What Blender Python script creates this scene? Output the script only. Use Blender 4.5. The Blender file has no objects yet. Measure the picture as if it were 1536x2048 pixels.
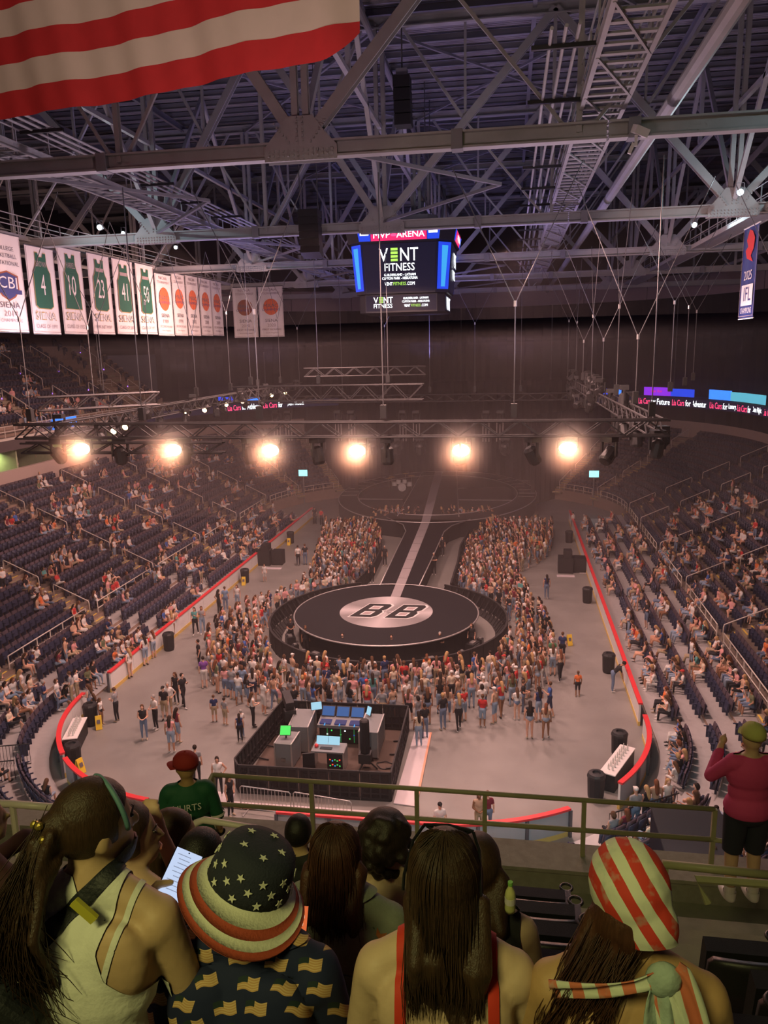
import bpy, bmesh, math, random
import numpy as np
from mathutils import Vector, Matrix, Euler, Quaternion
random.seed(7); rng = np.random.default_rng(7)
S = bpy.context.scene
COL = S.collection
PI = math.pi
# ------------------------------------------------------------------ camera
CAM = Vector((7.03, -23.48, 16.89)); FPX = 1540.0
_yaw, _pit, _rol = 0.1632, 0.2070, -0.0224
FW = Vector((-math.sin(_yaw)*math.cos(_pit), math.cos(_yaw)*math.cos(_pit), -math.sin(_pit)))
_r = FW.cross(Vector((0, 0, 1))).normalized(); _u = _r.cross(FW)
RT = math.cos(_rol)*_r + math.sin(_rol)*_u; UP = -math.sin(_rol)*_r + math.cos(_rol)*_u
cd = bpy.data.cameras.new('camera'); cam = bpy.data.objects.new('camera', cd); COL.objects.link(cam)
cd.sensor_fit = 'VERTICAL'; cd.sensor_height = 24.0; cd.sensor_width = 18.0
cd.lens = FPX/2048*24.0; cd.clip_start = 0.05; cd.clip_end = 400
mw = Matrix((RT, UP, -FW)).transposed().to_4x4(); mw.translation = CAM; cam.matrix_world = mw
S.camera = cam
def ray(x, y): return FW + (x-768)/FPX*RT - (y-1024)/FPX*UP
def at(x, y, axis, v):
    """world point seen at photo pixel (x, y) on the plane axis = v (survey helper)"""
    d = ray(x, y); i = 'XYZ'.index(axis); return CAM + d*((v-CAM[i])/d[i])
def deep(x, y, z): return CAM + ray(x, y)*z
def pix(p):
    d = Vector(p)-CAM; z = d.dot(FW); return (768+FPX*d.dot(RT)/z, 1024-FPX*d.dot(UP)/z, z)
# ------------------------------------------------------------------ world, lamps, exposure
W = bpy.data.worlds.new('hall_air'); S.world = W; W.use_nodes = True
W.node_tree.nodes['Background'].inputs[0].default_value = (0.030, 0.020, 0.026, 1)
W.node_tree.nodes['Background'].inputs[1].default_value = 0.55
S.view_settings.view_transform = 'Standard'; S.view_settings.look = 'None'
S.view_settings.gamma = 1.0; S.view_settings.use_curve_mapping = False
S.view_settings.exposure = -0.36
S.cycles.max_bounces = 3; S.cycles.diffuse_bounces = 1; S.cycles.glossy_bounces = 1
S.cycles.transmission_bounces = 3; S.cycles.transparent_max_bounces = 6; S.cycles.volume_bounces = 0
S.cycles.use_adaptive_sampling = True; S.cycles.adaptive_threshold = 0.08; S.cycles.adaptive_min_samples = 6; S.cycles.light_sampling_threshold = 0.03
S.cycles.debug_bvh_type = 'STATIC_BVH'; S.cycles.debug_use_spatial_splits = True
S.cycles.caustics_reflective = False; S.cycles.caustics_refractive = False
def lamp(name, kind, loc, target, power, color, size=1.0, spot=60, blend=0.6, sizey=None):
    d = bpy.data.lights.new(name, kind); d.energy = power; d.color = color
    if kind == 'AREA':
        d.size = size
        if sizey: d.shape = 'RECTANGLE'; d.size_y = sizey
    else: d.shadow_soft_size = size
    if kind == 'SPOT': d.spot_size = math.radians(spot); d.spot_blend = blend
    o = bpy.data.objects.new(name, d); COL.objects.link(o); o.location = loc
    o.rotation_euler = (Vector(target)-Vector(loc)).to_track_quat('-Z', 'Y').to_euler(); return o
SALMON = (1.0, 0.57, 0.48)
# house lights hung at catwalk height over the floor and both stands
for x, y, tx, p in ((-6, 9, -17, 3900), (-6, 30, -19, 3200), (7, 9, 18, 3700), (7, 28, 18, 2100), (0, 22, 0, 2000), (1, 3, 0, 1500), (-12, 30, -36, 900)):
    lamp('house_light', 'AREA', (x, y, 20.8), (tx, y, 0), p, SALMON, 2.4)
lamp('house_light', 'SPOT', (3, -11.0, 21.0), (0, 17, 0), 9500, SALMON, 1.0, 78, .7)
lamp('house_light', 'AREA', (-21.5, 34, 20.5), (-37, 39, 14), 900, SALMON, 2.0)  # added unseen fill for the upper left stand, set behind the banners
# added warm fill light, unseen, that brightens the hanging flag
lamp('flag_fill', 'AREA', (-1, -19, 25.5), (-2, -6, 24.0), 330, (1.0, .70, .58), 2.5)
# blue and violet washes thrown up into the roof steel from the rig
for x, y, p, c in ((-7, 20, 560, (0.52, 0.42, 1.0)), (7, 20, 560, (0.58, 0.44, 1.0)), (0, 44, 900, (0.44, 0.37, 1.0)), (-4, 2, 400, (0.80, 0.60, 0.80)), (9, 4, 400, (0.85, 0.62, 0.78)), (-16, 14, 300, (.78, .66, .85)), (17, 16, 260, (.80, .66, .80))):
    lamp('roof_wash', 'AREA', (x, y, 16.4), (x, y+3, 32), p, c, 2.0)
lamp('truss_fill', 'AREA', (3, -9, 18.0), (3, 2, 25), 200, (1.0, .68, .68), 2.0)  # added unseen fill for the nearest roof truss
# white work lights on the outer catwalks, beyond the picture edges
lamp('work_light', 'SPOT', (-17.8, 8.0, 24.6), (-12.5, 17, 23.0), 1500, (.66, .92, 1.0), .2, 55, .8); lamp('work_light', 'SPOT', (20.5, -5.0, 24.8), (15.5, 3, 23.0), 800, (.70, .92, 1.0), .2, 60, .8); lamp('work_light', 'SPOT', (19.5, 9.0, 24.4), (17.0, 17, 23.2), 900, (.70, .92, 1.0), .2, 60, .8)
# cool lamps of the concourse under the deck
lamp('concourse_light', 'AREA', (9.5, -7.5, 6.0), (11, 3, 0), 260, (.62, .95, 1.0), 1.5); lamp('concourse_light', 'AREA', (-11.5, -7.5, 6.0), (-12.5, 3, 0), 220, (.62, .95, 1.0), 1.5)
for y in (31, 38): lamp('suite_light', 'AREA', (-33.6, y, 9.75), (-34.2, y, 7.4), 130, (.85, .95, .45), 1.2)
# concourse light over the upper deck behind the photographer
lamp('deck_light', 'AREA', (5.0, -26.5, 21.0), (6.4, -20.0, 14.0), 330, (0.92, 0.86, 0.30), 1.6)
# white floodlights along the catwalk by the banners and on the far gusset
# ------------------------------------------------------------------ mesh helpers
class MB:
    def __init__(s): s.v = []; s.f = []; s.m = []; s.mi = 0
    def add(s, vs, fs):
        n = len(s.v); s.v += [tuple(p) for p in vs]; s.f += [tuple(i+n for i in f) for f in fs]; s.m += [s.mi]*len(fs); return s
    def mat(s, i): s.mi = i; return s
    def box(s, c, d, M=None):
        x, y, z = d[0]/2, d[1]/2, d[2]/2; c = Vector(c)
        vs = [Vector((sx*x, sy*y, sz*z)) for sz in (-1, 1) for sy in (-1, 1) for sx in (-1, 1)]
        if M is not None: vs = [M @ p for p in vs]
        return s.add([p+c for p in vs], [(0, 2, 3, 1), (4, 5, 7, 6), (0, 1, 5, 4), (2, 6, 7, 3), (0, 4, 6, 2), (1, 3, 7, 5)])
    def beam(s, a, b, w, h, up=(0, 0, 1)):
        a, b = Vector(a), Vector(b); d = (b-a); L = d.length; d.normalize(); u = Vector(up)
        if abs(d.dot(u)) > .99: u = Vector((0, 1, 0))
        x = d.cross(u).normalized(); y = x.cross(d)
        M = Matrix((x, d, y)).transposed(); return s.box((a+b)/2, (w, L, h), M)
    def ibeam(s, a, b, w, h, t=0.04, up=(0, 0, 1)):
        a, b = Vector(a), Vector(b); d = (b-a).normalized(); u = Vector(up)
        if abs(d.dot(u)) > .99: u = Vector((0, 1, 0))
        x = d.cross(u).normalized(); y = x.cross(d)
        P = [(-w/2, -h/2), (w/2, -h/2), (w/2, -h/2+t), (t/2, -h/2+t), (t/2, h/2-t), (w/2, h/2-t), (w/2, h/2), (-w/2, h/2), (-w/2, h/2-t), (-t/2, h/2-t), (-t/2, -h/2+t), (-w/2, -h/2+t)]
        n = len(P); vs = [a+x*p+y*q for p, q in P]+[b+x*p+y*q for p, q in P]
        return s.add(vs, [(i, (i+1) % n, n+(i+1) % n, n+i) for i in range(n)]+[tuple(range(n-1, -1, -1)), tuple(range(n, 2*n))])
    def tube(s, pts, r, n=8, cap=True, closed=False):
        pts = [Vector(p) for p in pts]; N = len(pts); rs = r if isinstance(r, (list, tuple)) else [r]*N
        vs = []; prev = None
        for i, p in enumerate(pts):
            if closed: t = pts[(i+1) % N]-pts[i-1]
            else: t = pts[min(i+1, N-1)]-pts[max(i-1, 0)]
            t.normalize()
            if prev is None:
                a = Vector((0, 0, 1)) if abs(t.z) < .9 else Vector((1, 0, 0)); x = t.cross(a).normalized()
            else: x = (prev-t*prev.dot(t)).normalized()
            prev = x; y = t.cross(x)
            vs += [p+(x*math.cos(2*PI*k/n)+y*math.sin(2*PI*k/n))*rs[i] for k in range(n)]
        R = N if closed else N-1
        fs = [(i*n+k, i*n+(k+1) % n, ((i+1) % N)*n+(k+1) % n, ((i+1) % N)*n+k) for i in range(R) for k in range(n)]
        if cap and not closed: fs += [tuple(range(n-1, -1, -1)), tuple(range((N-1)*n, N*n))]
        return s.add(vs, fs)
    def prism(s, poly, z0, z1):
        n = len(poly); vs = [(x, y, z0) for x, y in poly]+[(x, y, z1) for x, y in poly]
        return s.add(vs, [(i, (i+1) % n, n+(i+1) % n, n+i) for i in range(n)]+[tuple(range(n-1, -1, -1)), tuple(range(n, 2*n))])
    def lathe(s, prof, n=16, c=(0, 0, 0), M=None):
        vs = []
        for r, z in prof:
            for k in range(n):
                p = Vector((r*math.cos(2*PI*k/n), r*math.sin(2*PI*k/n), z))
                if M is not None: p = M @ p
                vs.append(p+Vector(c))
        N = len(prof)
        fs = [(i*n+k, i*n+(k+1) % n, (i+1)*n+(k+1) % n, (i+1)*n+k) for i in range(N-1) for k in range(n)]
        fs += [tuple(range(n-1, -1, -1)), tuple(range((N-1)*n, N*n))]
        return s.add(vs, fs)
    def sphere(s, c, r, n=12, m=8, M=None):
        r = (r, r, r) if not isinstance(r, (tuple, list, Vector)) else r; vs = []; c = Vector(c)
        for i in range(1, m):
            t = PI*i/m
            for k in range(n):
                p = Vector((r[0]*math.sin(t)*math.cos(2*PI*k/n), r[1]*math.sin(t)*math.sin(2*PI*k/n), r[2]*math.cos(t)))
                vs.append(c+(M @ p if M is not None else p))
        a = Vector((0, 0, r[2])); b = Vector((0, 0, -r[2]))
        vs += [c+(M @ a if M is not None else a), c+(M @ b if M is not None else b)]; T = len(vs)-2
        fs = [(i*n+k, (i+1)*n+k, (i+1)*n+(k+1) % n, i*n+(k+1) % n) for i in range(m-2) for k in range(n)]
        fs += [(T, k, (k+1) % n) for k in range(n)]+[((m-2)*n+(k+1) % n, (m-2)*n+k, T+1) for k in range(n)]
        return s.add(vs, fs)
    def mesh(s, name, smooth=False):
        me = bpy.data.meshes.new(name); me.from_pydata(s.v, [], s.f); me.validate()
        if any(s.m) and len(s.m) == len(me.polygons): me.polygons.foreach_set('material_index', s.m)
        if smooth: me.polygons.foreach_set('use_smooth', [True]*len(me.polygons))
        return me
    def build(s, name, mat, parent=None, loc=None, smooth=False, rot=None):
        me = s.mesh(name, smooth)
        for m in (mat if isinstance(mat, (list, tuple)) else [mat]): me.materials.append(MT[m] if isinstance(m, str) else m)
        return ob(name, me, parent, loc, rot)
def ob(name, me, parent=None, loc=None, rot=None):
    o = bpy.data.objects.new(name, me); COL.objects.link(o)
    if parent is not None: o.parent = parent
    if loc is not None: o.location = loc
    if rot is not None: o.rotation_euler = rot
    return o
def tag(o, label=None, cat=None, group=None, kind=None):
    if label: o['label'] = label
    if cat: o['category'] = cat
    if group: o['group'] = group
    if kind: o['kind'] = kind
    return o
def thing(name, label, cat, loc=(0, 0, 0), rz=0, group=None, kind=None):
    o = bpy.data.objects.new(name, None); COL.objects.link(o); o.location = loc; o.rotation_euler = (0, 0, rz)
    o.empty_display_size = .2; return tag(o, label, cat, group, kind)
def struct(o, label=None): o['kind'] = 'structure'; 
ORD = 'first second third fourth fifth sixth seventh eighth ninth tenth eleventh twelfth thirteenth fourteenth fifteenth sixteenth seventeenth eighteenth nineteenth twentieth'.split()
TENS = {2: 'twenty', 3: 'thirty', 4: 'forty', 5: 'fifty', 6: 'sixty', 7: 'seventy', 8: 'eighty', 9: 'ninety'}
def nth(n):
    if n <= 20: return ORD[n-1]
    if n % 10 == 0: return TENS[n//10][:-1]+'ieth'
    return TENS[n//10]+'-'+ORD[n % 10-1]
# ------------------------------------------------------------------ materials
MT = {}
def mat(name, col, rough=.6, metal=0.0, emit=None, es=1.0, noise=0.0, nscale=8.0, bump=0.0, bscale=40.0, stretch=None, spec=None, attr=None):
    m = bpy.data.materials.new(name); m.use_nodes = True; nt = m.node_tree; b = nt.nodes['Principled BSDF']; N = nt.nodes.new; Lk = nt.links.new
    b.inputs['Base Color'].default_value = (*col, 1); b.inputs['Roughness'].default_value = rough; b.inputs['Metallic'].default_value = metal
    if spec is not None: b.inputs['Specular IOR Level'].default_value = spec
    if emit: b.inputs['Emission Color'].default_value = (*emit, 1); b.inputs['Emission Strength'].default_value = es
    vec = None
    if noise or bump:
        tc = N('ShaderNodeTexCoord'); vec = tc.outputs['Object']
        if stretch:
            mp = N('ShaderNodeMapping'); mp.inputs['Scale'].default_value = stretch; Lk(vec, mp.inputs[0]); vec = mp.outputs[0]
    if noise:
        t = N('ShaderNodeTexNoise'); t.inputs['Scale'].default_value = nscale; t.inputs['Detail'].default_value = 5; Lk(vec, t.inputs['Vector'])
        mx = N('ShaderNodeMix'); mx.data_type = 'RGBA'
        mx.inputs[6].default_value = (*[max(0, c*(1-noise)) for c in col], 1); mx.inputs[7].default_value = (*[min(1, c*(1+noise)) for c in col], 1)
        Lk(t.outputs['Fac'], mx.inputs[0]); Lk(mx.outputs[2], b.inputs['Base Color'])
    if attr:
        a = N('ShaderNodeAttribute'); a.attribute_name = attr; Lk(a.outputs['Color'], b.inputs['Base Color'])
    if bump:
        t = N('ShaderNodeTexNoise'); t.inputs['Scale'].default_value = bscale; t.inputs['Detail'].default_value = 3; Lk(vec, t.inputs['Vector'])
        bp = N('ShaderNodeBump'); bp.inputs['Strength'].default_value = bump; bp.inputs['Distance'].default_value = .02; Lk(t.outputs['Fac'], bp.inputs['Height']); Lk(bp.outputs[0], b.inputs['Normal'])
    MT[name] = m; return m
def glow(name, col, es):
    m = mat(name, (0, 0, 0), .5, emit=col, es=es, spec=0.2); m.cycles.emission_sampling = 'NONE'; return m
mat('concrete_floor', (.275, .265, .252), .42, noise=.28, nscale=.55, bump=.05, bscale=30)
mat('tier_concrete', (.20, .155, .13), .85, noise=.2, nscale=2)
mat('tier_edge', (.34, .24, .19), .8, noise=.2, nscale=3)
mat('deck_alu', (.62, .60, .60), .4, .3, noise=.12, nscale=4)
mat('step_concrete', (.34, .28, .20), .8, noise=.2, nscale=3)
mat('nosing_yellow', (.85, .60, .10), .55)
mat('rail_white', (.74, .66, .60), .4)
mat('rail_olive', (.36, .35, .20), .5, noise=.15, nscale=6)
mat('board_white', (.86, .83, .82), .35, noise=.04, nscale=2)
mat('board_back', (.42, .42, .45), .5)
mat('cap_red', (.80, .05, .06), .4)
mat('kick_yellow', (.78, .55, .16), .5)
mat('post_dark', (.13, .13, .15), .5, .3)
mat('seat_cloth', (.085, .060, .082), .9)
mat('seat_navy', (.030, .036, .078), .55)
mat('seat_black', (.022, .020, .024), .38, bump=.12, bscale=220)
mat('black', (.016, .015, .018), .6)
mat('black_gloss', (.020, .020, .024), .22)
mat('drape', (.030, .026, .036), .95, spec=.1)
mat('band', (.42, .32, .34), .8, noise=.1, nscale=.6)
mat('fascia', (.10, .075, .08), .8)
mat('suite_front', (.58, .44, .40), .7)
mat('suite_wall', (.45, .50, .30), .8, noise=.2, nscale=2)
mat('steel', (.46, .46, .47), .55, .15, noise=.18, nscale=1.5)
mat('steel_dark', (.28, .28, .31), .6, .2)
mat('roof_deck', (.44, .42, .46), .8, noise=.12, nscale=.6)
mat('wire', (.13, .13, .14), .5, .3)
mat('truss_alu', (.040, .038, .042), .65, .1)
mat('fixture', (.03, .03, .033), .5, .1)
mat('stage_top', (.014, .013, .017), .6, spec=.25)
mat('stage_edge', (.55, .52, .52), .35, .5)
mat('stage_skirt', (.018, .017, .02), .9)
mat('white_paint', (.82, .80, .80), .5)
mat('cloth_white', (.84, .80, .79), .8)
mat('cloth_cream', (.86, .70, .60), .85, noise=.05, nscale=3, bump=.1, bscale=3)
mat('cloth_red', (.70, .035, .04), .8, noise=.12, nscale=3, bump=.1, bscale=3)
mat('cloth_blue', (.03, .05, .22), .8)
mat('print_green', (.015, .12, .075), .8)
mat('print_gold', (.50, .36, .14), .7)
mat('print_dark', (.17, .14, .16), .8)
mat('print_grey', (.44, .34, .35), .8)
mat('print_orange', (.82, .17, .06), .8)
mat('print_brown', (.36, .12, .06), .8)
mat('print_navy', (.06, .07, .22), .8)
mat('sign_yellow', (.90, .62, .05), .45)
mat('case_grey', (.22, .23, .24), .5, .2)
mat('case_edge', (.60, .58, .58), .35, .7)
mat('mat_pale', (.72, .64, .68), .5, noise=.06, nscale=3)
mat('tape_orange', (.85, .40, .26), .6)
mat('carpet_brown', (.12, .085, .07), .95)
mat('fence_black', (.022, .020, .022), .7); mat('fence_scrim', (.02, .018, .02), .8); MT['fence_scrim'].node_tree.nodes['Principled BSDF'].inputs['Alpha'].default_value = .6
glow('lens_warm', (1.0, .74, .48), 60.0); glow('lens_small', (1.0, .62, .28), 14.0); glow('lens_white', (.80, .95, 1.0), 22.0)
glow('led_white', (.92, .96, 1), 4.2); glow('led_green', (.48, .90, .12), 1.6); glow('led_blue', (.02, .07, .85), 1.3); glow('led_cyan', (.06, .45, 1.0), 1.2)
glow('led_pink', (1.0, .03, .18), 1.3); glow('led_black', (.012, .010, .03), 1.0); glow('led_purple', (.22, .02, .62), 1.8); glow('led_teal', (.10, .42, .55), 1.6)
glow('led_redpink', (1.0, .05, .16), 3.2); glow('led_exit', (.35, .95, 1.0), 2.2); glow('led_violet', (.30, .12, 1.0), 5.0); glow('led_sign', (.04, .22, .95), 2.0)
glow('led_red', (1.0, .05, .03), 3.0); glow('led_grass', (.10, 1.0, .15), 1.2); glow('room_glow', (.62, .68, .28), .22)
glow('desk_screen', (.05, .16, .45), .9); glow('desk_keys', (.10, .10, .32), .55); glow('page_white', (.45, .80, 1.0), 1.1); glow('led_dim', (.05, .45, .12), .35)
mat('bottle_clear', (.75, .74, .70), .15)
# ------------------------------------------------------------------ text meshes, made once while the scene is still light
TX = {}
def make_texts(strings):
    tmp = []
    for s in strings:
        c = bpy.data.curves.new('t', 'FONT'); c.body = s; c.resolution_u = 2; o = bpy.data.objects.new('t', c); COL.objects.link(o); tmp.append((s, o, c))
    bpy.context.view_layer.update(); dg = bpy.context.evaluated_depsgraph_get()
    for s, o, c in tmp:
        me = bpy.data.meshes.new_from_object(o.evaluated_get(dg)); v = np.array([p.co[:] for p in me.vertices])
        f = [tuple(p.vertices) for p in me.polygons]; lo, hi = v.min(0), v.max(0); sp = np.maximum(hi-lo, 1e-6)
        TX[s] = ((v-(lo+hi)/2)/np.array([sp[0], sp[1], 1]), f); bpy.data.meshes.remove(me)
    for s, o, c in tmp: bpy.data.objects.remove(o); bpy.data.curves.remove(c)
def text(name, s, m, parent, c, w, h, rot=(PI/2, 0, 0), grow=0.0):
    """flat lettering: w x h box centred at c in the parent's frame"""
    v, f = TX[s]; me = bpy.data.meshes.new(name); me.from_pydata([(p[0]*w, p[1]*h, 0) for p in v], [], f); me.materials.append(MT[m])
    return ob(name, me, parent, c, rot)
STR = ['COLLEGE', 'BASKETBALL', 'INVITATIONAL', 'CBI', 'SIENA', '2014', 'CHAMPIONS', '4', '10', '23', '41', '50', 'BROWN', 'HARRELL', 'CLASS OF 1991', 'CLASS OF 1952', '1994 NIT MVP', 'CLASS OF 2009', 'CLASS OF 1971',
 'NCAA', 'TOURNAMENT', 'NAC', 'MAAC', '1989', '1999', '2002', '2008', '2009', '2010', '2020', 'FIRST ROUND', 'SECOND ROUND', 'East Regional', 'South Regional', 'MVP', 'ARENA', 'V', 'E', 'NT', 'FITNESS', 'GUILDERLAND - LATHAM', 'CLIFTON PARK - NISKAYUNA',
 'VENT', '.COM', '2025', 'IFL', 'Lia Cars', 'for', 'Athletes.', 'Open Roads.', 'Future.', 'Adventure.', 'Luxury.', 'Date Night.', 'Beach', 'HURTS', '1', 'a plan for life']
make_texts(STR)
# ------------------------------------------------------------------ people: one continuous remeshed body per pose, coloured by region
def cap(p, q, r0, r1, tg): return ('c', Vector(p), Vector(q), r0, r1, tg)
def ell(c, r, tg, rot=(0, 0, 0)): return ('e', Vector(c), Vector(r), Euler(rot).to_matrix(), None, tg)
def prim_mesh(pr, n=12):
    mb = MB()
    for k in pr:
        if k[0] == 'e': mb.sphere(k[1], k[2], n, 8, k[3])
        else:
            _, p, q, r0, r1, _t = k; d = (q-p); L = d.length; d = d/L if L > 1e-6 else Vector((0, 0, 1)); pts = []; rs = []
            for i in range(5): a = -PI/2+PI/2*i/4; pts.append(p+d*(r0*math.sin(a))); rs.append(max(r0*math.cos(a), .002))
            for i in range(5): a = PI/2*i/4; pts.append(q+d*(r1*math.sin(a))); rs.append(max(r1*math.cos(a), .002))
            mb.tube(pts, rs, n)
    return mb
def remesh(pr, voxel, smooth=2, ratio=1.0, n=12):
    me = prim_mesh(pr, n).mesh('tmp'); o = bpy.data.objects.new('tmp', me); COL.objects.link(o)
    m = o.modifiers.new('r', 'REMESH'); m.mode = 'VOXEL'; m.voxel_size = voxel
    if smooth: s = o.modifiers.new('s', 'SMOOTH'); s.iterations = smooth; s.factor = .5
    if ratio < 1: d = o.modifiers.new('d', 'DECIMATE'); d.ratio = ratio
    TR = o.modifiers.new('t', 'TRIANGULATE')
    dg = bpy.context.evaluated_depsgraph_get(); r = bpy.data.meshes.new_from_object(o.evaluated_get(dg))
    v = np.empty(len(r.vertices)*3, 'f'); r.vertices.foreach_get('co', v); v = v.reshape(-1, 3)
    f = np.empty(len(r.polygons)*3, 'i'); r.polygons.foreach_get('vertices', f); f = f.reshape(-1, 3)
    bpy.data.objects.remove(o); bpy.data.meshes.remove(me); bpy.data.meshes.remove(r); return v, f
def sdist(k, X):
    if k[0] == 'e':
        R = np.array(k[3]); L = (X-np.array(k[1])) @ R; r = np.array(k[2]); return (np.linalg.norm(L/r, axis=1)-1)*min(r)
    p, q = np.array(k[1]), np.array(k[2]); d = q-p; t = np.clip(((X-p) @ d)/max(d @ d, 1e-9), 0, 1); return np.linalg.norm(X-p-t[:, None]*d, axis=1)-(k[3]+(k[4]-k[3])*t)
def tags(pr, v, f):
    c = v[f].mean(1); D = np.stack([sdist(k, c) for k in pr]); return np.array([k[5] for k in pr])[D.argmin(0)]
SKIN, HAIR, TOP, SLV, FORE, PEL, THI, CALF, SHOE = range(9)
def figure(pose, seated=False, lean=0.0):
    """joint list for a 1.7 m figure facing +Y; pose gives elbow and wrist of each arm"""
    pr = []; R = Matrix.Rotation(-lean, 3, 'X'); pz = .50 if seated else .93; piv = Vector((0, 0, pz))
    T = lambda p: piv+R @ (Vector(p)-piv) if not seated else piv+R @ (Vector(p)+Vector((0, 0, -.43))-piv)
    pr += [ell(T((0, 0, .95)) if not seated else (0, 0, .50), (.165, .125, .13), PEL), ell(T((0, .01, 1.10)), (.138, .098, .15), TOP, (-lean, 0, 0)), ell(T((0, .01, 1.28)), (.165, .112, .16), TOP, (-lean, 0, 0)), cap(T((-.15, 0, 1.385)), T((.15, 0, 1.385)), .062, .062, TOP)]
    pr += [cap(T((0, -.005, 1.40)), T((0, .01, 1.52)), .052, .048, SKIN), ell(T((0, .025, 1.60)), (.076, .092, .113), SKIN, (-lean, 0, 0)), ell(T((0, .115, 1.59)), (.014, .018, .02), SKIN)]
    for s in (-1, 1):
        e, w = pose[0 if s < 0 else 1]; sh = T((s*.175, 0, 1.375)); e = T((s*e[0], e[1], e[2])); w = T((s*w[0], w[1], w[2]))
        pr += [cap(sh, sh+(e-sh)*.55, .05, .045, SLV), cap(sh+(e-sh)*.5, e, .044, .038, FORE), cap(e, w, .038, .028, FORE), ell(w+(w-e).normalized()*.055, (.036, .036, .045), SKIN), cap(w, w+(w-e).normalized()*.11, .02, .014, SKIN)]
        if seated: h, k, a = Vector((s*.09, .03, .50)), Vector((s*.13, .43, .52)), Vector((s*.12, .46, .09))
        else: h, k, a = Vector((s*.088, 0, .90)), Vector((s*.098, .025, .49)), Vector((s*.105, -.01, .09))
        if pose[2] == 'step' and not seated: k.y += s*.10; a.y += s*.17
        if pose[2] == 'cross' and seated and s > 0: k, a = Vector((-.04, .42, .60)), Vector((-.22, .52, .30))
        pr += [cap(h, k, .086, .060, THI), cap(k, a, .058, .040, CALF), ell(a+Vector((0, .06, -.05)), (.045, .125, .04), SHOE), ell(a+Vector((0, 0, -.02)), (.042, .05, .05), SHOE)]
    return pr, T
DN = ((.22, -.02, 1.12), (.23, .06, .88)); FR = ((.22, .02, 1.12), (.06, .26, 1.12)); PH = ((.20, .08, 1.13), (.06, .30, 1.30)); HP = ((.33, -.06, 1.13), (.19, .07, .98)); UPA_ = ((.27, .10, 1.56), (.20, .18, 1.84)); CR = ((.22, .06, 1.12), (-.08, .17, 1.16)); LAP = ((.21, .04, 1.14), (.08, .28, .96)); OUT = ((.30, .12, 1.20), (.30, .34, 1.22)); CHN = ((.17, .22, 1.08), (.05, .16, 1.42))
STAND = [(DN, DN, ''), (FR, FR, ''), (PH, DN, 'step'), (HP, DN, ''), (UPA_, PH, ''), (CR, CR, ''), (DN, OUT, 'step')]
SEAT = [(LAP, LAP, ''), (PH, LAP, ''), (CR, CR, 'cross'), (CHN, LAP, ''), (LAP, OUT, 'cross')]
LEANS = [.12, .25, .0, .32, -.1]
PROTO = {}
def proto(key, pr, T, lean):
    for lod, vx, rt in ((0, .030, .42), (1, .052, .34)):
        v, f = remesh(pr, vx, 1 if lod else 2, rt); PROTO[(key, lod)] = (v, f, tags(pr, v, f))
    PROTO[(key, 'T')] = (T, lean)
for i, p in enumerate(STAND): pr, T = figure(p, False, .03 if i % 2 else 0); proto(('s', i), pr, T, .03 if i % 2 else 0)
for i, p in enumerate(SEAT): pr, T = figure(p, True, LEANS[i]); proto(('t', i), pr, T, LEANS[i])
pr, T = figure((((.2, .3, 1.2), (.15, .5, 1.05)), ((.2, .3, 1.2), (.15, .5, 1.05)), ''), False, .75); proto(('s', 9), pr, T, .75)
def hair_geo(key, style, lod):
    T, lean = PROTO[(key, 'T')]
    P_ = [ell(T((0, .002, 1.632)), (.090, .100, .100), HAIR, (-lean, 0, 0))]
    if style == 'long': P_ += [cap(T((0, -.055, 1.58)), T((0, -.13, 1.30)), .085, .07, HAIR), cap(T((0, -.13, 1.32)), T((0, -.125, 1.20)), .07, .03, HAIR)]
    elif style == 'bob': P_ += [ell(T((0, -.03, 1.57)), (.10, .085, .12), HAIR)]
    elif style == 'cap': P_ = [ell(T((0, .01, 1.655)), (.092, .105, .075), HAIR), ell(T((0, .12, 1.645)), (.065, .075, .014), HAIR)]
    return remesh(P_, .03 if lod == 0 else .055, 1, .5 if lod == 0 else .45)
HAIRS = {}
def hair(key, style, lod):
    k = (key, style, lod)
    if k not in HAIRS: HAIRS[k] = hair_geo(key, style, lod)
    return HAIRS[k]
for _k in [k[0] for k in list(PROTO) if k[1] == 0]:
    for _s in ('long', 'bob', 'short', 'cap'):
        for _l in (0, 1): hair(_k, _s, _l)
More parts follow.
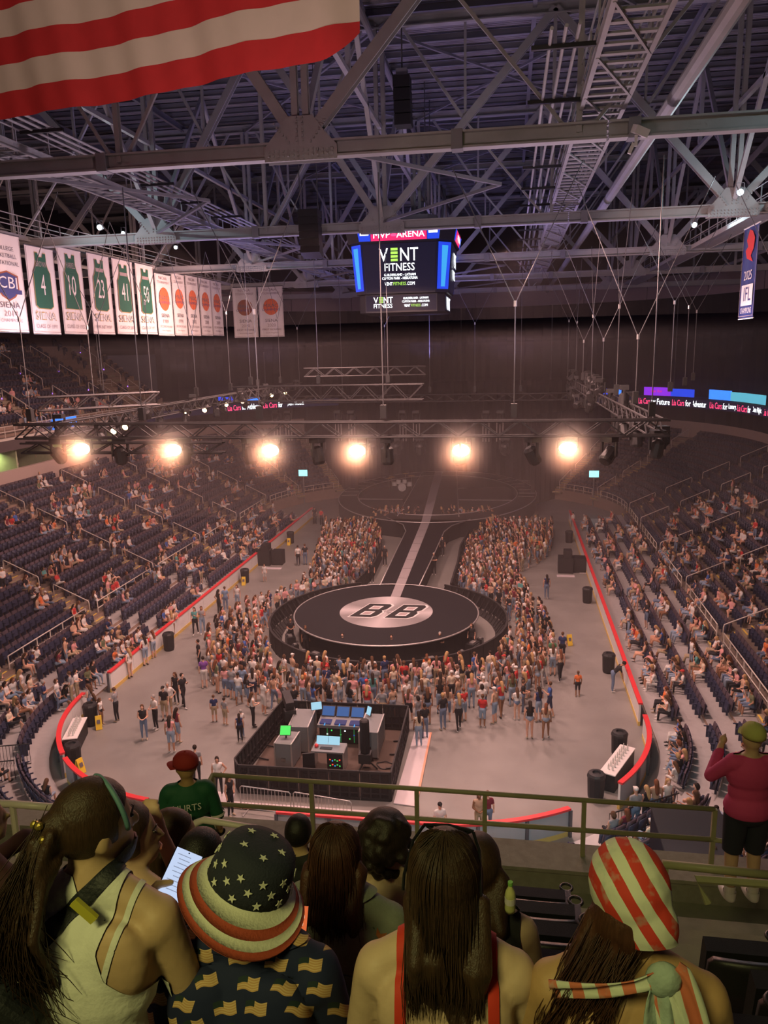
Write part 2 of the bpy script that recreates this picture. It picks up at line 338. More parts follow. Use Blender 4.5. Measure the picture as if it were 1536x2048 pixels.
# ------------------------------------------------------------------ close figures of the deck rows: bodies grown from capsules into one skin (origin at the head's centre, facing +Y)
FG = {}
def upper(lean=.1, arms=None, turn=0.0, nod=0.0, wide=1.0, neck=1.0, profile=True, legs=True, tilt=0.0):
    pr = []; Hm = Matrix.Rotation(turn, 3, 'Z') @ Matrix.Rotation(-nod, 3, 'X') @ Matrix.Rotation(tilt, 3, 'Y'); h = lambda p: Hm @ Vector(p); rot = Hm.to_euler()
    B = Matrix.Rotation(-lean, 3, 'X'); nb = Vector((0, -.03, -.15)); b = lambda p: nb+B @ (Vector((p[0]*wide, p[1], p[2]+.05))-nb)
    pr += [ell(h((0, 0, .01)), (.076, .096, .112), 0, rot), ell(h((0, .035, -.065)), (.056, .066, .062), 0, rot), ell(h((0, .07, -.10)), (.025, .028, .022), 0, rot)]
    if profile:
        pr += [cap(h((0, .092, .015)), h((0, .113, -.025)), .010, .014, 0), ell(h((0, .094, -.062)), (.022, .014, .008), 0, rot), ell(h((0, .092, -.077)), (.02, .012, .008), 0, rot)]
    for s in (-1, 1): pr.append(ell(h((s*.078, -.012, -.012)), (.011, .020, .032), 0, rot))
    pr += [cap(h((0, -.015, -.06)), b((0, -.045, -.22)), .056*neck, .062*neck, 0)]
    for s in (-1, 1):
        pr += [cap(b((s*.04, -.05, -.19)), b((s*.15, -.05, -.255)), .050, .050, 0), ell(b((s*.172, -.045, -.285)), (.062, .066, .068), 0)]
        pr += [ell(b((s*.085, -.105, -.36)), (.088, .05, .11), 0)]
    pr += [ell(b((0, -.05, -.40)), (.175*wide, .105, .19), 0, (-lean, 0, 0)), ell(b((0, -.045, -.60)), (.142*wide, .098, .20), 0, (-lean, 0, 0)), ell(b((0, -.03, -.80)), (.175*wide, .13, .13), 0)]
    hip = b((0, -.02, -.82))
    for s in (-1, 1):
        if legs: pr += [cap(hip+Vector((s*.09, .02, 0)), hip+Vector((s*.13, .42, .0)), .088, .062, 0), cap(hip+Vector((s*.13, .42, .0)), hip+Vector((s*.13, .46, -.40)), .058, .042, 0), ell(hip+Vector((s*.13, .52, -.44)), (.045, .12, .04), 0)]
        e, w = (arms or (((.235, .02, -.55), (.10, .26, -.60)),)*2)[0 if s < 0 else 1]; sh = b((s*.185, -.045, -.295)); e = b((s*e[0]/wide, e[1], e[2])); w = b((s*w[0]/wide, w[1], w[2]))
        pr += [cap(sh, e, .052, .041, 0), cap(e, w, .041, .029, 0)]
        d = (w-e).normalized(); sd = Vector((1, 0, 0)) if abs(d.x) < .8 else Vector((0, 0, 1)); sd = (sd-d*sd.dot(d)).normalized(); nn = d.cross(sd)
        pr.append(ell(w+d*.045, (.036, .036, .036), 0)); pr.append(cap(w, w+d*.075, .030, .034, 0))
        for i in range(4):
            o = sd*(.022*(i-1.5)); a = w+d*.075+o; L = (.040, .046, .044, .034)[i]; m = a+d*L+nn*.006; pr += [cap(a, m, .0095, .0088, 0), cap(m, m+d*L*.55+nn*.028, .0088, .0075, 0)]
        t0 = w+d*.03+sd*(.03*-s); pr += [cap(t0, t0+d*.035+sd*(-s*.03), .012, .010, 0), cap(t0+d*.035+sd*(-s*.03), t0+d*.068+sd*(-s*.034)+nn*.014, .010, .008, 0)]
    return pr, b, h
def grow(name, voxel=.010, smooth=4, **k):
    pr, b, h = upper(**k); v, f = remesh(pr, voxel, smooth, 1.0, 16); FG[name] = (v, f, b, h)
grow('white_tank', lean=.22, turn=-.75, nod=.05, arms=(((.25, .0, -.56), (.12, .26, -.58)), ((.245, .05, -.56), (.20, .27, -.40))))
grow('flag_hat', lean=.2, turn=-.35, nod=.25, wide=1.12, arms=(((.25, .02, -.54), (.10, .26, -.56)), ((.25, .06, -.54), (.10, .28, -.50))))
grow('red_straps', lean=.12, nod=.05); grow('bandana', lean=.10, turn=.30, nod=.1, wide=1.04, arms=(((.26, .03, -.55), (.12, .26, -.6)),)*2)
grow('jacket', .012, lean=.15, turn=.05, wide=1.15); grow('dark_curls', .014, lean=.15, turn=.3); grow('bob', .013, lean=.12, turn=-1.1, nod=.05); grow('chin_hand', .013, lean=.12, turn=-1.0, arms=(((.23, .02, -.5), (.10, .26, -.55)), ((.16, .20, -.48), (.03, .17, -.14))))
grow('black_top', .014, lean=.2, turn=-.4); grow('boy', .016, lean=.1); grow('maroon_top', .014, lean=.1, turn=-.6, arms=(((.25, .06, -.45), (.2, .33, -.40)), ((.25, .06, -.5), (.2, .3, -.5)))); grow('side_arm', .014, lean=.2, turn=-.2)
def hairv(name, prims, voxel=.010, smooth=3): FG[name] = remesh(prims, voxel, smooth, 1.0, 16)
def strands(pr, roots, tips, n, r0=.012, r1=.004, jit=.02, mid=None, seed=1):
    R = random.Random(seed)
    for i in range(n):
        t = i/max(1, n-1); a = Vector(roots[0]).lerp(Vector(roots[1]), t)+Vector((R.gauss(0, jit), R.gauss(0, jit), R.gauss(0, jit))); c = Vector(tips[0]).lerp(Vector(tips[1]), t)+Vector((R.gauss(0, jit), R.gauss(0, jit), R.gauss(0, jit*2)))
        m = (a+c)/2+Vector(mid or (0, 0, 0))+Vector((R.gauss(0, jit), R.gauss(0, jit), 0)); pr += [cap(a, m, r0, r0, 1), cap(m, c, r0, r1, 1)]
    return pr
# ponytail, turned head
_h = FG['white_tank'][3]; q = [ell(_h((0, -.012, .03)), (.088, .108, .108), 1, (0, 0, -.75)), ell(_h((0, -.10, .03)), (.05, .045, .05), 1)]
a = _h((0, -.12, .03)); strands(q, (a, a), (a+Vector((-.10, -.06, -.34)), a+Vector((.05, -.10, -.38))), 22, .015, .004, .016, (-.03, -.055, .0), 3); FG['pony_root'] = a; hairv('hair_pony', q, .009)
_h = FG['red_straps'][3]; q = [ell((0, -.01, .025), (.092, .112, .112), 1), ell((0, -.04, -.06), (.095, .085, .12), 1)]
strands(q, ((-.085, -.06, -.02), (.085, -.06, -.02)), ((-.082, -.15, -.245), (.082, -.15, -.245)), 24, .022, .008, .008, (0, -.035, 0), 4); strands(q, ((-.03, -.12, -.25), (-.0, -.12, -.25)), ((-.03, -.17, -.72), (-.01, -.17, -.70)), 9, .016, .006, .006, (0, -.03, 0), 5); strands(q, ((.075, -.12, -.22), (.0, -.14, -.22)), ((.02, -.17, -.31), (.07, -.16, -.30)), 6, .010, .005, .006, (0, -.02, -.02), 6); hairv('hair_long', q, .008)
q = [ell((0, -.012, .025), (.092, .112, .112), 1)]; strands(q, ((-.09, -.05, -.02), (.09, -.05, -.02)), ((-.125, -.13, -.30), (.12, -.14, -.28)), 22, .026, .010, .012, (0, -.03, 0), 7); hairv('hair_wave', q, .010)
q = [ell((0, -.03, .02), (.118, .125, .125), 1)]; R_ = random.Random(5)
for i in range(70):
    d = Vector((R_.gauss(0, 1), R_.gauss(-.5, 1), R_.gauss(0, 1))).normalized(); q.append(ell(Vector((0, -.04, -.02))+Vector((d.x*.115, d.y*.115, d.z*.15)), (.026, .026, .026), 1))
hairv('hair_curls', q, .012, 1)
_h = FG['bob'][3]; q = [ell(_h((0, -.012, .025)), (.09, .108, .108), 1, (0, 0, -1.1)), ell(_h((0, -.05, -.06)), (.098, .075, .10), 1, (0, 0, -1.1))]; strands(q, (_h((-.09, -.0, -.02)), _h((.09, -.04, -.02))), (_h((-.10, -.02, -.17)), _h((.10, -.06, -.17))), 12, .022, .008, .008, (0, 0, 0), 8); hairv('hair_bob', q, .011)
q = [ell((0, -.005, .028), (.086, .104, .104), 1)]; hairv('hair_short', q, .012)
_h = FG['bandana'][3]; q = [ell(_h((-.01, -.02, -.04)), (.088, .095, .10), 1)]; strands(q, (_h((-.085, .0, -.06)), _h((-.03, -.06, -.08))), (Vector((-.20, -.10, -.33)), Vector((-.08, -.13, -.27))), 14, .018, .006, .012, (-.02, -.01, 0), 9); hairv('hair_side', q, .010); FG['side_root'] = (_h((-.088, .0, -.05)), _h((-.02, -.085, -.08)))
# two standing men, feet at the origin
def man(name, armL, armR, voxel=.014):
    pr, T = figure((armL, armR, ''), False, .0); pr = [('e', k[1], k[2]*(1.22 if k[5] in (TOP, PEL) else 1.05), k[3], None, k[5]) if k[0] == 'e' else ('c', k[1], k[2], k[3]*1.12, k[4]*1.12, k[5]) for k in pr]
    for s in (-1, 1): pr.append(ell((s*.082, .005, 1.60), (.012, .02, .032), SKIN))
    FG[name] = remesh(pr, voxel, 3, 1.0, 16)
man('man_phone', ((.30, .12, 1.18), (.12, .36, 1.36)), ((.30, .10, 1.15), (.16, .34, 1.30))); man('man_stand', ((.24, -.02, 1.12), (.25, .10, .90)), ((.24, .0, 1.12), (.24, .12, .92)))
# ------------------------------------------------------------------ bowl geometry: every tier follows the rink's rounded rectangle
HW, RL, RC = 12.95, 61.0, 8.5
REF = 5.3; ARC = (RC+REF)*PI/2; ST = RL-2*RC; FAR = 2*(HW-RC)
S_L0, S_L1 = ARC, ARC+ST; S_F0 = S_L1+ARC; S_F1 = S_F0+FAR; S_R0 = S_F1+ARC; S_R1 = S_R0+ST; S_END = S_R1+ARC
def P(off, s, z=0.0):
    """point on the ring at distance off outside the boards; s runs left near corner > left side > far end > right side > right near corner"""
    R = RC+off; a = HW-RC
    if s < S_L0: c = (-a, RC); th = -PI/2-(s/ARC)*PI/2
    elif s <= S_L1: return Vector((-(HW+off), RC+(s-S_L0), z)), Vector((1, 0, 0))
    elif s < S_F0: c = (-a, RL-RC); th = PI-(s-S_L1)/ARC*PI/2
    elif s <= S_F1: return Vector((-a+(s-S_F0), RL+off, z)), Vector((0, -1, 0))
    elif s < S_R0: c = (a, RL-RC); th = PI/2-(s-S_F1)/ARC*PI/2
    elif s <= S_R1: return Vector((HW+off, RL-RC-(s-S_R0), z)), Vector((-1, 0, 0))
    else: c = (a, RC); th = -(s-S_R1)/ARC*PI/2
    d = Vector((math.cos(th), math.sin(th), 0)); return Vector((c[0]+R*d.x, c[1]+R*d.y, z)), -d
def srange(a, b, step=1.4):
    ks = [a, b]+[k for k in (S_L0, S_L1, S_F0, S_F1, S_R0, S_R1) if a < k < b]; ks.sort(); out = []
    for p, q in zip(ks[:-1], ks[1:]):
        mid = (p+q)/2; straight = S_L0 <= mid <= S_L1 or S_F0 <= mid <= S_F1 or S_R0 <= mid <= S_R1
        n = 1 if straight else max(1, round((q-p)/step)); out += [p+(q-p)*i/n for i in range(n)]
    return out+[b]
def sweep(name, prof, a, b, m, parent=None, closed=False, step=1.4, mi=None):
    """profile of (off, z) points swept along the ring from a to b"""
    mb = MB(); ss = srange(a, b, step); n = len(prof)
    vs = [P(o, s, z)[0] for s in ss for o, z in prof]; fs = []
    for i in range(len(ss)-1):
        for k in range(n if closed else n-1):
            k2 = (k+1) % n; fs.append((i*n+k, (i+1)*n+k, (i+1)*n+k2, i*n+k2)); mb.m.append(mi[k] if mi else 0)
    if closed: fs += [tuple(range(n)), tuple(range((len(ss)-1)*n+n-1, (len(ss)-1)*n-1, -1))]; mb.m += [0, 0]
    mb.v = vs; mb.f = fs; return mb.build(name, m, parent)
# floor
fl = MB().add([(-70, -40, 0), (70, -40, 0), (70, 120, 0), (-70, 120, 0)], [(0, 1, 2, 3)]).build('floor', 'concrete_floor'); fl['kind'] = 'structure'
# rink boards: panels between gates, capped in red, yellow kick strip at the foot
boards = thing('dasher_boards', 'white dasher boards with red cap and yellow foot around the concrete floor', 'boards')
def s_of_y(y, right=False): return (S_R0+(RL-RC-y)) if right else (S_L0+(y-RC))
NEAR = 2*(HW-RC)
def Pn(off, x): return Vector((x, -off, 0))
def board_run(a, b, back=False):
    n = max(1, round((b-a)/2.4))
    for i in range(n):
        u, v = a+(b-a)*i/n, a+(b-a)*(i+1)/n
        sweep('board_panel', [(0, .2), (.09, .2), (.09, 1.04), (0, 1.04)], u+.015, v-.015, ['board_white', 'board_back'], boards, True, .8, mi=[0, 1, 0, 0])
        sweep('kick_plate', [(-.015, .0), (.09, .0), (.09, .2), (-.015, .2)], u, v, 'kick_yellow', boards, True, .8)
        p, nn = P(.14, u); MB().box((0, 0, .52), (.10, .10, 1.04)).build('board_post', 'post_dark', boards, p, rot=(0, 0, math.atan2(nn.y, nn.x)))
    sweep('cap_rail', [(-.03, 1.04), (.17, 1.04), (.17, 1.12), (-.03, 1.12)], a, b, 'cap_red', boards, True, .5)
g1 = s_of_y(10.6)
ds = ARC  # near corner is s in 0..ARC
board_run(g1, S_L1)                        # left side
board_run(ARC*.53, g1-2.6)                    # left near corner beyond the gate
board_run(ARC*.10, ARC*.50)
board_run(S_R0, s_of_y(10.0, True)); board_run(s_of_y(8.9, True), S_R1+ARC*.42); board_run(S_R1+ARC*.62, S_END)
for a, b in ((-.9, 1.0), (1.0, 2.8), (2.8, HW-RC)):   # straight near end, open on the other half behind the crowd barriers
    m = MB().box(((a+b)/2, -.045, .62), (b-a-.03, .09, .84)); m.build('board_panel', 'board_back', boards)
    MB().box(((a+b)/2, .0, .1), (b-a, .12, .2)).build('kick_plate', 'kick_yellow', boards); MB().box((a, -.14, .52), (.1, .1, 1.04)).build('board_post', 'post_dark', boards)
MB().box(((-.9+HW-RC)/2, -.07, 1.08), (HW-RC+.9, .2, .08)).build('cap_rail', 'cap_red', boards)
# retractable front rows on aluminium decks
RET = [(.55+1.16*k, .10+.19*k) for k in range(4)]
FIX = [(5.35+.85*k, 1.15+.39*k) for k in range(15)]
UPR = [(18.9+.80*k, 11.1+.50*k) for k in range(15)]
def tier(name, rows, depth, a, b, mats, top_back, base=0.0):
    prof = [(rows[0][0], base)]; mi = []
    for (o, z) in rows: prof += [(o, z), (o+depth, z)]; mi += [1, 0]
    prof.append((rows[-1][0]+depth, top_back)); mi.append(2)
    o = sweep(name, prof, a, b, mats, mi=mi); o['kind'] = 'structure'; return o
TL1, TR0 = S_L1+ARC*.62, S_R0-ARC*.62
for a_, b_, n_ in ((0, TL1, 'left'), (TR0, S_END, 'right')):
    tier('seating_tier_front_'+n_, RET, 1.16, a_, min(b_, S_L1) if n_ == 'left' else b_, ['deck_alu', 'tier_edge', 'tier_edge'], 1.15) if n_ == 'left' else tier('seating_tier_front_'+n_, RET, 1.16, S_R0, b_, ['deck_alu', 'tier_edge', 'tier_edge'], 1.15)
    tier('seating_tier_lower_'+n_, FIX, .85, a_, b_, ['tier_concrete', 'tier_edge', 'suite_front'], 8.4)
# skyboxes: parapet, party walls, back wall, slab with ribbon fascia
SUL = (s_of_y(-2+8.6), s_of_y(47)); SUR = (s_of_y(50, True), S_R1+ARC*.3)
for nm, (a, b) in (('wall_suites_left', SUL), ('wall_suites_right', SUR)):
    w = sweep(nm, [(18.1, 8.4), (18.5, 8.4), (18.5, 7.4), (22.5, 7.4), (22.5, 9.9)], a, b, ['suite_front', 'suite_front', 'fascia', 'suite_wall'], mi=[0, 0, 2, 3]); w['kind'] = 'structure'
    n = int((b-a)/4.5)
    for i in range(n+1):
        p, nn = P(20.4, a+(b-a)*i/n, 8.65); MB().box((0, 0, 0), (3.6, .18, 2.5)).build('partition', 'suite_wall', w, p, rot=(0, 0, math.atan2(nn.y, nn.x)))
        if i < n:
            p, nn = P(20.8, a+(b-a)*(i+.5)/n, 9.84); MB().box((0, 0, 0), (.7, 2.2, .06)).build('ceiling_light', 'room_glow', w, p, rot=(0, 0, math.atan2(nn.y, nn.x)))
w = sweep('wall_fascia', [(18.05, 9.9), (18.05, 10.85), (18.9, 10.85), (30, 10.85), (30, 9.9)], ARC*.62, S_R1+ARC*.38, ['fascia'], closed=True); w['kind'] = 'structure'
w = sweep('trim_1', [(18.02, 10.72), (18.02, 10.90), (18.3, 10.90)], ARC*.62, S_L1, ['rail_white']); w['kind'] = 'structure'
# black drapes close the suites and the upper tier from the left far corner round to the right
def drape(name, off, z0, z1, a, b, label, amp=.10):
    mb = MB(); L = b-a; n = int(L*1.9); vs = []
    for i in range(n+1):
        s = a+L*i/n; o = off+amp*(1 if i % 2 else -1); p, _ = P(o, s); vs += [(p.x, p.y, z0), (p.x, p.y, z1)]
    mb.add(vs, [(2*i, 2*i+2, 2*i+3, 2*i+1) for i in range(n)]); return tag(mb.build(name, 'drape'), label, 'drape')
drape('suite_drape', 18.3, 6.7, 9.9, SUL[1]+.2, SUR[0]-.2, 'long black drape closing the opening beneath the ribbon screen')
for s_, nm in ((TL1+.15, 'left'), (TR0-.15, 'right')):
    mb = MB(); a, b = P(.6, s_)[0], P(18.4, s_)[0]; n = 34; d = (b-a); nn = Vector((-d.y, d.x, 0)).normalized()*.08
    mb.add([v for i in range(n+1) for v in ((a+d*(i/n)+nn*(-1)**i), (a+d*(i/n)+nn*(-1)**i+Vector((0, 0, 9.8))))], [(2*i, 2*i+2, 2*i+3, 2*i+1) for i in range(n)]); tag(mb.build('side_drape', 'drape'), f'black drape closing the far end of the {nm} lower stand', 'drape')
UL1 = min(np.arange(S_L0, S_F1, .1), key=lambda s: abs(pix(P(21.2, s, 15)[0])[0]-312))
# upper tier on the left
UPS = ARC*.7; DRE = S_R1+ARC*.3
tier('seating_tier_upper', UPR, .80, UPS, UL1, ['tier_concrete', 'tier_edge', 'fascia'], 24.0, base=10.85)
w = sweep('wall_left', [(31.2, 17), (31.2, 19.6), (31.2, 22.6), (31.2, 34)], UPS, UL1+14, ['drape', 'band'], mi=[0, 1, 0]); w['kind'] = 'structure'
# upper drapes in panels hung from the ring wall
npan = 13
for i in range(npan):
    a = UL1+(DRE-UL1)*i/npan; b = UL1+(DRE-UL1)*(i+1)/npan
    drape('upper_drape', 21.2, 10.86, 22.15, a+.03, b-.03, f'black pleated drape over the upper tier, {nth(i+1)} panel clockwise from the seated upper stand', .07)
w = sweep('wall_ring', [(21.0, 22.1), (21.0, 24.6), (23.0, 24.6), (23.0, 40)], UL1, DRE, ['band', 'band', 'fascia'], mi=[0, 1, 2]); w['kind'] = 'structure'
for i in range(26):
    s = UL1+(DRE-UL1)*(i+.5)/26; p, nn = P(20.97, s, 23.35); MB().box((0, 0, 0), (.05, .06, 2.5)).build('joint', 'fascia', w, p, rot=(0, 0, math.atan2(nn.y, nn.x)))
# ------------------------------------------------------------------ aisles: steps with yellow nosings, handrails, section rails
def frame(off, s, z=0.0):
    p, n = P(off, s, z); return p, math.atan2(n.y, n.x)
LA = [s_of_y(y) for y in (9.6, 18.5, 27.3, 36.1, 45.0)]+[S_L1+1.5, S_L1+ARC*.35, S_L1+ARC*.6]
LN = [ARC*.28, ARC*.66]
RA = [s_of_y(y, True) for y in (9.3, 18.0, 27.0, 36.0, 45.0, 51.5)]+[S_R0-ARC*.35, S_R0-ARC*.6]
RN = [S_R1+ARC*.3, S_R1+ARC*.66]
AISLES = [(s, 'left', i+1) for i, s in enumerate(LN+LA)]+[(s, 'right', i+1) for i, s in enumerate(RN[::-1]+RA)]
step_me = MB().box((0, 0, 0), (.42, 1.08, .195)).mesh('step'); step_me.materials.append(MT['step_concrete'])
nos_me = MB().box((0, 0, 0), (.09, .86, .02)).mesh('nosing'); nos_me.materials.append(MT['nosing_yellow'])
nos2_me = nos_me.copy(); nos2_me.materials[0] = MT['step_concrete']
def handrail(loc, rz, rise, run, label, grp, h=.92, r=.032, m='rail_white'):
    # local +x points down the slope (towards the rink)
    mb = MB(); a = Vector((-run/2, 0, rise/2)); b = Vector((run/2, 0, -rise/2)); H = Vector((0, 0, h))
    d = (b-a).normalized(); mb.tube([a, a+H-Vector((0, 0, .14)), a+H+d*.04, a+H+d*.2, b+H-d*.2, b+H-d*.04, b+H-Vector((0, 0, .14)), b], r, 6)
    return tag(mb.build('handrail', m, None, loc, True, (0, 0, rz)), label, 'handrail', grp)
for s, side, num in AISLES:
    t = thing('stair_aisle', f'concrete stepped aisle with pale nosings, {nth(num)} up the {side} lower stand from the near corner', 'stairs', kind='structure')
    for k, (o, z) in enumerate(FIX):
        p, rz = frame(o-.21, s, z-.195-.0975)
        st = ob('step', step_me, t, p, (0, 0, rz)); nm = nos_me if (k < 9) else nos2_me
        ob('nosing', nm, st, (.17, 0, .105)); p, rz = frame(o+.05, s, z+.01); ob('nosing', nm, t, p, (0, 0, rz))
    for j, k in enumerate((1.6, 5.4, 9.2, 13.0)):
        p, rz = frame(5.35+.85*k, s, 1.15+.39*(k-.2)); handrail(p, rz, .39*2.7, .85*2.7, f'bent white tube handrail, {nth(j+1)} from the floor, on the {nth(num)} {side} lower aisle', 'handrails on the lower stands')
def section_rail(a, b, off, z, label, h=.62):
    t = thing('guard_rail', label, 'railing'); n = max(2, round((b-a)/1.2))
    for zz in (z+h, z+.16):
        mb = MB(); mb.tube([P(off, s, zz)[0] for s in srange(a, b)], .033, 6); mb.build('rail', 'rail_white', t, smooth=True)
    for i in range(n+1):
        p, _ = P(off, a+(b-a)*i/n, z-.15); MB().box((0, 0, (h+.15)/2), (.05, .05, h+.15)).build('post', 'rail_white', t, p)
for nm, lst in (('left', LN+LA), ('right', (RA[::-1]+RN))):
    for i, (a, b) in enumerate(zip(lst[:-1], lst[1:])):
        k = i+1 if nm == 'left' else len(lst)-1-i
        section_rail(a+.7, b-.7, 5.42, 1.25, f'white two-bar railing before the {nth(k)} lower section of the {nm} stand')
# upper tier: aisles, vomitories, front rail
UA = [s for s in [s_of_y(y) for y in (14, 22, 29.5, 37, 44.5, 51)]+[S_L1+ARC*.12] if s < UL1-1]
ustep = MB().box((0, 0, 0), (.4, 1.05, .25)).mesh('step'); ustep.materials.append(MT['step_concrete'])
for i, s in enumerate(UA):
    t = thing('stair_aisle', f'dim stepped aisle of the upper stand, {nth(i+1)} from the near end', 'stairs', kind='structure')
    for k, (o, z) in enumerate(UPR[1:]):
        p, rz = frame(o-.2, s, z-.375); ob('step', ustep, t, p, (0, 0, rz))
    for j, k in enumerate((3.6, 7.4, 11.2)):
        p, rz = frame(18.9+.8*k, s, 11.1+.5*(k-.2)); handrail(p, rz, .5*2.6, .8*2.6, f'bent tube handrail, {nth(j+1)} from the front, on the {nth(i+1)} upper aisle', 'handrails on the upper stand', r=.036)
        p, rz = frame(18.9+.8*(k+1.4), s, 11.1+.5*(k+1.2)+.05)
        m = MB().sphere((0, 0, 0), .07, 6, 5); 
        if i > 0: tag(m.build('aisle_lamp', 'led_violet', None, p), f'small violet aisle lamp at the {nth(j+1)} handrail of the {nth(i+1)} upper aisle', 'lamp', 'aisle lamps')
fr = thing('guard_rail', 'long white two-bar railing along the front of the upper stand', 'railing')
for zz in (11.75, 11.35): MB().tube([P(18.35, s, zz)[0] for s in srange(UPS, UL1)], .035, 6).build('rail', 'rail_white', fr, smooth=True)
n = 44
for i in range(n+1): p, _ = P(18.35, UPS+(UL1-UPS)*i/n, 10.85); MB().box((0, 0, .45), (.05, .05, .9)).build('post', 'rail_white', fr, p)
VOM = [s_of_y(36.3), s_of_y(53.5)]
for i, s in enumerate(VOM):
    t = thing('vomitory', f'pale concrete stair mouth with railings cut into the upper stand, {nth(i+1)} from the near end', 'entrance', kind='structure')
    p, rz = frame(20.6, s, 10.9); t.location = p; t.rotation_euler = (0, 0, rz)
    for y in (-1.3, 1.3):
        MB().prism([(1.2, -.1), (-2.6, -.1), (-2.6, .1), (1.2, .1)], 0, 1).build('side_wall', 'step_concrete', t, (0, y, 0))
        w = t.children[-1].data
        for v in w.vertices: v.co.z = (0.25 if v.co.x > 0 else 2.75) if v.co.z > .5 else 0
        MB().tube([(1.2, y, .3), (1.2, y, .95), (-2.6, y, 3.4), (-2.6, y, 2.7)], .035, 6).build('rail', 'rail_white', t, smooth=True)
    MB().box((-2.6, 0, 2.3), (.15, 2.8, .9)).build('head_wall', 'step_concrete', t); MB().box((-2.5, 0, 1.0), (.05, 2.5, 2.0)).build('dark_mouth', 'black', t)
    for z in (3.1, 3.5): MB().tube([(-2.6, -1.3, z), (-2.6, 1.3, z)], .03, 6).build('rail', 'rail_white', t)
# ------------------------------------------------------------------ ribbon screens on the fascia and signs above it
def on_ring(px, py, off):
    """s where the ring at this offset shows at photo column px (far half)"""
    best = None
    for s in np.arange(S_L0, S_R1, .1):
        q = pix(P(off, s, 10.4)[0])
        if q[2] > 0 and (best is None or abs(q[0]-px) < best[0]): best = (abs(q[0]-px), s)
    return best[1]
def ribbon(name, label, pieces, z, h, off=17.98):
    t = thing(name, label, 'screen')
    for x0, x1, s, m in pieces:
        a, b = on_ring(x0, 0, off), on_ring(x1, 0, off); mid = (a+b)/2; p, n = P(off, mid, z); L = (P(off, b)[0]-P(off, a)[0]).length
        text('lettering', s, m, t, p, L, h, (PI/2, 0, math.atan2(n.y, n.x)+PI/2))
    return t
rb = sweep('ribbon_screen', [(18.04, 9.92), (18.0, 9.92), (18.0, 10.84), (18.04, 10.84)], S_L1+.5, S_R1, 'led_black'); tag(rb, 'dark curved ribbon screen on the fascia under the black drapes', 'screen')
def rib_text(pieces, z=10.38, h=.66):
    for x0, x1, s, m in pieces:
        a, b = on_ring(x0, 0, 17.95), on_ring(x1, 0, 17.95); mid = (a+b)/2; p, n = P(17.95, mid, z); L = (P(17.95, b)[0]-P(17.95, a)[0]).length
        text('lettering', s, m, rb, p, L, h, (PI/2, 0, math.atan2(n.y, n.x)+PI/2))
rib_text([(455, 481, 'Lia Cars', 'led_redpink'), (484, 491, 'for', 'led_white'), (494, 524, 'Athletes.', 'led_white'), (527, 553, 'Lia Cars', 'led_redpink'), (556, 565, 'for', 'led_white'), (568, 613, 'Open Roads.', 'led_white'),
 (1278, 1300, 'Lia Cars', 'led_redpink'), (1303, 1312, 'for', 'led_white'), (1315, 1341, 'Future.', 'led_white'), (1343, 1369, 'Lia Cars', 'led_redpink'), (1371, 1381, 'for', 'led_white'), (1383, 1418, 'Adventure.', 'led_white'),
 (1420, 1443, 'Lia Cars', 'led_redpink'), (1445, 1454, 'for', 'led_white'), (1456, 1472, 'Luxury.', 'led_white'), (1474, 1494, 'Lia Cars', 'led_redpink'), (1496, 1502, 'for', 'led_white'), (1504, 1522, 'Date Night.', 'led_white'), (1525, 1545, 'Lia Cars', 'led_redpink')])
def ring_sign(x0, x1, z0, z1, m, label, txt=None, tm='led_white', off=18.1):
    a, b = on_ring(x0, 0, off), on_ring(x1, 0, off); o = sweep('sign_screen', [(off, z0), (off, z1), (off+.12, z1), (off+.12, z0)], a, b, m, closed=True, step=.8); tag(o, label, 'sign')
    if txt:
        p, n = P(off-.03, (a+b)/2, (z0+z1)/2); L = (P(off, b)[0]-P(off, a)[0]).length; text('lettering', txt, tm, o, p, L*.8, (z1-z0)*.45, (PI/2, 0, math.atan2(n.y, n.x)+PI/2))
    return o
ring_sign(1288, 1340, 11.05, 12.0, 'led_purple', 'purple lit advertising panel above the ribbon screen', 'a plan for life', 'led_pink')
ring_sign(1341, 1387, 11.05, 11.9, 'led_blue', 'blue lit advertising panel beside the purple one')
ring_sign(1417, 1459, 11.0, 12.0, 'led_sign', 'bright blue lit advertising panel left of the teal one', None)
ring_sign(1460, 1527, 11.0, 11.9, 'led_teal', 'teal lit advertising panel at the end of the row of signs', None)
ring_sign(440, 468, 11.1, 11.8, 'led_blue', 'small dark blue lit panel above the ribbon, by the rig')
ring_sign(485, 520, 11.05, 11.45, 'led_sign', 'narrow blue lit panel over the word Athletes')
ring_sign(1200, 1216, 11.0, 11.7, 'led_blue', 'small blue lit panel behind the lamp cluster')
ring_sign(1228, 1240, 11.0, 11.6, 'led_sign', 'tiny blue lit panel nearest the lamp cluster tip')
for x0, x1, nmz in ((1100, 1118, 'left'), (1133, 1156, 'right')):
    ring_sign(x0, x1, 10.5, 10.9, 'led_white', f'small white lit number board on the far fascia, {nmz} one of the two')
# blue sign hung on the upper rail
o = MB()
a, b = at(103, 850, 'X', -31.2), at(150, 843, 'X', -31.2)
sg = MB().box((0, 0, 0), (.12, abs(b.y-a.y), .85)).build('lit_sign', 'led_sign', None, (-31.1, (a.y+b.y)/2, 11.35)); tag(sg, 'bright blue lit sign hanging on the rail of the upper stand', 'sign')
text('lettering', 'Beach', 'led_white', sg, (.08, .4, 0), abs(b.y-a.y)*.5, .42, (PI/2, 0, PI/2))
MB().prism([(0, .25), (.25, .25), (.35, 0), (.25, -.25), (0, -.25), (.12, 0)], 0, .01).build('emblem', 'led_white', sg, (.075, -abs(b.y-a.y)*.36, 0), rot=(PI/2, 0, PI/2))
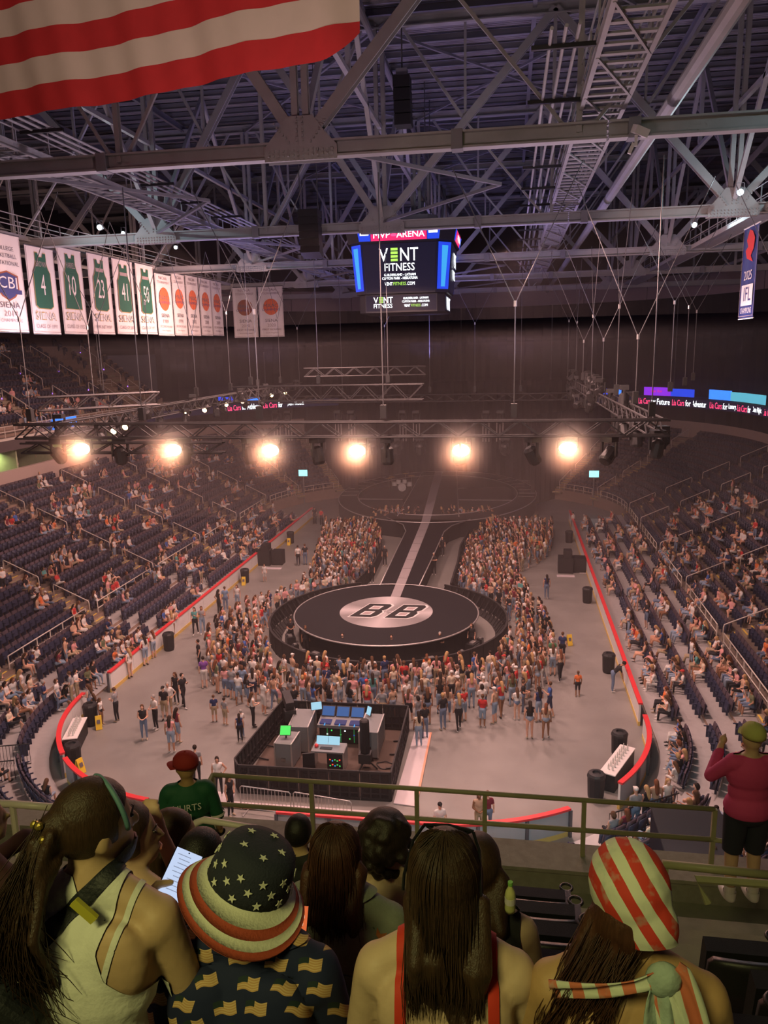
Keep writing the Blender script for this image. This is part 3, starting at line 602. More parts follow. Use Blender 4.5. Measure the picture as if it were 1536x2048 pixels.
# ------------------------------------------------------------------ roof: deck on purlins, great cross trusses, catwalks
ZT, ZTOP = 23.0, 32.2
roof = MB().add([(-60, -40, 33.2), (60, -40, 33.2), (60, 120, 33.2), (-60, 120, 33.2)], [(0, 1, 2, 3)]).build('ceiling', 'roof_deck'); roof['kind'] = 'structure'
pm = MB().ibeam((-50, 0, 0), (50, 0, 0), .16, .34, .03).mesh('purlin'); pm.materials.append(MT['steel_dark'])
for i in range(44): ob('purlin', pm, roof, (0, 6+i*1.9, 32.9))
rbm = MB()
for i in range(9): rbm.box((0, -.95+.21*i, 0), (100, .07, .05))
rbm = rbm.mesh('deck_rib'); rbm.materials.append(MT['roof_deck'])
for i in range(30): o = ob('deck_rib', rbm, roof, (0, 10+i*1.9+.95, 33.16)); o['kind'] = 'stuff'
for x in range(-40, 41, 8): MB().ibeam((x, -5, 32.5), (x, 90, 32.5), .2, .4, .03).build('joist', 'steel_dark', roof)
NODES = [-28.0, -11.5, 0.6, 17.3, 34.0]
TY = [1.5, 17.0, 32.5, 48.0, 63.5]
bolt = MB()
for i in range(14):
    for j in range(3): bolt.box((-1.0+i*.155, -.03, -.30+j*.13), (.06, .05, .06))
for i in range(6):
    for s in (-1, 1): bolt.box((s*.09, -.03, .25+i*.13), (.06, .05, .06)); bolt.box((s*(.35+i*.09), -.03, .2+i*.11), (.06, .05, .06))
bolt_me = bolt.mesh('bolt_rows'); bolt_me.materials.append(MT['steel'])
for ti, y in enumerate(TY):
    t = thing('roof_truss', f'massive pale steel roof truss spanning the hall, {nth(ti+1)} from the flag', 'truss', (0, y, ZT))
    for a, b in ((-46, -20), (-20, 9.8), (9.8, 46)):
        MB().ibeam((a, 0, 0), (b-.06, 0, 0), .42, .50, .06).build('bottom_chord', 'steel', t); MB().ibeam((a, 0, ZTOP-ZT), (b, 0, ZTOP-ZT), .42, .5, .06).build('top_chord', 'steel', t)
    tops = []
    for n0, n1 in zip([-44]+NODES, NODES+[44]): tops.append((n0+n1)/2)
    for i, n in enumerate(NODES):
        for tp in (tops[i], tops[i+1]):
            a, b = Vector((n, 0, .1)), Vector((tp, 0, ZTOP-ZT)); MB().ibeam(a, b, .34, .36, .05, up=(0, 1, 0)).build('diagonal', 'steel', t)
            mid = a+(b-a)*.5; MB().beam(mid, (mid.x, 0, ZTOP-ZT), .12, .12).build('hanger', 'steel', t); MB().beam(mid, (n+(tp-n)*.95, 0, .2), .10, .10, (0, 1, 0)).build('brace', 'steel', t)
            MB().beam(mid, (n+(tp-n)*.12, 0, ZTOP-ZT), .14, .14, (0, 1, 0)).build('brace', 'steel', t)
        for dx in (-.17, .17): MB().ibeam((n+dx, 0, 0), (n+dx, 0, ZTOP-ZT), .2, .22, .03, (0, 1, 0)).build('vertical', 'steel', t)
        g = MB(); pl = [(-1.15, -.32), (1.15, -.32), (1.15, .08), (.72, .55), (.42, .95), (-.42, .95), (-.72, .55), (-1.15, .08)]
        for yy in (-.22, .20): g.add([(n+p, yy, q) for p, q in pl]+[(n+p, yy+.03, q) for p, q in pl], [tuple(range(8)), tuple(range(15, 7, -1))]+[(i2, (i2+1) % 8, 8+(i2+1) % 8, 8+i2)[::-1] for i2 in range(8)])
        g.build('gusset', 'steel', t)
        b2 = ob('bolt_rows', bolt_me, t, (n, -.225, 0)); b2['kind'] = 'stuff'
    for tp in tops[1:-1]: MB().ibeam((tp, 0, 0), (tp, 0, ZTOP-ZT), .16, .2, .03, (0, 1, 0)).build('vertical', 'steel', t)
    for x in (-33, -6, 5.4, 10.5, 23): MB().box((x, 0, 0), (.34, .50, .56)).build('splice', 'steel_dark', t)
# long beams and slanting sway frames between the trusses
for x, z, w, m in ((11.6, 23.75, .42, 'steel'), (-10.9, 24.0, .36, 'steel'), (0.6, 31.0, .3, 'steel_dark'), (-27, 24, .3, 'steel'), (27, 24, .3, 'steel')):
    MB().tube([(x, -14, z), (x, 80, z)], w/2, 10).build('long_beam', m, None)
    tag(bpy.context.scene.objects[-1] if False else COL.objects[-1], f'long round steel beam running the length of the roof, at {"the catwalk" if x == 11.6 else "the scoreboard line" if x == .6 else "the green jersey banners" if x == -27 else "the wire rigging" if x == 27 else "the railed catwalk"}', 'beam')
for i, (y0, y1) in enumerate(zip(TY[:-1], TY[1:])):
    for j, x in enumerate((-11.5, 0.6, 17.3)):
        t = thing('sway_frame', f'crossed steel bracing between roof trusses, {nth(i+1)} bay from the flag, {("west", "middle", "east")[j]} node line', 'bracing')
        ym = (y0+y1)/2
        for a, b in (((x, y0, 23.3), (x, ym, 32.0)), ((x, y1, 23.3), (x, ym, 32.0)), ((x, y0, 27.6), (x, y1, 27.6)), ((x, ym, 27.6), (x, ym, 32))): MB().beam(a, b, .2, .2).build('strut', 'steel', t)
        if j < 2:
            for a, b in (((x, y0, 32), (x+12, y1, 32)), ((x, y1, 32), (x+12, y0, 32)))+((((x, y0, 23.2), (x+6, ym, 23.2)), ((x, y1, 23.2), (x+6, ym, 23.2))) if (i, j) != (1, 1) else ()): MB().beam(a, b, .12, .12).build('strut', 'steel_dark', t)
slat_me = MB().box((0, 0, 0), (1.15, .16, .05)).mesh('slat'); slat_me.materials.append(MT['steel'])
cpost_me = MB().box((0, 0, .55), (.05, .05, 1.1)).mesh('post'); cpost_me.materials.append(MT['steel'])
def catwalk(x, z, y0, y1, label, slat=True, pipes=True):
    t = thing('catwalk', label, 'catwalk', (x, 0, z))
    for dx in (-.6, .6):
        MB().ibeam((dx, y0, 0), (dx, y1, 0), .12, .26, .03).build('stringer', 'steel', t)
        for h in (.55, 1.1): MB().tube([(dx, y0, h), (dx, y1, h)], .03, 6).build('rail', 'steel', t)
        y = y0
        while y < min(y1, 60): ob('post', cpost_me, t, (dx, y, 0)); y += 2.0 if y < 30 else 3
    y = y0
    if slat:
        while y < 46: ob('slat', slat_me, t, (0, y, -.06)); y += .62
    MB().box((0, (46 if slat else y0)/2+y1/2, -.05), (1.15, y1-(46 if slat else y0), .06)).build('deck', 'steel', t)
    if slat:
        for k, y in enumerate(np.arange(y0, 44, 3.1)): MB().beam((-.6, y, -.12), (.6, y+3.1, -.12), .06, .06).build('brace', 'steel', t)
    return t
catwalk(9.6, 23.7, -9, 72, 'slatted steel catwalk seen from below, right of the scoreboard')
catwalk(-9.4, 23.6, -3, 72, 'railed steel catwalk between the flag and the scoreboard')
catwalk(-19.4, 23.2, 2, 70, 'railed catwalk lit white above the hanging banners', False)
catwalk(19.4, 23.1, 6, 70, 'catwalk with a white lamp above the narrow dark pennant', False)
# lamp bars slung beside the inner catwalks
for x, z, lab in ((8.2, 23.9, 'violet-lit pipe ladder slung beside the slatted catwalk'), (-7.9, 24.1, 'bright pipe run hung along the railed catwalk')):
    t = thing('pipe_ladder', lab, 'pipes', (x, 0, z))
    for dx in (-.32, 0, .3): MB().tube([(dx, -4, .1*dx), (dx, 60, .1*dx)], .045, 6).build('pipe', 'steel', t)
    for y in np.arange(-3, 56, 4.2): MB().box((0, y, -.08), (1.5, .1, .1)).build('bar', 'fixture', t)
def flood(px, py, X, label, aim, power, col=(.72, .92, 1.0), r=.16):
    p = at(px, py, 'X', X); t = thing('floodlight', label, 'floodlight', p)
    MB().lathe([(r*.7, -.28), (r*1.15, 0), (r*1.15, .04), (r*.9, .04)], 14, M=Euler((PI/2, 0, 0)).to_matrix()).build('housing', 'steel_dark', t, smooth=False)
    MB().lathe([(.0, -.01), (r, -.01), (r, .01), (0, .01)], 14, M=Euler((PI/2, 0, 0)).to_matrix()).build('lens', 'lens_white', t, (0, -.08, 0))
    MB().tube([(-r*1.25, 0, 0), (-r*1.25, 0, .4), (r*1.25, 0, .4), (r*1.25, 0, 0)], .02, 5).build('yoke', 'steel_dark', t)
    l = lamp('flood_beam', 'SPOT', p+Vector((0, -.3, 0)), aim, power, col, .15, 110, 1.0); return t
flood(200, 455, -19.2, 'largest white floodlight on the banner catwalk, above the number 23 jersey', (-12, 10, 22), 900)
flood(247, 467, -19.2, 'white floodlight on the banner catwalk, right of the largest one', (-11, 17, 22), 350, r=.12)
flood(352, 495, -19.2, 'white floodlight on the banner catwalk, farthest along it', (-13, 26, 22), 500, r=.13)
flood(1480, 385, 17.0, 'white floodlight at the right-hand gusset of the second truss', (16, 12, 22.5), 1100, r=.13)
flood(1388, 450, 17.4, 'white floodlight on the catwalk left of the narrow dark pennant', (17, 20, 23), 500, r=.14)
# pale lamp boxes stored on the beams, dark speaker stack
pb = thing('lamp_housing', 'pale boxy lamp housing clamped to the long beam near the second truss', 'lamp', at(1280, 262, 'Y', 1.2))
MB().box((0, 0, 0), (.42, .35, .22), Euler((.3, .3, .4)).to_matrix()).build('hood', 'board_white', pb); MB().box((-.1, 0, -.25), (.08, .08, .3)).build('stem', 'board_white', pb); MB().box((-.22, 0, -.45), (.10, .10, .3), Euler((0, .4, 0)).to_matrix()).build('bracket', 'board_white', pb)
sk = thing('speaker_array', 'dark hanging speaker stack left of the scoreboard', 'speaker', at(620, 470, 'Y', 16.0))
for i in range(6): MB().box((0, .05*i, 1.0-.36*i), (1.0, .8, .34), Euler((-.06*i, 0, 0)).to_matrix()).build('cabinet', 'black', sk)
for x in (-.45, .45): MB().tube([(x, 0, 1.15), (x, 0, 9)], .025, 5).build('cable', 'wire', sk)
s2 = thing('speaker_array', 'dark hanging frame high above the scoreboard', 'speaker', at(805, 210, 'Y', 14.0))
for i in range(4): MB().box((0, .1*i, .9-.5*i), (.75, .8, .46)).build('cabinet', 'black', s2)
MB().box((0, 0, 1.3), (.5, .5, .3)).build('bracket', 'steel_dark', s2); MB().tube([(0, 0, 1.4), (0, 0, 33-s2.location.z)], .04, 5).build('cable', 'wire', s2)
# ------------------------------------------------------------------ scoreboard
SB = thing('scoreboard', 'eight-sided hanging scoreboard with lit advertising screens', 'scoreboard', (.15, 29.6, 0))
def octo(h, c): return [(-h+c, -h), (h-c, -h), (h, -h+c), (h, h-c), (h-c, h), (-h+c, h), (-h, h-c), (-h, -h+c)]
def taper(h0, c0, z0, h1, c1, z1, m, name):
    a, b = octo(h0, c0), octo(h1, c1); MB().add([(x, y, z0) for x, y in a]+[(x, y, z1) for x, y in b], [(i, (i+1) % 8, 8+(i+1) % 8, 8+i) for i in range(8)]+[tuple(range(7, -1, -1)), tuple(range(8, 16))]).build(name, m, SB)
taper(2.75, .45, 19.25, 2.75, .45, 20.35, 'black', 'lower_ring'); taper(2.95, .75, 20.4, 3.2, .85, 23.5, 'black', 'body'); taper(3.35, .8, 23.5, 3.5, .85, 24.25, 'black', 'top_ring'); taper(2.2, .5, 24.25, 2.2, .5, 25.2, 'steel_dark', 'hoist_frame')
for i in range(4):
    M = Matrix.Rotation(i*PI/2, 3, 'Z'); rz = i*PI/2
    def q(n, m, pts, z=0):
        MB().add([M @ Vector(p) for p in pts], [(0, 1, 2, 3)]).build(n, m, SB)
    if i in (0, 1):
        q('main_screen', 'led_black', [(-2.15, -2.99, 20.5), (2.15, -2.99, 20.5), (2.3, -3.22, 23.4), (-2.3, -3.22, 23.4)])
        q('lower_screen', 'led_black', [(-2.25, -2.77, 19.35), (2.25, -2.77, 19.35), (2.25, -2.77, 20.3), (-2.25, -2.77, 20.3)])
        q('name_panel', 'led_pink', [(-1.75, -3.385, 23.55), (1.75, -3.385, 23.55), (1.75, -3.515, 24.2), (-1.75, -3.515, 24.2)])
        for sx in (-1, 1): q('end_panel', 'led_blue', [(sx*1.78, -3.385, 23.55), (sx*2.5, -3.385, 23.55), (sx*2.6, -3.515, 24.2), (sx*1.78, -3.515, 24.2)][::sx])
    # chamfer screens
    MB().add([M @ Vector(p) for p in ((2.32, -2.99, 20.6), (2.97, -2.34, 20.6), (3.19, -2.46, 23.4), (2.46, -3.19, 23.4))], [(0, 1, 2, 3)]).build('corner_screen', 'led_blue', SB)
    MB().add([M @ Vector(p) for p in ((2.55, -2.80, 20.75), (2.78, -2.57, 20.75), (3.02, -2.67, 23.2), (2.67, -3.02, 23.2))], [(0, 1, 2, 3)]).build('corner_graphic', 'led_cyan', SB)
def st(s, m, x, z, w, h, y=-3.14): return text('lettering', s, m, SB, (x, y, z), w, h)
st('MVP', 'led_white', -1.05, 23.88, 1.05, .36, -3.5); st('ARENA', 'led_white', .75, 23.88, 1.75, .36, -3.5)
MB().lathe([(0, -.005), (.13, -.005), (.13, .005), (0, .005)], 10, M=Euler((PI/2, 0, 0)).to_matrix() @ Matrix.Diagonal((1.5, .7, 1))).build('emblem', 'led_redpink', SB, (-.3, -3.5, 23.86))
for sx in (-1, 1): MB().box((sx*2.15, -3.5, 23.97), (.55, .01, .16)).build('bright_strip', 'led_white', SB)
yy = -3.24
st('V', 'led_white', -1.0, 22.72, .56, .78, yy); st('NT', 'led_white', .62, 22.72, 1.12, .78, yy)
for k in range(4): MB().box((0, 0, 0), (.44, .01, .15)).build('bar', 'led_green', SB, (-.32, yy, 22.40+.215*k))
st('FITNESS', 'led_white', 0, 21.98, 1.9, .46, yy+.05); st('GUILDERLAND - LATHAM', 'led_white', 0, 21.52, 2.0, .15, yy+.1); st('CLIFTON PARK - NISKAYUNA', 'led_white', 0, 21.31, 2.25, .16, yy+.1)
st('VENT', 'led_white', -.72, 20.98, .5, .2, yy+.12); st('FITNESS', 'led_green', -.02, 20.98, .8, .2, yy+.12); st('.COM', 'led_white', .68, 20.98, .5, .2, yy+.12)
st('V', 'led_white', -1.62, 20.02, .3, .36, -2.8); st('NT', 'led_white', -.82, 20.02, .58, .36, -2.8)
for k in range(4): MB().box((0, 0, 0), (.22, .01, .07)).build('bar', 'led_green', SB, (-1.28, -2.8, 19.88+.1*k))
st('FITNESS', 'led_white', -1.16, 19.66, 1.2, .26, -2.8); st('GUILDERLAND - LATHAM', 'led_white', .95, 20.1, 1.6, .13, -2.8); st('CLIFTON PARK - NISKAYUNA', 'led_white', .95, 19.9, 1.75, .13, -2.8); st('VENT', 'led_white', .4, 19.65, .4, .16, -2.8); st('FITNESS', 'led_green', .95, 19.65, .6, .16, -2.8); st('.COM', 'led_white', 1.5, 19.65, .4, .16, -2.8)
text('lettering', 'VENT', 'led_white', SB, (3.24, 0, 22.5), 2.2, .9, (PI/2, 0, PI/2)); text('lettering', 'FITNESS', 'led_white', SB, (3.16, 0, 21.6), 2.2, .6, (PI/2, 0, PI/2)); text('lettering', 'VENT', 'led_white', SB, (2.8, 0, 19.8), 3.0, .8, (PI/2, 0, PI/2)); text('lettering', 'ARENA', 'led_white', SB, (3.5, .3, 23.88), 2.4, .4, (PI/2, 0, PI/2))
for x, y in ((-1.5, -1.5), (1.5, -1.5), (1.5, 1.5), (-1.5, 1.5)): MB().tube([(x, y, 25.2), (x, y, 33)], .04, 5).build('hoist_cable', 'wire', SB)
# ------------------------------------------------------------------ banners
def banner(name, label, w, h, loc, rz, m='cloth_white', rod='post_dark'):
    t = thing(name, label, 'banner', loc, rz, 'hanging banners')
    mb = MB(); n = 8   # gently waving cloth with two faces
    vs = []; 
    for i in range(n+1):
        x = -w/2+w*i/n; y = .025*math.sin(i*1.3)
        vs += [(x, y, 0), (x, y, -h), (x, y+.012, 0), (x, y+.012, -h)]
    fs = []
    for i in range(n): a, b = 4*i, 4*i+4; fs += [(a, b, b+1, a+1)[::-1], (a+2, b+2, b+3, a+3), (a, b, b+2, a+2), (a+1, b+1, b+3, a+3)[::-1]]
    mb.add(vs, fs).build('cloth', m, t)
    MB().tube([(-w/2-.05, 0, .03), (w/2+.05, 0, .03)], .035, 6).build('top_rod', rod, t); MB().tube([(-w/2, 0, -h-.02), (w/2, 0, -h-.02)], .03, 6).build('bottom_rod', rod, t)
    e = MB()
    for x in (-w/2+.05, w/2-.05): e.box((x, -.035, -h/2), (.025, .004, h-.15))
    e.box((0, -.035, -h+.1), (w-.1, .004, .025)); e.build('border', 'print_grey', t); return t
def bt(t, s, m, x, z, w, h): return text('lettering', s, m, t, (x, -.04, z), w, h)
BX = -18.0
def left_banner(px0, px1, pytop, pybot, label):
    a = at(px0, pybot, 'X', BX); b = at(px1, pybot, 'X', BX); w = abs(b.y-a.y); zb = (a.z+b.z)/2; zt = at((px0+px1)/2-10, pytop, 'X', BX).z
    return banner('banner', label, w, zt-zb, (BX, (a.y+b.y)/2, zt), PI/2), w, zt-zb
def jersey(t, w, h, num, name, foot, gold=True, sq=False):
    J = [(-.27, .97), (-.13, .97), (-.08, .90), (.08, .90), (.13, .97), (.27, .97), (.27, .80), (.33, .70), (.42, .63), (.44, .05), (.30, 0), (-.30, 0), (-.44, .05), (-.42, .63), (-.33, .70), (-.27, .80)]
    if sq: J[9], J[10], J[11], J[12] = (.48, 0), (.3, 0), (-.3, 0), (-.48, 0)
    H = h*.655; z0 = -h*.70; sx = w*.70
    MB().add([(x*sx*1.06, -.030, z0-.04+y*(H+.08)) for x, y in J], [tuple(range(16))]).build('jersey_trim', 'print_gold', t)
    MB().add([(x*sx, -.036, z0+y*H) for x, y in J], [tuple(range(16))]).build('jersey_print', 'print_green', t)
    bt(t, num, 'cloth_white', 0, z0+H*.42, w*.30*(1 if len(num) > 1 else .55), H*.36)
    if name: bt(t, name, 'print_grey', 0, z0+H*.78, w*.36, H*.10)
    else: MB().box((0, -.038, z0+H*.78), (w*.34, .004, H*.07)).build('name_strip', 'print_grey', t)
    bt(t, 'SIENA', 'print_gold', 0, -h*.79, w*.74, h*.095); bt(t, 'SIENA', 'cloth_white', .0, -h*.79, w*.70, h*.075).location.y = -.044
    bt(t, foot, 'print_grey', 0, -h*.91, w*.76, h*.045)
t, w, h = left_banner(-8, 58, 470, 664, 'white college basketball champions banner with a round crest, cut by the picture edge')
for i, s in enumerate(('COLLEGE', 'BASKETBALL', 'INVITATIONAL')): bt(t, s, 'print_dark', 0, -h*(.14+.075*i), w*(.55, .7, .8)[i], h*.042)
sh = [(-.36, .3), (0, .42), (.36, .3), (.36, -.12), (.22, -.32), (0, -.45), (-.22, -.32), (-.36, -.12)]
MB().add([(x*w*.92, -.030, -h*.52+y*h*.36) for x, y in sh], [tuple(range(7, -1, -1))]).build('crest', 'print_brown', t); MB().add([(x*w*.82, -.034, -h*.52+y*h*.32) for x, y in sh], [tuple(range(7, -1, -1))]).build('crest_field', 'print_navy', t)
bt(t, 'CBI', 'cloth_white', 0, -h*.49, w*.56, h*.12); MB().box((0, -.042, -h*.58), (w*.8, .004, h*.045)).build('ribbon', 'print_navy', t)
bt(t, 'SIENA', 'print_dark', 0, -h*.72, w*.6, h*.06); bt(t, '2014', 'print_grey', 0, -h*.81, w*.42, h*.06); bt(t, 'CHAMPIONS', 'print_grey', 0, -h*.88, w*.66, h*.035)
for px0, px1, top, num, nm, ft, lab in ((68, 122, 497, '4', 'BROWN', 'CLASS OF 1991', 'white banner with green jersey number four'), (130, 176, 500, '10', 'HARRELL', 'CLASS OF 1952', 'white banner with green jersey number ten'), (188, 230, 511, '23', None, '1994 NIT MVP', 'white banner with green jersey number twenty-three'), (236, 275, 521, '41', None, 'CLASS OF 2009', 'white banner with green jersey number forty-one'), (281, 315, 530, '50', None, 'CLASS OF 1971', 'white banner with green jersey number fifty')):
    t, w, h = left_banner(px0, px1, top, 668, lab); jersey(t, w, h, num, nm, ft, sq=num == '10')
def ball(t, w, h, word, yr, m, foot, foot2):
    bt(t, 'NCAA', 'print_grey', 0, -h*.06, w*.5, h*.05); bt(t, 'TOURNAMENT', 'print_grey', 0, -h*.13, w*.74, h*.04)
    MB().lathe([(0, -.003), (1, -.003), (1, .003), (0, .003)], 24, M=Euler((PI/2, 0, 0)).to_matrix() @ Matrix.Diagonal((w*.31, w*.31, 1))).build('ball_print', m, t, (0, -.032, -h*.40))
    s = MB()
    for a in (-1, 1): s.tube([(a*w*.30*math.cos(u)*.55+a*.02-a*w*.30, -.037, w*.3*math.sin(u)) for u in np.linspace(-.9, .9, 7)], .008, 4)
    s.box((0, -.037, 0), (.016, .004, w*.6)); s.build('ball_seams', 'print_dark', t, (0, 0, -h*.40))
    bt(t, word, 'print_dark', 0, -h*.375, w*.58, h*.075); bt(t, 'CHAMPIONS', 'print_navy', 0, -h*.455, w*.72, h*.045)
    bt(t, 'SIENA', 'print_dark', 0, -h*.67, w*.5, h*.06); bt(t, yr, 'print_grey', 0, -h*.765, w*.34, h*.06); bt(t, foot, 'print_grey', 0, -h*.85, w*.76, h*.035); bt(t, foot2, 'print_grey', 0, -h*.92, w*.52, h*.028)
for px0, px1, top, yr, wd, lab in ((318, 349, 549, '1989', 'NAC', 'NAC tournament banner dated 1989 with orange ball'), (351, 376, 548, '1999', 'MAAC', 'narrow orange ball banner dated nineteen ninety-nine'), (378, 402, 552, '2002', 'MAAC', 'narrow orange ball banner dated two thousand two'), (404, 426, 557, '2008', 'MAAC', 'narrow orange ball banner dated two thousand eight'), (427, 448, 562, '2009', 'MAAC', 'narrow orange ball banner dated 2009, last of the angled row')):
    t, w, h = left_banner(px0, px1, top, 671, lab); ball(t, w, h, wd, yr, 'print_orange', 'SECOND ROUND', 'East Regional')
for x, yr, m, lab in ((-17.35, '2010', 'print_brown', 'brown ball tournament banner dated 2010 facing the hall'), (-14.85, '2020', 'print_orange', 'red ball tournament banner dated 2020 facing the hall')):
    t = banner('banner', lab, 2.35, 4.5, (x, 47.6, 22.85), 0); ball(t, 2.35, 4.5, 'MAAC', yr, m, 'FIRST ROUND', 'South Regional')
t = banner('pennant', 'narrow dark pennant dated 2025 with a red bird emblem, hanging at the right', 2.35, 4.1, (18.0, 16.2, 22.1), -PI/2, 'cloth_blue', 'white_paint')
bird = [(-.1, .5), (.15, .42), (.35, .2), (.3, -.1), (.1, -.3), (.3, -.5), (-.2, -.35), (-.35, -.1), (-.15, 0), (-.3, .2)]
MB().add([(x*1.9, -.032, -.85+y*1.5) for x, y in bird], [tuple(range(len(bird)-1, -1, -1))]).build('bird_print', 'cloth_red', t)
bt(t, '2025', 'cloth_white', 0, -2.15, 1.2, .42); MB().box((0, -.034, -3.05), (1.75, .004, .95)).build('white_field', 'cloth_white', t); bt(t, 'IFL', 'print_navy', .1, -3.0, 1.1, .62).location.y = -.046; bt(t, 'CHAMPIONS', 'cloth_white', 0, -3.75, 1.7, .26)
# ------------------------------------------------------------------ the great flag
flag = thing('flag', 'huge red and white striped flag hanging from the roof', 'flag', (0, 0, 0), 0)
fa = Vector((-9.6, -4.65, 22.35)); fb = Vector((4.22, -7.9, 22.26))
FD = (fb-fa); FL = FD.length; FD.normalize(); FN = Vector((FD.y, -FD.x, 0)); SH = .555
def fold(u): return .05*math.sin(u*5.0+.6)+.03*math.sin(u*13+1)+.014*math.sin(u*33)
NF = 150
for k in range(13):
    vs = []; fs = []
    for j in range(4):
        for i in range(NF+1):
            u = i/NF; zz = k*SH+SH*j/3; d = fold(u*3+.04*zz)*(1.0+.06*(12-k))
            sag = .05*math.sin(u*7.5+1.0)+.02*math.sin(u*19)
            p = fa+FD*(u*FL)+FN*d; e = 0
            if k == 0 and u > .945: e = ((u-.945)/.055)**2*.36*(1-j/3)
            vs.append((p.x, p.y, p.z+zz+sag+e))
    fs = [(j*(NF+1)+i, j*(NF+1)+i+1, (j+1)*(NF+1)+i+1, (j+1)*(NF+1)+i) for j in range(3) for i in range(NF)]
    MB().add(vs, fs).build('stripe', 'cloth_red' if k % 2 == 0 else 'cloth_cream', flag, smooth=True)
MB().add([fa+FD*(u*FL*.40)+FN*(fold(u*1.2)+.14)+Vector((0, 0, z)) for z in (SH*6, SH*13) for u in np.linspace(0, 1, 30)], [(i, i+1, 31+i, 30+i) for i in range(29)]).build('canton', 'cloth_blue', flag)
MB().tube([fa+Vector((0, 0, 13*SH+.05)), fb+Vector((0, 0, 13*SH+.05))], .06, 6).build('hanging_rod', 'steel', flag)
for u in (.05, .35, .65, .95):
    p = fa+FD*(u*FL); MB().tube([p+Vector((0, 0, 13*SH)), p+Vector((0, 0, 13*SH+5))], .02, 4).build('hanging_rope', 'wire', flag)
# ------------------------------------------------------------------ stage: round thrust, runway, great oval ring
ZS = 1.5; DC = Vector((-.15, 20.1, 0)); DR = 5.5
def disc(c, rx, ry, n=72): return [(c[0]+rx*math.cos(2*PI*i/n), c[1]+ry*math.sin(2*PI*i/n)) for i in range(n)]
stg = thing('round_stage', 'round black stage with a silver rim and a BB emblem', 'stage')
MB().prism(disc(DC, DR, DR), ZS-.12, ZS).build('deck', 'stage_top', stg); MB().prism(disc(DC, DR-.25, DR-.25), 0, ZS-.12).build('skirt', 'stage_skirt', stg)
MB().tube([(x, y, ZS-.02) for x, y in disc(DC, DR+.02, DR+.02)], .05, 6, closed=True).build('rim', 'stage_edge', stg, smooth=True)
# brushed silver print
m = bpy.data.materials.new('brushed_print'); m.use_nodes = True; nt = m.node_tree; b = nt.nodes['Principled BSDF']; b.inputs['Roughness'].default_value = .45
tc = nt.nodes.new('ShaderNodeTexCoord'); gr = nt.nodes.new('ShaderNodeTexGradient'); gr.gradient_type = 'RADIAL'; nt.links.new(tc.outputs['Object'], gr.inputs[0])
cr = nt.nodes.new('ShaderNodeValToRGB'); nt.links.new(gr.outputs[0], cr.inputs[0]); e = cr.color_ramp.elements
e[0].position = 0; e[0].color = (.62, .58, .60, 1); e[1].position = 1; e[1].color = (.62, .58, .60, 1)
for p_, v in ((.06, .30), (.14, .28), (.24, .62), (.33, .34), (.42, .26), (.5, .62), (.57, .28), (.68, .34), (.76, .72), (.84, .36), (.93, .28)):
    x = e.new(p_); x.color = (v, v*.93, v*.96, 1)
nt.links.new(cr.outputs[0], b.inputs['Base Color']); MT['brushed_print'] = m
MB().prism(disc((0, 0), 2.8, 2.8, 56), ZS, ZS+.006).build('silver_disc', 'brushed_print', stg, DC)
BO = [(0, 0), (.80, 0), (.94, .13), (.94, .40), (.83, .50), (.94, .60), (.94, .87), (.80, 1), (0, 1)]
def bb(x0, w, h, y0, m, z, poly, name, sh=.34):
    MB().add([(x0+p*w+q*h*sh, y0+q*h, z) for p, q in poly], [tuple(range(len(poly)))]).build(name, m, stg, DC)
for x0 in (-2.05, .08):
    w, h, y0 = 1.62, 2.45, -1.15
    g = .07
    bb(x0-.10, w+.2, h+.2, y0-.1, 'white_paint', ZS+.009, BO, 'letter_outline'); bb(x0, w, h, y0, 'black', ZS+.012, BO, 'letter')
    for q0, q1 in ((.16, .42), (.58, .84)):
        bx = [(.26, q0), (.66, q0), (.66, q1), (.26, q1)]; bb(x0, w, h, y0, 'white_paint', ZS+.015, bx, 'counter_outline'); bb(x0, w, h, y0, 'print_grey', ZS+.018, [(.32, q0+.05), (.60, q0+.05), (.60, q1-.05), (.32, q1-.05)], 'counter')
# speakers and lamps tucked under the rim
run = thing('runway', 'long black runway with a pale central strip joining the two stages', 'stage')
L1 = [(-1.38, 25.3), (-1.55, 33), (-1.70, 41), (-2.3, 43.5), (-4.2, 46.3)]; R1 = [(1.24, 25.3), (1.45, 33), (1.62, 41), (2.1, 43.3), (3.6, 46.0)]
MB().prism(R1+L1[::-1], ZS-.12, ZS).build('deck', 'stage_top', run); MB().prism([(x*.88, y) for x, y in R1]+[(x*.88, y) for x, y in L1[::-1]], 0, ZS-.12).build('skirt', 'stage_skirt', run)
for e_ in (L1, R1): MB().tube([(x, y, ZS) for x, y in e_], .045, 6).build('rim', 'stage_edge', run, smooth=True)
st_ = [(-.30, 22.9), (.32, 22.9), (-.05, 44.5), (-1.10, 74), (-1.95, 74), (-.85, 44.5)]
MB().prism([(.32, 22.9), (.02, 44.5), (-.75, 44.5), (-.30, 22.9)], ZS+.002, ZS+.012).build('pale_strip', 'mat_grey' if 'mat_grey' in MT else mat('mat_grey', (.42, .38, .40), .5, noise=.08, nscale=2).name, run)
MB().prism([(.02, 44.5), (-1.25, 74), (-2.3, 74), (-.75, 44.5)], ZS+.002, ZS+.012).build('pale_strip', 'mat_grey', run)
for y in np.arange(27, 44, 2.4): MB().box((-.33*(y-22.9)/21.6, y, ZS+.014), (.62, .03, .006)).build('joint', 'stage_top', run)
OC = (-.6, 59.4); RX, RY = 10.6, 15.0
ring = thing('oval_stage', 'great oval black stage ring around the band pit at the far end', 'stage')
n = 80; o1, o2 = disc(OC, RX, RY, n), disc(OC, RX-2.0, RY-3.2, n)
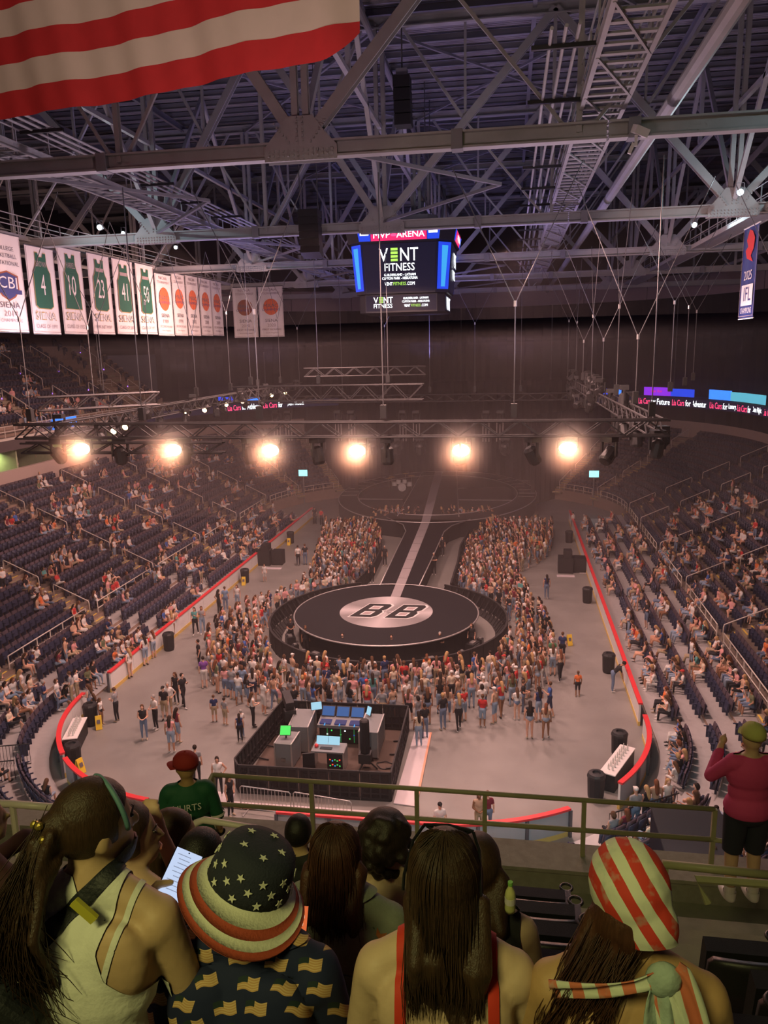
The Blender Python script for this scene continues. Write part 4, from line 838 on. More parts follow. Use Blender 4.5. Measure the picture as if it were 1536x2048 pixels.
vs = [(x, y, ZS) for x, y in o1]+[(x, y, ZS) for x, y in o2]+[(x, y, 0) for x, y in o1]+[(x, y, 0) for x, y in o2]
rm = MB(); rm.add(vs, [(i, (i+1) % n, n+(i+1) % n, n+i) for i in range(n)]); rm.mi = 1
rm.f += [(2*n+i, 2*n+(i+1) % n, (i+1) % n, i) for i in range(n)]+[(n+i, n+(i+1) % n, 3*n+(i+1) % n, 3*n+i) for i in range(n)]; rm.m += [1]*(2*n)
rm.build('deck', ['stage_top', 'stage_skirt'], ring)
for pts in (o1, o2): MB().tube([(x, y, ZS) for x, y in pts], .05, 5, closed=True).build('rim', 'stage_edge', ring)
MB().prism([(-3.4, 46), (2.6, 46), (.6, 74), (-4.0, 74)], ZS-.3, ZS-.004).build('causeway', 'stage_top', ring)
for a, b in (((-3.3, 47), (-3.9, 74)), ((2.5, 47), (.5, 74))): MB().tube([(a[0], a[1], ZS), (b[0], b[1], ZS)], .05, 5).build('rim', 'stage_edge', ring)
for sx, x0, x1 in ((-1, -9.0, -4.2), (1, 1.4, 7.6)):
    MB().prism([(x0, 57.5), (x1, 57.5), (x1, 66), (x0+sx*.0, 64)], 0, 1.1).build('band_riser', 'stage_top', ring); MB().tube([(x0, 57.4, 1.1), (x1, 57.4, 1.1)], .04, 5).build('riser_edge', 'stage_edge', ring)
for j in range(7):   # stepped facets on the ring's shoulders
    for sx in (-1, 1):
        th = (PI if sx < 0 else 0)+sx*.15*(j-1); c = Vector((OC[0]+(RX-1.0)*math.cos(th), OC[1]+(RY-1.6)*math.sin(th), ZS+.02)); MB().box((0, 0, 0), (1.7, .12, .03)).build('step_line', 'stage_edge', ring, c, rot=(0, 0, th))
# wedges and lamps packed round the foot of the round stage
for i in range(15):
    th = PI+.25+(PI-.5)*i/14; p = DC+Vector((math.cos(th)*(DR+.35), math.sin(th)*(DR+.35), 0)); big = i % 3 == 1
    t = thing('stage_speaker', f'black {"subwoofer" if big else "lamp box"} at the foot of the round stage, {nth(i+1)} counted from the left', 'speaker', p, th+PI/2, 'boxes under the round stage')
    w, d, h = (.8, .5, .7) if big else (.34, .32, .55)
    MB().box((0, 0, h/2), (w, d, h)).build('cabinet', 'black', t); MB().box((0, -d/2-.01, h/2), (w*.84, .02, h*.8)).build('grille', 'case_grey', t); MB().box((0, -.02, h+.03), (w*.5, d*.5, .06)).build('handle_plate', 'case_edge', t)
# drum kits
def drums(loc, rz, label, sc=1.0):
    t = thing('drum_kit', label, 'drums', loc, rz); t.scale = (sc, sc, sc); X = Euler((PI/2, 0, 0)).to_matrix()
    MB().lathe([(.30, -.2), (.30, .2)], 16, M=X).build('bass_drum', 'board_white', t, (0, -.2, .32)); MB().lathe([(.32, -.22), (.32, -.19), (.29, -.19)], 16, M=X).build('hoop', 'case_edge', t, (0, -.2, .32))
    for x, y, z, r in ((-.25, -.1, .72, .17), (.22, -.1, .74, .16), (.6, .3, .45, .22), (-.55, .3, .5, .18)): MB().lathe([(r, -.14), (r, .14)], 14).build('tom', 'board_white', t, (x, y, z))
    for x, y, z, r in ((-.75, 0, 1.1, .26), (.75, 0, 1.15, .28), (-.95, .4, .95, .2), (.3, .2, 1.3, .24)):
        c = MB().lathe([(.02, .02), (r*.3, .025), (r, -.02)], 14).build('cymbal', 'print_gold', t, (x, y, z)); MB().tube([(0, 0, 0), (0, 0, -z)], .015, 5).build('stand', 'case_edge', c)
    MB().lathe([(.18, 0), (.2, .06), (.18, .1)], 12).build('stool', 'black', t, (0, .75, .45)); MB().tube([(0, .75, 0), (0, .75, .45)], .03, 6).build('stool_post', 'case_edge', t)
drums((-5.0, 62.5, 1.1), .2, 'white drum kit on the riser inside the oval stage', 1.5); drums((-3.1, 46.6, 0), .1, 'white drum kit down on the pit floor beside the runway', 1.0)
# black backdrop behind the stage
bk = MB(); nx = 70; zt = 12.8
bk.add([v for i in range(nx+1) for v in ((-19+38*i/nx, 76.8+.12*(-1)**i, 0), (-19+38*i/nx, 76.8+.12*(-1)**i, zt))], [(2*i, 2*i+2, 2*i+3, 2*i+1) for i in range(nx)]); tag(bk.build('backdrop_drape', 'drape'), 'black pleated backdrop hung behind the oval stage', 'drape')
# ------------------------------------------------------------------ flown lighting rig
lace_cache = {}
def box_truss(name, label, a, b, w=.55, mt='truss_alu', bay=.75):
    a, b = Vector(a), Vector(b); L = (b-a).length; d = (b-a)/L; t = thing(name, label, 'truss', a, math.atan2(d.y, d.x))
    for y in (-w/2, w/2):
        for z in (-w/2, w/2): MB().tube([(0, y, z), (L, y, z)], .04, 5).build('chord', mt, t)
    n = max(2, round(L/bay)); st = L/n; key = (round(st, 3), w)
    if key not in lace_cache:
        ms = [MB().beam((0, 0, -w/2), (st, 0, w/2), .045, .045).mesh('brace'), MB().beam((0, 0, w/2), (st, 0, -w/2), .045, .045).mesh('brace')]
        for q in ms: q.materials.append(MT[mt])
        lace_cache[key] = ms
    for i in range(n):
        for y in (-w/2, w/2): ob('brace', lace_cache[key][i % 2], t, (i*st, y, 0))
    return t
ZR = 14.0
box_truss('lighting_truss', 'front lighting truss carrying the row of glowing orange lamps', (-12.6, 5, ZR), (12.6, 5, ZR)); box_truss('lighting_truss', 'dark lighting truss along the rig beside the left stand', (-12, 5.4, ZR-.1), (-12, 46, ZR-.1)); box_truss('lighting_truss', 'lighting truss crowded with lamp heads beside the right stand', (12.2, 5.4, ZR), (12.2, 46, ZR))
box_truss('lighting_truss', 'upper cross truss ending left of the runway line', (-10.6, 25, 14.3), (1.7, 25, 14.3), .95, bay=.95); box_truss('lighting_truss', 'faint upper truss behind the cross truss', (-8, 33, 15.4), (1.0, 33, 15.4), .6); box_truss('lighting_truss', 'rear lighting truss carrying paired lamp heads on tubes', (-14, 46, 12.6), (14, 46, 12.6), .6, bay=.9)
box_truss('lighting_truss', 'short truss raised on the rig corner beside the left stand', (-12.4, 6.2, 15.0), (-8.6, 9.5, 15.0)); box_truss('lighting_truss', 'low truss hanging under the left half of the front truss', (-12.6, 5.2, 13.3), (-4, 5.2, 13.3), .4)
# the six blinders, each in an added sphere of denser haze that makes its halo
m = bpy.data.materials.new('halo_haze'); m.use_nodes = True; nt = m.node_tree; nt.nodes.remove(nt.nodes['Principled BSDF']); vs_ = nt.nodes.new('ShaderNodeVolumeScatter'); vs_.inputs['Anisotropy'].default_value = .2; vs_.inputs['Color'].default_value = (1, .9, .85, 1)
tc = nt.nodes.new('ShaderNodeTexCoord'); sb = nt.nodes.new('ShaderNodeVectorMath'); sb.operation = 'ADD'; sb.inputs[1].default_value = (0, .25, 0); nt.links.new(tc.outputs['Object'], sb.inputs[0]); ln = nt.nodes.new('ShaderNodeVectorMath'); ln.operation = 'LENGTH'; nt.links.new(sb.outputs[0], ln.inputs[0]); mr = nt.nodes.new('ShaderNodeMapRange'); mr.inputs[1].default_value = .1; mr.inputs[2].default_value = 1.38; mr.inputs[3].default_value = 1.0; mr.inputs[4].default_value = 0; nt.links.new(ln.outputs['Value'], mr.inputs[0]); pw = nt.nodes.new('ShaderNodeMath'); pw.operation = 'POWER'; pw.inputs[1].default_value = 2.2; nt.links.new(mr.outputs[0], pw.inputs[0]); ml = nt.nodes.new('ShaderNodeMath'); ml.operation = 'MULTIPLY'; ml.inputs[1].default_value = .75; nt.links.new(pw.outputs[0], ml.inputs[0]); nt.links.new(ml.outputs[0], vs_.inputs['Density']); nt.links.new(vs_.outputs[0], nt.nodes['Material Output'].inputs['Volume']); m.cycles.volume_step_rate = 1.0; MT['halo_haze'] = m
BL = [(164, 898), (347, 900), (541, 901), (714, 902), (922, 901), (1136, 897)]
for i, (x, y) in enumerate(BL):
    p = at(x, y, 'Y', 4.8); t = thing('stage_blinder', f'glowing orange audience lamp under the front truss, {nth(i+1)} from the left', 'lamp', p, 0, 'row of orange lamps')
    MB().box((0, .16, 0), (.66, .24, .50)).build('housing', 'fixture', t)
    mb = MB(); R = disc((0, 0), .31, .22, 20); mb.add([(x_, 0, z_) for x_, z_ in R]+[(x_*.6, -.06, z_*.6) for x_, z_ in R]+[(0, -.075, 0)], [(k, (k+1) % 20, 20+(k+1) % 20, 20+k) for k in range(20)]+[(20+k, 20+(k+1) % 20, 40) for k in range(20)])  # lens drawn larger to take in its bloom
    mb.build('lens', 'lens_warm', t, (0, .03, 0)); MB().tube([(-.36, .16, 0), (-.36, .16, .5), (.36, .16, .5), (.36, .16, 0)], .025, 5).build('yoke', 'fixture', t)
    lamp('blinder_beam', 'SPOT', p+Vector((0, -.15, 0)), (p.x*.9, -20, 6), 560, (1.0, .30, .13), .25, 170, 1.0)
    hz_ = MB().sphere((0, -.25, 0), 1.4, 20, 14).build('halo_haze', 'halo_haze', t); hz_['kind'] = 'stuff'
def mover(loc, rz, tilt, label, hang=.0, lit=False, rods=False, sc=1.0, grp='moving lamp heads on the rig'):
    t = thing('moving_lamp', label, 'lamp', loc, rz, grp); t.scale = (sc,)*3
    MB().box((0, 0, .08), (.42, .34, .18)).build('base', 'fixture', t); MB().tube([(-.25, 0, 0), (-.25, 0, -.42), (-.25, 0, -.44)], .05, 5).build('arm', 'fixture', t); MB().tube([(.25, 0, 0), (.25, 0, -.42), (.25, 0, -.44)], .05, 5).build('arm', 'fixture', t)
    M = Euler((tilt, 0, 0)).to_matrix(); MB().lathe([(.10, .30), (.20, .22), (.21, -.2), (.17, -.28)], 10, M=M).build('head', 'fixture', t, (0, 0, -.42))
    MB().lathe([(0, -.29), (.15, -.29), (.15, -.285), (0, -.285)], 10, M=M).build('lens', 'lens_small' if lit else 'black_gloss', t, (0, 0, -.42))
    if rods:
        for x in (-.2, 0, .2): MB().tube([(x, .1, -.6), (x, .1, -1.9)], .03, 5).build('tube', 'stage_edge', t)
k = 0
for i, (x, y) in enumerate(((255, 850), (375, 825), (412, 817), (455, 806), (487, 800), (545, 788), (572, 783), (232, 858))):
    mover(at(x, y, 'X', -12.0)+Vector((0, 0, .42)), 0, -1.25, f'lit amber lamp head on the left rig truss, {nth(i+1)} of its row', lit=True)
for i in range(16):
    mover((-12+.5*(i % 2), 7+2.4*i, ZR+.35 if i % 3 == 0 else ZR-.35), i*1.1, random.uniform(-1, 1), f'dark lamp head on the truss beside the left stand, {nth(i+1)} from the near corner')
for i in range(26):
    mover((12.2+random.uniform(-.6, .6), 5.6+1.55*i, ZR+random.choice((-.35, -.6, .5, .9))), random.uniform(0, 6), random.uniform(-1.4, 1.4), f'dark lamp head in the cluster beside the right stand, {nth(i+1)} from the near corner', sc=1.15)
for i in range(9):
    mover((-11+2.7*i, 5.1, 13.5), .3*i, random.uniform(-.9, .9), f'dark lamp head between the orange lamps, {nth(i+1)} from the left', sc=1.2)
for i, px in enumerate((552, 575, 675, 702, 805, 832, 972, 1000)):
    mover(at(px, 826, 'Y', 45.6), 0, -.9, f'paired lamp head above upright tubes on the rear truss, {nth(i+1)} from the left', rods=True, sc=1.35)
for i, px in enumerate((640, 745, 792, 840, 1010, 1060)): mover(at(px, 880, 'Y', 45.5), 0, .5, f'large lamp head hung low behind the orange lamps, {nth(i+1)} from the left', sc=1.9)
# chain hoists and bridled cables up to the steel
def cable(p, zt, label, spread=2.6, apex=None, along='x'):
    t = thing('rigging_cable', label, 'cable', p); H = zt-p[2]
    MB().box((0, 0, .35), (.22, .22, .5)).build('hoist', 'fixture', t)
    if apex is None: MB().tube([(0, 0, .5), (0, 0, H)], .022, 5).build('chain', 'wire', t)
    else:
        MB().tube([(0, 0, .5), (0, 0, H-apex)], .022, 5).build('chain', 'wire', t); MB().lathe([(.06, -.1), (.06, .1)], 6).build('shackle', 'case_edge', t, (0, 0, H-apex))
        for sg in (-1, 1):
            d = Vector((sg*spread, 0, 0)) if along == 'x' else Vector((0, sg*spread, 0)); MB().tube([Vector((0, 0, H-apex)), d+Vector((0, 0, H))], .018, 5).build('bridle_leg', 'wire', t)
for i, x in enumerate((-12, -7.2, -2.4, 2.4, 7.2, 12)): cable((x, 5, ZR+.3), 23, f'chain hoist and cable over the front truss, {nth(i+1)} from the left', apex=None if i % 2 else 4.6, spread=2.2)
for i, y in enumerate((10, 16, 22, 28, 34, 40)):
    cable((-12, y, ZR+.3), 23.2, f'bridled cable over the left rig truss, {nth(i+1)} from the near corner', 3.0, 3.6 if i % 2 else 5.0, 'y'); cable((12.2, y, ZR+.4), 23.2, f'bridled cable over the right rig truss, {nth(i+1)} from the near corner', 2.6, 4.5 if i % 2 else 6.0, 'y' if i % 2 else 'x')
for i, x in enumerate((-9.5, -5, -.5)): cable((x, 25, 14.8), 23, f'plain cable over the upper cross truss, {nth(i+1)} from the left')
for i, x in enumerate((-12, -8, -4, 0, 4, 8, 12)): cable((x, 46, 13), 24, f'cable over the rear truss, {nth(i+1)} from the left', apex=None if i % 2 else 5)
for i, (x, y) in enumerate(((-17, 20), (-20.5, 26), (17.5, 26), (19.5, 33), (15.5, 20), (18.3, 12))): cable((x, y, 14.3), 23.2, f'long cable hanging clear at the stand side, {nth(i+1)} of the loose ones', 2.2, 4.2)
# lit monitors by the far corners
for px, py, lab in ((606, 946, 'cyan lit monitor on a post by the far left corner'), (1188, 948, 'cyan lit monitor on a post by the far right corner')):
    p = at(px, py, 'Y', 60.0); t = thing('monitor', lab, 'monitor', p); MB().box((0, .05, 0), (1.15, .1, .85)).build('case', 'black', t); MB().box((0, -.01, 0), (1.0, .02, .7)).build('screen', 'led_exit', t); MB().tube([(0, .08, -.4), (0, .08, -p.z)], .06, 6).build('post', 'steel_dark', t)
# ------------------------------------------------------------------ things on the arena floor
# crowd barriers round the round stage and along the runway
bar_me = MB(); bar_me.box((0, 0, 1.08), (1.04, .12, .08)); bar_me.box((0, .02, .6), (1.0, .03, .9)); bar_me.box((0, -.35, .02), (1.0, .7, .04))
for x in (-.48, 0, .48): bar_me.box((x, 0, .55), (.05, .06, 1.05)); bar_me.beam((x, 0, 1.0), (x, -.65, .04), .04, .04)
bar_me = bar_me.mesh('barrier'); bar_me.materials.append(MT['fence_black'])
pts = []
for th in np.linspace(math.radians(118), math.radians(422), 37): pts.append((-.1+7.15*math.cos(th), 20.5+7.15*math.sin(th), th+PI/2))
for i, (x, y, a) in enumerate(pts):
    tag(ob('crowd_barrier', bar_me, None, (x, y, 0), (0, 0, a+PI)), f'black crowd barrier in the arc round the round stage, {nth(i+1)} anticlockwise from the runway', 'barrier', 'barriers round the stage')
LB = [(-3.45, 27.3), (-3.0, 32), (-3.2, 37), (-4.2, 43), (-6.5, 46.5), (-9.5, 48)]; RB = [(3.2, 27.3), (3.3, 33), (3.2, 38), (3.6, 43), (5.6, 46.0), (8.5, 48)]
for nm, L in (('left', LB), ('right', RB)):
    k = 0
    for a, b in zip(L[:-1], L[1:]):
        a, b = Vector((*a, 0)), Vector((*b, 0)); n = max(1, round((b-a).length/1.06))
        for i in range(n):
            k += 1; p = a+(b-a)*((i+.5)/n); rz = math.atan2((b-a).y, (b-a).x); tag(ob('crowd_barrier', bar_me, None, p, (0, 0, rz+(PI if nm == 'left' else 0))), f'black crowd barrier along the {nm} of the runway, {nth(k)} from the round stage', 'barrier', 'barriers along the runway')
def bin_(x, y, label):
    t = thing('trash_bin', label, 'bin', (x, y, 0)); MB().lathe([(.27, 0), (.30, .1), (.33, .85), (.33, .9)], 10).build('body', 'black', t); MB().lathe([(.35, .9), (.35, .98), (.30, 1.06), (.16, 1.08), (.14, 1.0)], 10).build('lid', 'fixture', t)
for x, y, l in ((-12.45, 16.4, 'black trash bin by the left boards, nearest one with people leaning beside it'), (-12.45, 29.8, 'black trash bin by the left boards, halfway along'), (-12.35, 41.9, 'black trash bin by the left boards, farthest along'), (-10.9, 3.6, 'black trash bin at the near end of the bottle table by the left corner'), (-12.15, 7.2, 'black trash bin at the far end of the bottle table by the left corner'), (12.35, 15.9, 'black trash bin by the right boards beside the man bending over'), (12.35, 27.4, 'black trash bin by the right boards, halfway along'), (12.35, 43.9, 'black trash bin by the right boards, farthest along'), (10.45, 3.9, 'large black trash bin at the near end of the right bottle table'), (11.75, 7.3, 'black trash bin behind the right bottle table')): bin_(x, y, l)
def wet(x, y, rz, label):
    t = thing('floor_sign', label, 'floor sign', (x, y, 0), rz)
    for s in (-1, 1): MB().box((0, s*.11, .32), (.28, .02, .64), Euler((s*.30, 0, 0)).to_matrix()).build('board', 'sign_yellow', t); MB().box((0, s*.125, .38), (.15, .006, .18), Euler((s*.30, 0, 0)).to_matrix()).build('print_mark', 'print_dark', t)
wet(-11.6, 6.9, .5, 'yellow wet floor sign beside the left bottle table'); wet(-10.4, 3.2, 1.2, 'yellow wet floor sign by the near left boards'); wet(-12.3, 41.2, 0, 'yellow wet floor sign beside the farthest left bin'); wet(10.6, 19.6, .3, 'yellow wet floor sign standing alone right of the crowd'); wet(-12.35, 29.2, .2, 'yellow wet floor sign beside the halfway left bin')
def bottle_table(c, rz, L, W, label):
    t = thing('folding_table', f'white folding table of bottles {label}', 'table', (*c, 0), rz); MB().box((0, 0, .76), (L, W, .04)).build('table_top', 'board_white', t); MB().box((0, 0, .38), (L*.96, W*.92, .72)).build('table_skirt', 'black', t)
    for i in range(16):
        x = -L*.36+L*.72*(i//2)/7; y = (-.09 if i % 2 else .07); p = t.matrix_basis @ Vector((x, y, .78))
        b = thing('water_bottle', f'clear water bottle on the {label.split(" by ")[1]} table, {nth(i+1)} from its near end', 'bottle', p, 0, 'bottles on the tables'); MB().lathe([(.034, 0), (.036, .02), (.036, .16), (.014, .21), (.014, .235)], 8).build('body', 'bottle_clear', b); MB().lathe([(.017, .235), (.017, .26)], 8).build('cap', 'board_white', b)
bottle_table((-11.85, 5.4), 1.88, 2.0, .62, 'standing by the left corner'); bottle_table((11.45, 5.5), 1.12, 2.5, .62, 'standing by the right corner')
for x, y, rz, nm in ((-12.0, 34.8, 0, 'left'), (11.9, 34.6, 0, 'right')):
    t = thing('speaker_stack', f'black speaker cabinets by the {nm} boards', 'speaker', (x, y, 0), rz)
    for i, (dx, dy, w, h) in enumerate(((-.5, 0, 1.1, 1.25), (.55, .3, .9, 1.15), (-.35, 0, .6, .5))):
        z = h/2+(1.25 if i == 2 else 0); MB().box((dx, dy, z), (w, .9, h)).build('cabinet', 'black', t); MB().box((dx, dy-.46, z), (w*.88, .02, h*.86)).build('grille', 'fence_black', t)
    for k, (a, b) in enumerate((((-.6, -1.3), (.5, -.7)), ((1.0, -.2), (2.0, .3)))):
        tag(MB().box((0, 0, .01), (1.3, .5, .02)).build('floor_mat', 'mat_pale', None, (x+(a[0] if nm == 'right' else -a[0])*.9+(.3 if k else 0), y+a[1]+.2, 0)), f'pale floor mat beside the {nm} speaker cabinets, {"outer" if k else "front"} one', 'mat')
# control pen: mesh fence panels
pen = thing('pen_fence', 'black mesh fence around the control desks', 'fence')
def fpanel(L):
    m = MB()
    for z in (.06, 1.18): m.box((0, 0, z), (L, .06, .10))
    for x in np.linspace(-L/2+.04, L/2-.04, 4): m.box((x, 0, .62), (.07, .05, 1.1))
    m.box((0, 0, .62), (L, .04, .07)); m.box((0, 0, .30), (L, .04, .05)); m.beam((-L/2, .03, .1), (-L/2, .55, .05), .05, .05); return m
PC = [(-3.55, 3.0), (-3.25, 2.55), (2.75, 2.7), (2.70, 8.35), (-3.15, 8.25)]
for i in range(5):
    a, b = Vector((*PC[i], 0)), Vector((*PC[(i+1) % 5], 0)); n = max(1, round((b-a).length/1.1)); L = (b-a).length/n
    me = fpanel(L-.02); me.mi = 1; me.box((0, -.012, .62), (L-.06, .006, 1.05)); me = me.mesh('fence_panel'); me.materials.append(MT['fence_black']); me.materials.append(MT['fence_scrim'])
    for k in range(n): ob('fence_panel', me, pen, a+(b-a)*((k+.5)/n), (0, 0, math.atan2((b-a).y, (b-a).x)))
tag(MB().box((0, 5.6, .006), (6.0, 5.4, .012)).build('carpet', 'carpet_brown', None, (-.3, 0, 0)), 'dark brown carpet under the control desks', 'carpet')
for poly, nm, lab in (([(3.0, 8.3), (3.72, 8.2), (3.72, 2.45), (2.86, 2.55)], 'cable_ramp', 'pale cable ramp running along the right of the fenced pen'), ([(-4.3, 2.5), (-3.4, 2.4), (-3.3, 1.9), (2.7, 1.95), (2.7, 1.5), (-4.3, 1.55)], 'cable_ramp', 'pale cable ramp along the near side of the fenced pen')):
    t = thing(nm, lab, 'ramp'); MB().prism(poly[::-1], .012, .05).build('panel', 'mat_pale', t)
    q = poly[1:3] if poly[0][0] > 0 else [poly[4], poly[5]]; MB().beam((*q[0], .05), (*q[1], .05), .09, .02).build('edge_strip', 'tape_orange', t)
def case(loc, rz, d, label, m='case_grey'):
    t = thing('flight_case', label, 'case', loc, rz); w, l, h = d; MB().box((0, 0, h/2+.1), (w, l, h)).build('body', m, t)
    for sx in (-1, 1):
        for sy in (-1, 1): MB().box((sx*w/2, sy*l/2, h/2+.1), (.05, .05, h+.02)).build('corner_strip', 'case_edge', t); MB().lathe([(.05, 0), (.05, .09)], 8).build('caster', 'black', t, (sx*(w/2-.1), sy*(l/2-.1), 0))
        MB().box((sx*w/2, 0, h+.1), (.05, l, .05)).build('edge_strip', 'case_edge', t); MB().box((0, -l/2-.01, h*.45), (.2, .02, .14)).build('latch', 'case_edge', t)
    return t
case((-1.75, 6.6, 0), .05, (.85, 1.7, 1.15), 'grey flight case with pale edges left of the lit desk'); case((-1.95, 4.9, 0), -.05, (.72, 1.1, 1.1), 'smaller grey flight case carrying the green monitor'); case((1.35, 6.5, 0), .0, (.8, 1.7, 1.15), 'grey flight case behind the tall black column')
# lighting console
cs = thing('lighting_console', 'wide lighting console with three tilted screens', 'console', (-.1, 7.0, 0)); 
MB().box((0, 0, .92), (2.0, .75, .14), Euler((.12, 0, 0)).to_matrix()).build('body', 'case_grey', cs)
for i in range(3):
    f = MB().box((0, 0, 0), (.62, .05, .52), Euler((-.75, 0, 0)).to_matrix()).build('screen_frame', 'fixture', cs, (-.66+.66*i, .46, 1.2)); MB().box((0, -.03, .03), (.54, .012, .42), Euler((-.75, 0, 0)).to_matrix()).build('screen', 'desk_screen', f)
    MB().box((-.66+.66*i, -.12, 1.0), (.5, .4, .03)).build('key_field', 'desk_keys', cs); MB().box((-.66+.66*i, -.38, 1.0), (.03, .16, .05)).build('fader_bank', 'led_cyan', cs)


MB().box((0, .1, .45), (1.9, .6, .8)).build('rack_stand', 'black', cs)
for i in range(9): MB().box((-.8+.2*i, -.21, .45+.18*((i*7) % 3-1)), (.05, .02, .05)).build('indicator', ('led_grass', 'led_white', 'led_grass', 'led_blue')[i % 4], cs)
for x in (-.6, 0, .6): MB().tube([(x, -.2, .1), (x, -.2, .8)], .025, 5).build('rack_post', 'led_dim', cs)

def small_screen(loc, rz, tilt, w, h, m, label):
    t = thing('monitor', label, 'monitor', loc, rz); M = Euler((tilt, 0, 0)).to_matrix(); MB().box((0, 0, 0), (w, .04, h), M).build('case', 'fixture', t); MB().box(M @ Vector((0, -.025, 0)), (w*.92, .012, h*.9), M).build('screen', m, t); MB().box((0, .06, -h*.6), (.06, .06, h*.6)).build('stand', 'fixture', t)
small_screen((-1.25, 7.2, 1.55), .35, -.5, .5, .36, 'page_white', 'bright blue monitor at the left end of the lit desk'); small_screen((1.15, 7.1, 1.5), -.7, -.3, .28, .40, 'page_white', 'narrow blue monitor at the right end of the lit desk'); small_screen((-1.98, 4.85, 1.55), .1, -.7, .46, .42, 'led_grass', 'green framed monitor on the smaller flight case')
dk = thing('equipment_desk', 'low equipment desk with racks and two open bright monitors', 'desk', (-.15, 4.75, 0)); MB().box((0, .1, .88), (1.35, .8, .06)).build('desk_top', 'case_grey', dk)
for x in (-.62, .66): MB().box((x, .1, .45), (.06, .75, .86)).build('side', 'case_edge', dk)
MB().box((.3, -.05, .46), (.62, .5, .78)).build('rack', 'black', dk)
for i in range(10): MB().box((.12+.10*(i % 5), -.31, .32+.22*(i//5)+.05*(i % 2)), (.05, .015, .04)).build('indicator', ('led_grass', 'led_red', 'led_cyan', 'led_grass')[i % 4], dk)
for x in (-.32, .18): MB().box((x, .28, 1.12), (.48, .03, .34), Euler((-.45, 0, 0)).to_matrix()).build('monitor', 'page_white', dk)
MB().box((-.1, -.02, .92), (.5, .18, .03)).build('keyboard', 'black', dk); MB().sphere((-.52, .05, .97), .09, 8, 6).build('pink_bag', 'cap_red', dk)
ch = thing('office_chair', 'black swivel chair at the low equipment desk', 'chair', (-.85, 4.15, 0), .3); MB().box((0, 0, .48), (.5, .48, .1)).build('seat', 'black', ch); MB().box((0, -.24, .82), (.48, .08, .6)).build('backrest', 'black', ch); MB().tube([(0, 0, .08), (0, 0, .45)], .04, 6).build('post', 'fixture', ch)
for i in range(5): MB().beam((0, 0, .08), (.3*math.cos(i*1.257), .3*math.sin(i*1.257), .05), .05, .05).build('foot', 'fixture', ch)
cl = thing('spotlight_column', 'tall black shrouded spotlight on a stand in the pen', 'spotlight', (1.35, 4.9, 0)); MB().lathe([(.17, .75), (.2, .8), (.2, 2.15), (.15, 2.2)], 10).build('shroud', 'black', cl); MB().box((0, 0, .55), (.5, .45, .4)).build('mount', 'fixture', cl)
for i in range(3): MB().beam((0, 0, .5), (.5*math.cos(i*2.1), .5*math.sin(i*2.1), .03), .05, .05).build('leg', 'fixture', cl)
vc = thing('video_camera', 'large black covered video camera on a tripod in the pen corner', 'camera', (-2.55, 7.2, 0), .5); MB().box((0, 0, 1.75), (.35, .9, .4), Euler((.25, 0, 0)).to_matrix()).build('body', 'black', vc); MB().lathe([(.12, 0), (.15, .5)], 10, M=Euler((-PI/2, 0, 0)).to_matrix()).build('lens', 'fixture', vc, (0, .4, 1.85)); MB().box((0, -.3, 1.2), (.5, .4, .5)).build('control_box', 'fixture', vc)
for i in range(3): MB().beam((0, 0, 1.4), (.55*math.cos(i*2.1+.4), .55*math.sin(i*2.1+.4), .02), .07, .07).build('leg', 'fixture', vc)
for i, (x, y) in enumerate(((-2.5, 4.2), (-2.3, 5.4), (1.9, 4.4), (2.1, 5.2), (.8, 4.0))):
    m = MB(); m.tube([(.32*math.cos(u)*(1+.2*math.sin(3*u)), .28*math.sin(u), .03+.02*math.sin(5*u)) for u in np.linspace(0, 11, 50)], .022, 5); tag(m.build('cable_coil', 'black', None, (x, y, .02)), f'coil of black cable on the pen carpet, {nth(i+1)} clockwise from its near left corner', 'cable')
# bicycle barriers at the open near end
for i, (a, b) in enumerate((((-2.75, 1.35), (-.75, 1.15)), ((-.65, 1.2), (1.6, .85)))):
    a, b = Vector((*a, 0)), Vector((*b, 0)); L = (b-a).length; t = thing('steel_barrier', f'grey steel bar barrier behind the pen, {("left", "right")[i]} of two', 'barrier', a, math.atan2((b-a).y, (b-a).x))
    MB().tube([(0, 0, .12), (0, 0, 1.02), (.06, 0, 1.08), (L-.06, 0, 1.08), (L, 0, 1.02), (L, 0, .12)], .022, 6).build('frame', 'case_edge', t); MB().tube([(0, 0, .2), (L, 0, .2)], .02, 6).build('lower_rail', 'case_edge', t)
    for k in range(1, int(L/.14)): MB().tube([(k*.14, 0, .2), (k*.14, 0, 1.08)], .010, 5).build('bar', 'case_edge', t)
    for x in (.2, L-.2): MB().beam((x, -.3, .02), (x, .3, .02), .05, .03).build('foot', 'case_edge', t)
mat('people', (.5, .5, .5), .75, attr='Col', spec=.25)
C_TOP = {'white': (.80, .76, .74), 'black': (.025, .024, .028), 'grey': (.30, .30, .32), 'red': (.55, .04, .04), 'navy': (.03, .045, .13), 'pink': (.75, .36, .36), 'tan': (.55, .36, .25), 'blue': (.06, .14, .45), 'denim': (.22, .32, .48), 'olive': (.16, .18, .10), 'orange': (.80, .20, .06), 'cream': (.72, .60, .46), 'maroon': (.20, .03, .05), 'teal': (.10, .34, .34), 'purple': (.22, .08, .35), 'yellow': (.75, .62, .22), 'green': (.08, .24, .12)}
TOPW = ['white']*11+['black']*6+['grey']*4+['red']*2+['navy']*2+['pink']*6+['tan']*5+['blue', 'denim', 'olive', 'orange', 'cream', 'cream', 'maroon', 'teal']
C_BOT = {'jeans': (.16, .22, .34), 'black': (.025, .025, .03), 'white': (.7, .67, .65), 'khaki': (.42, .33, .22), 'denim': (.28, .36, .48), 'navy': (.04, .05, .10), 'bluejeans': (.26, .36, .50)}
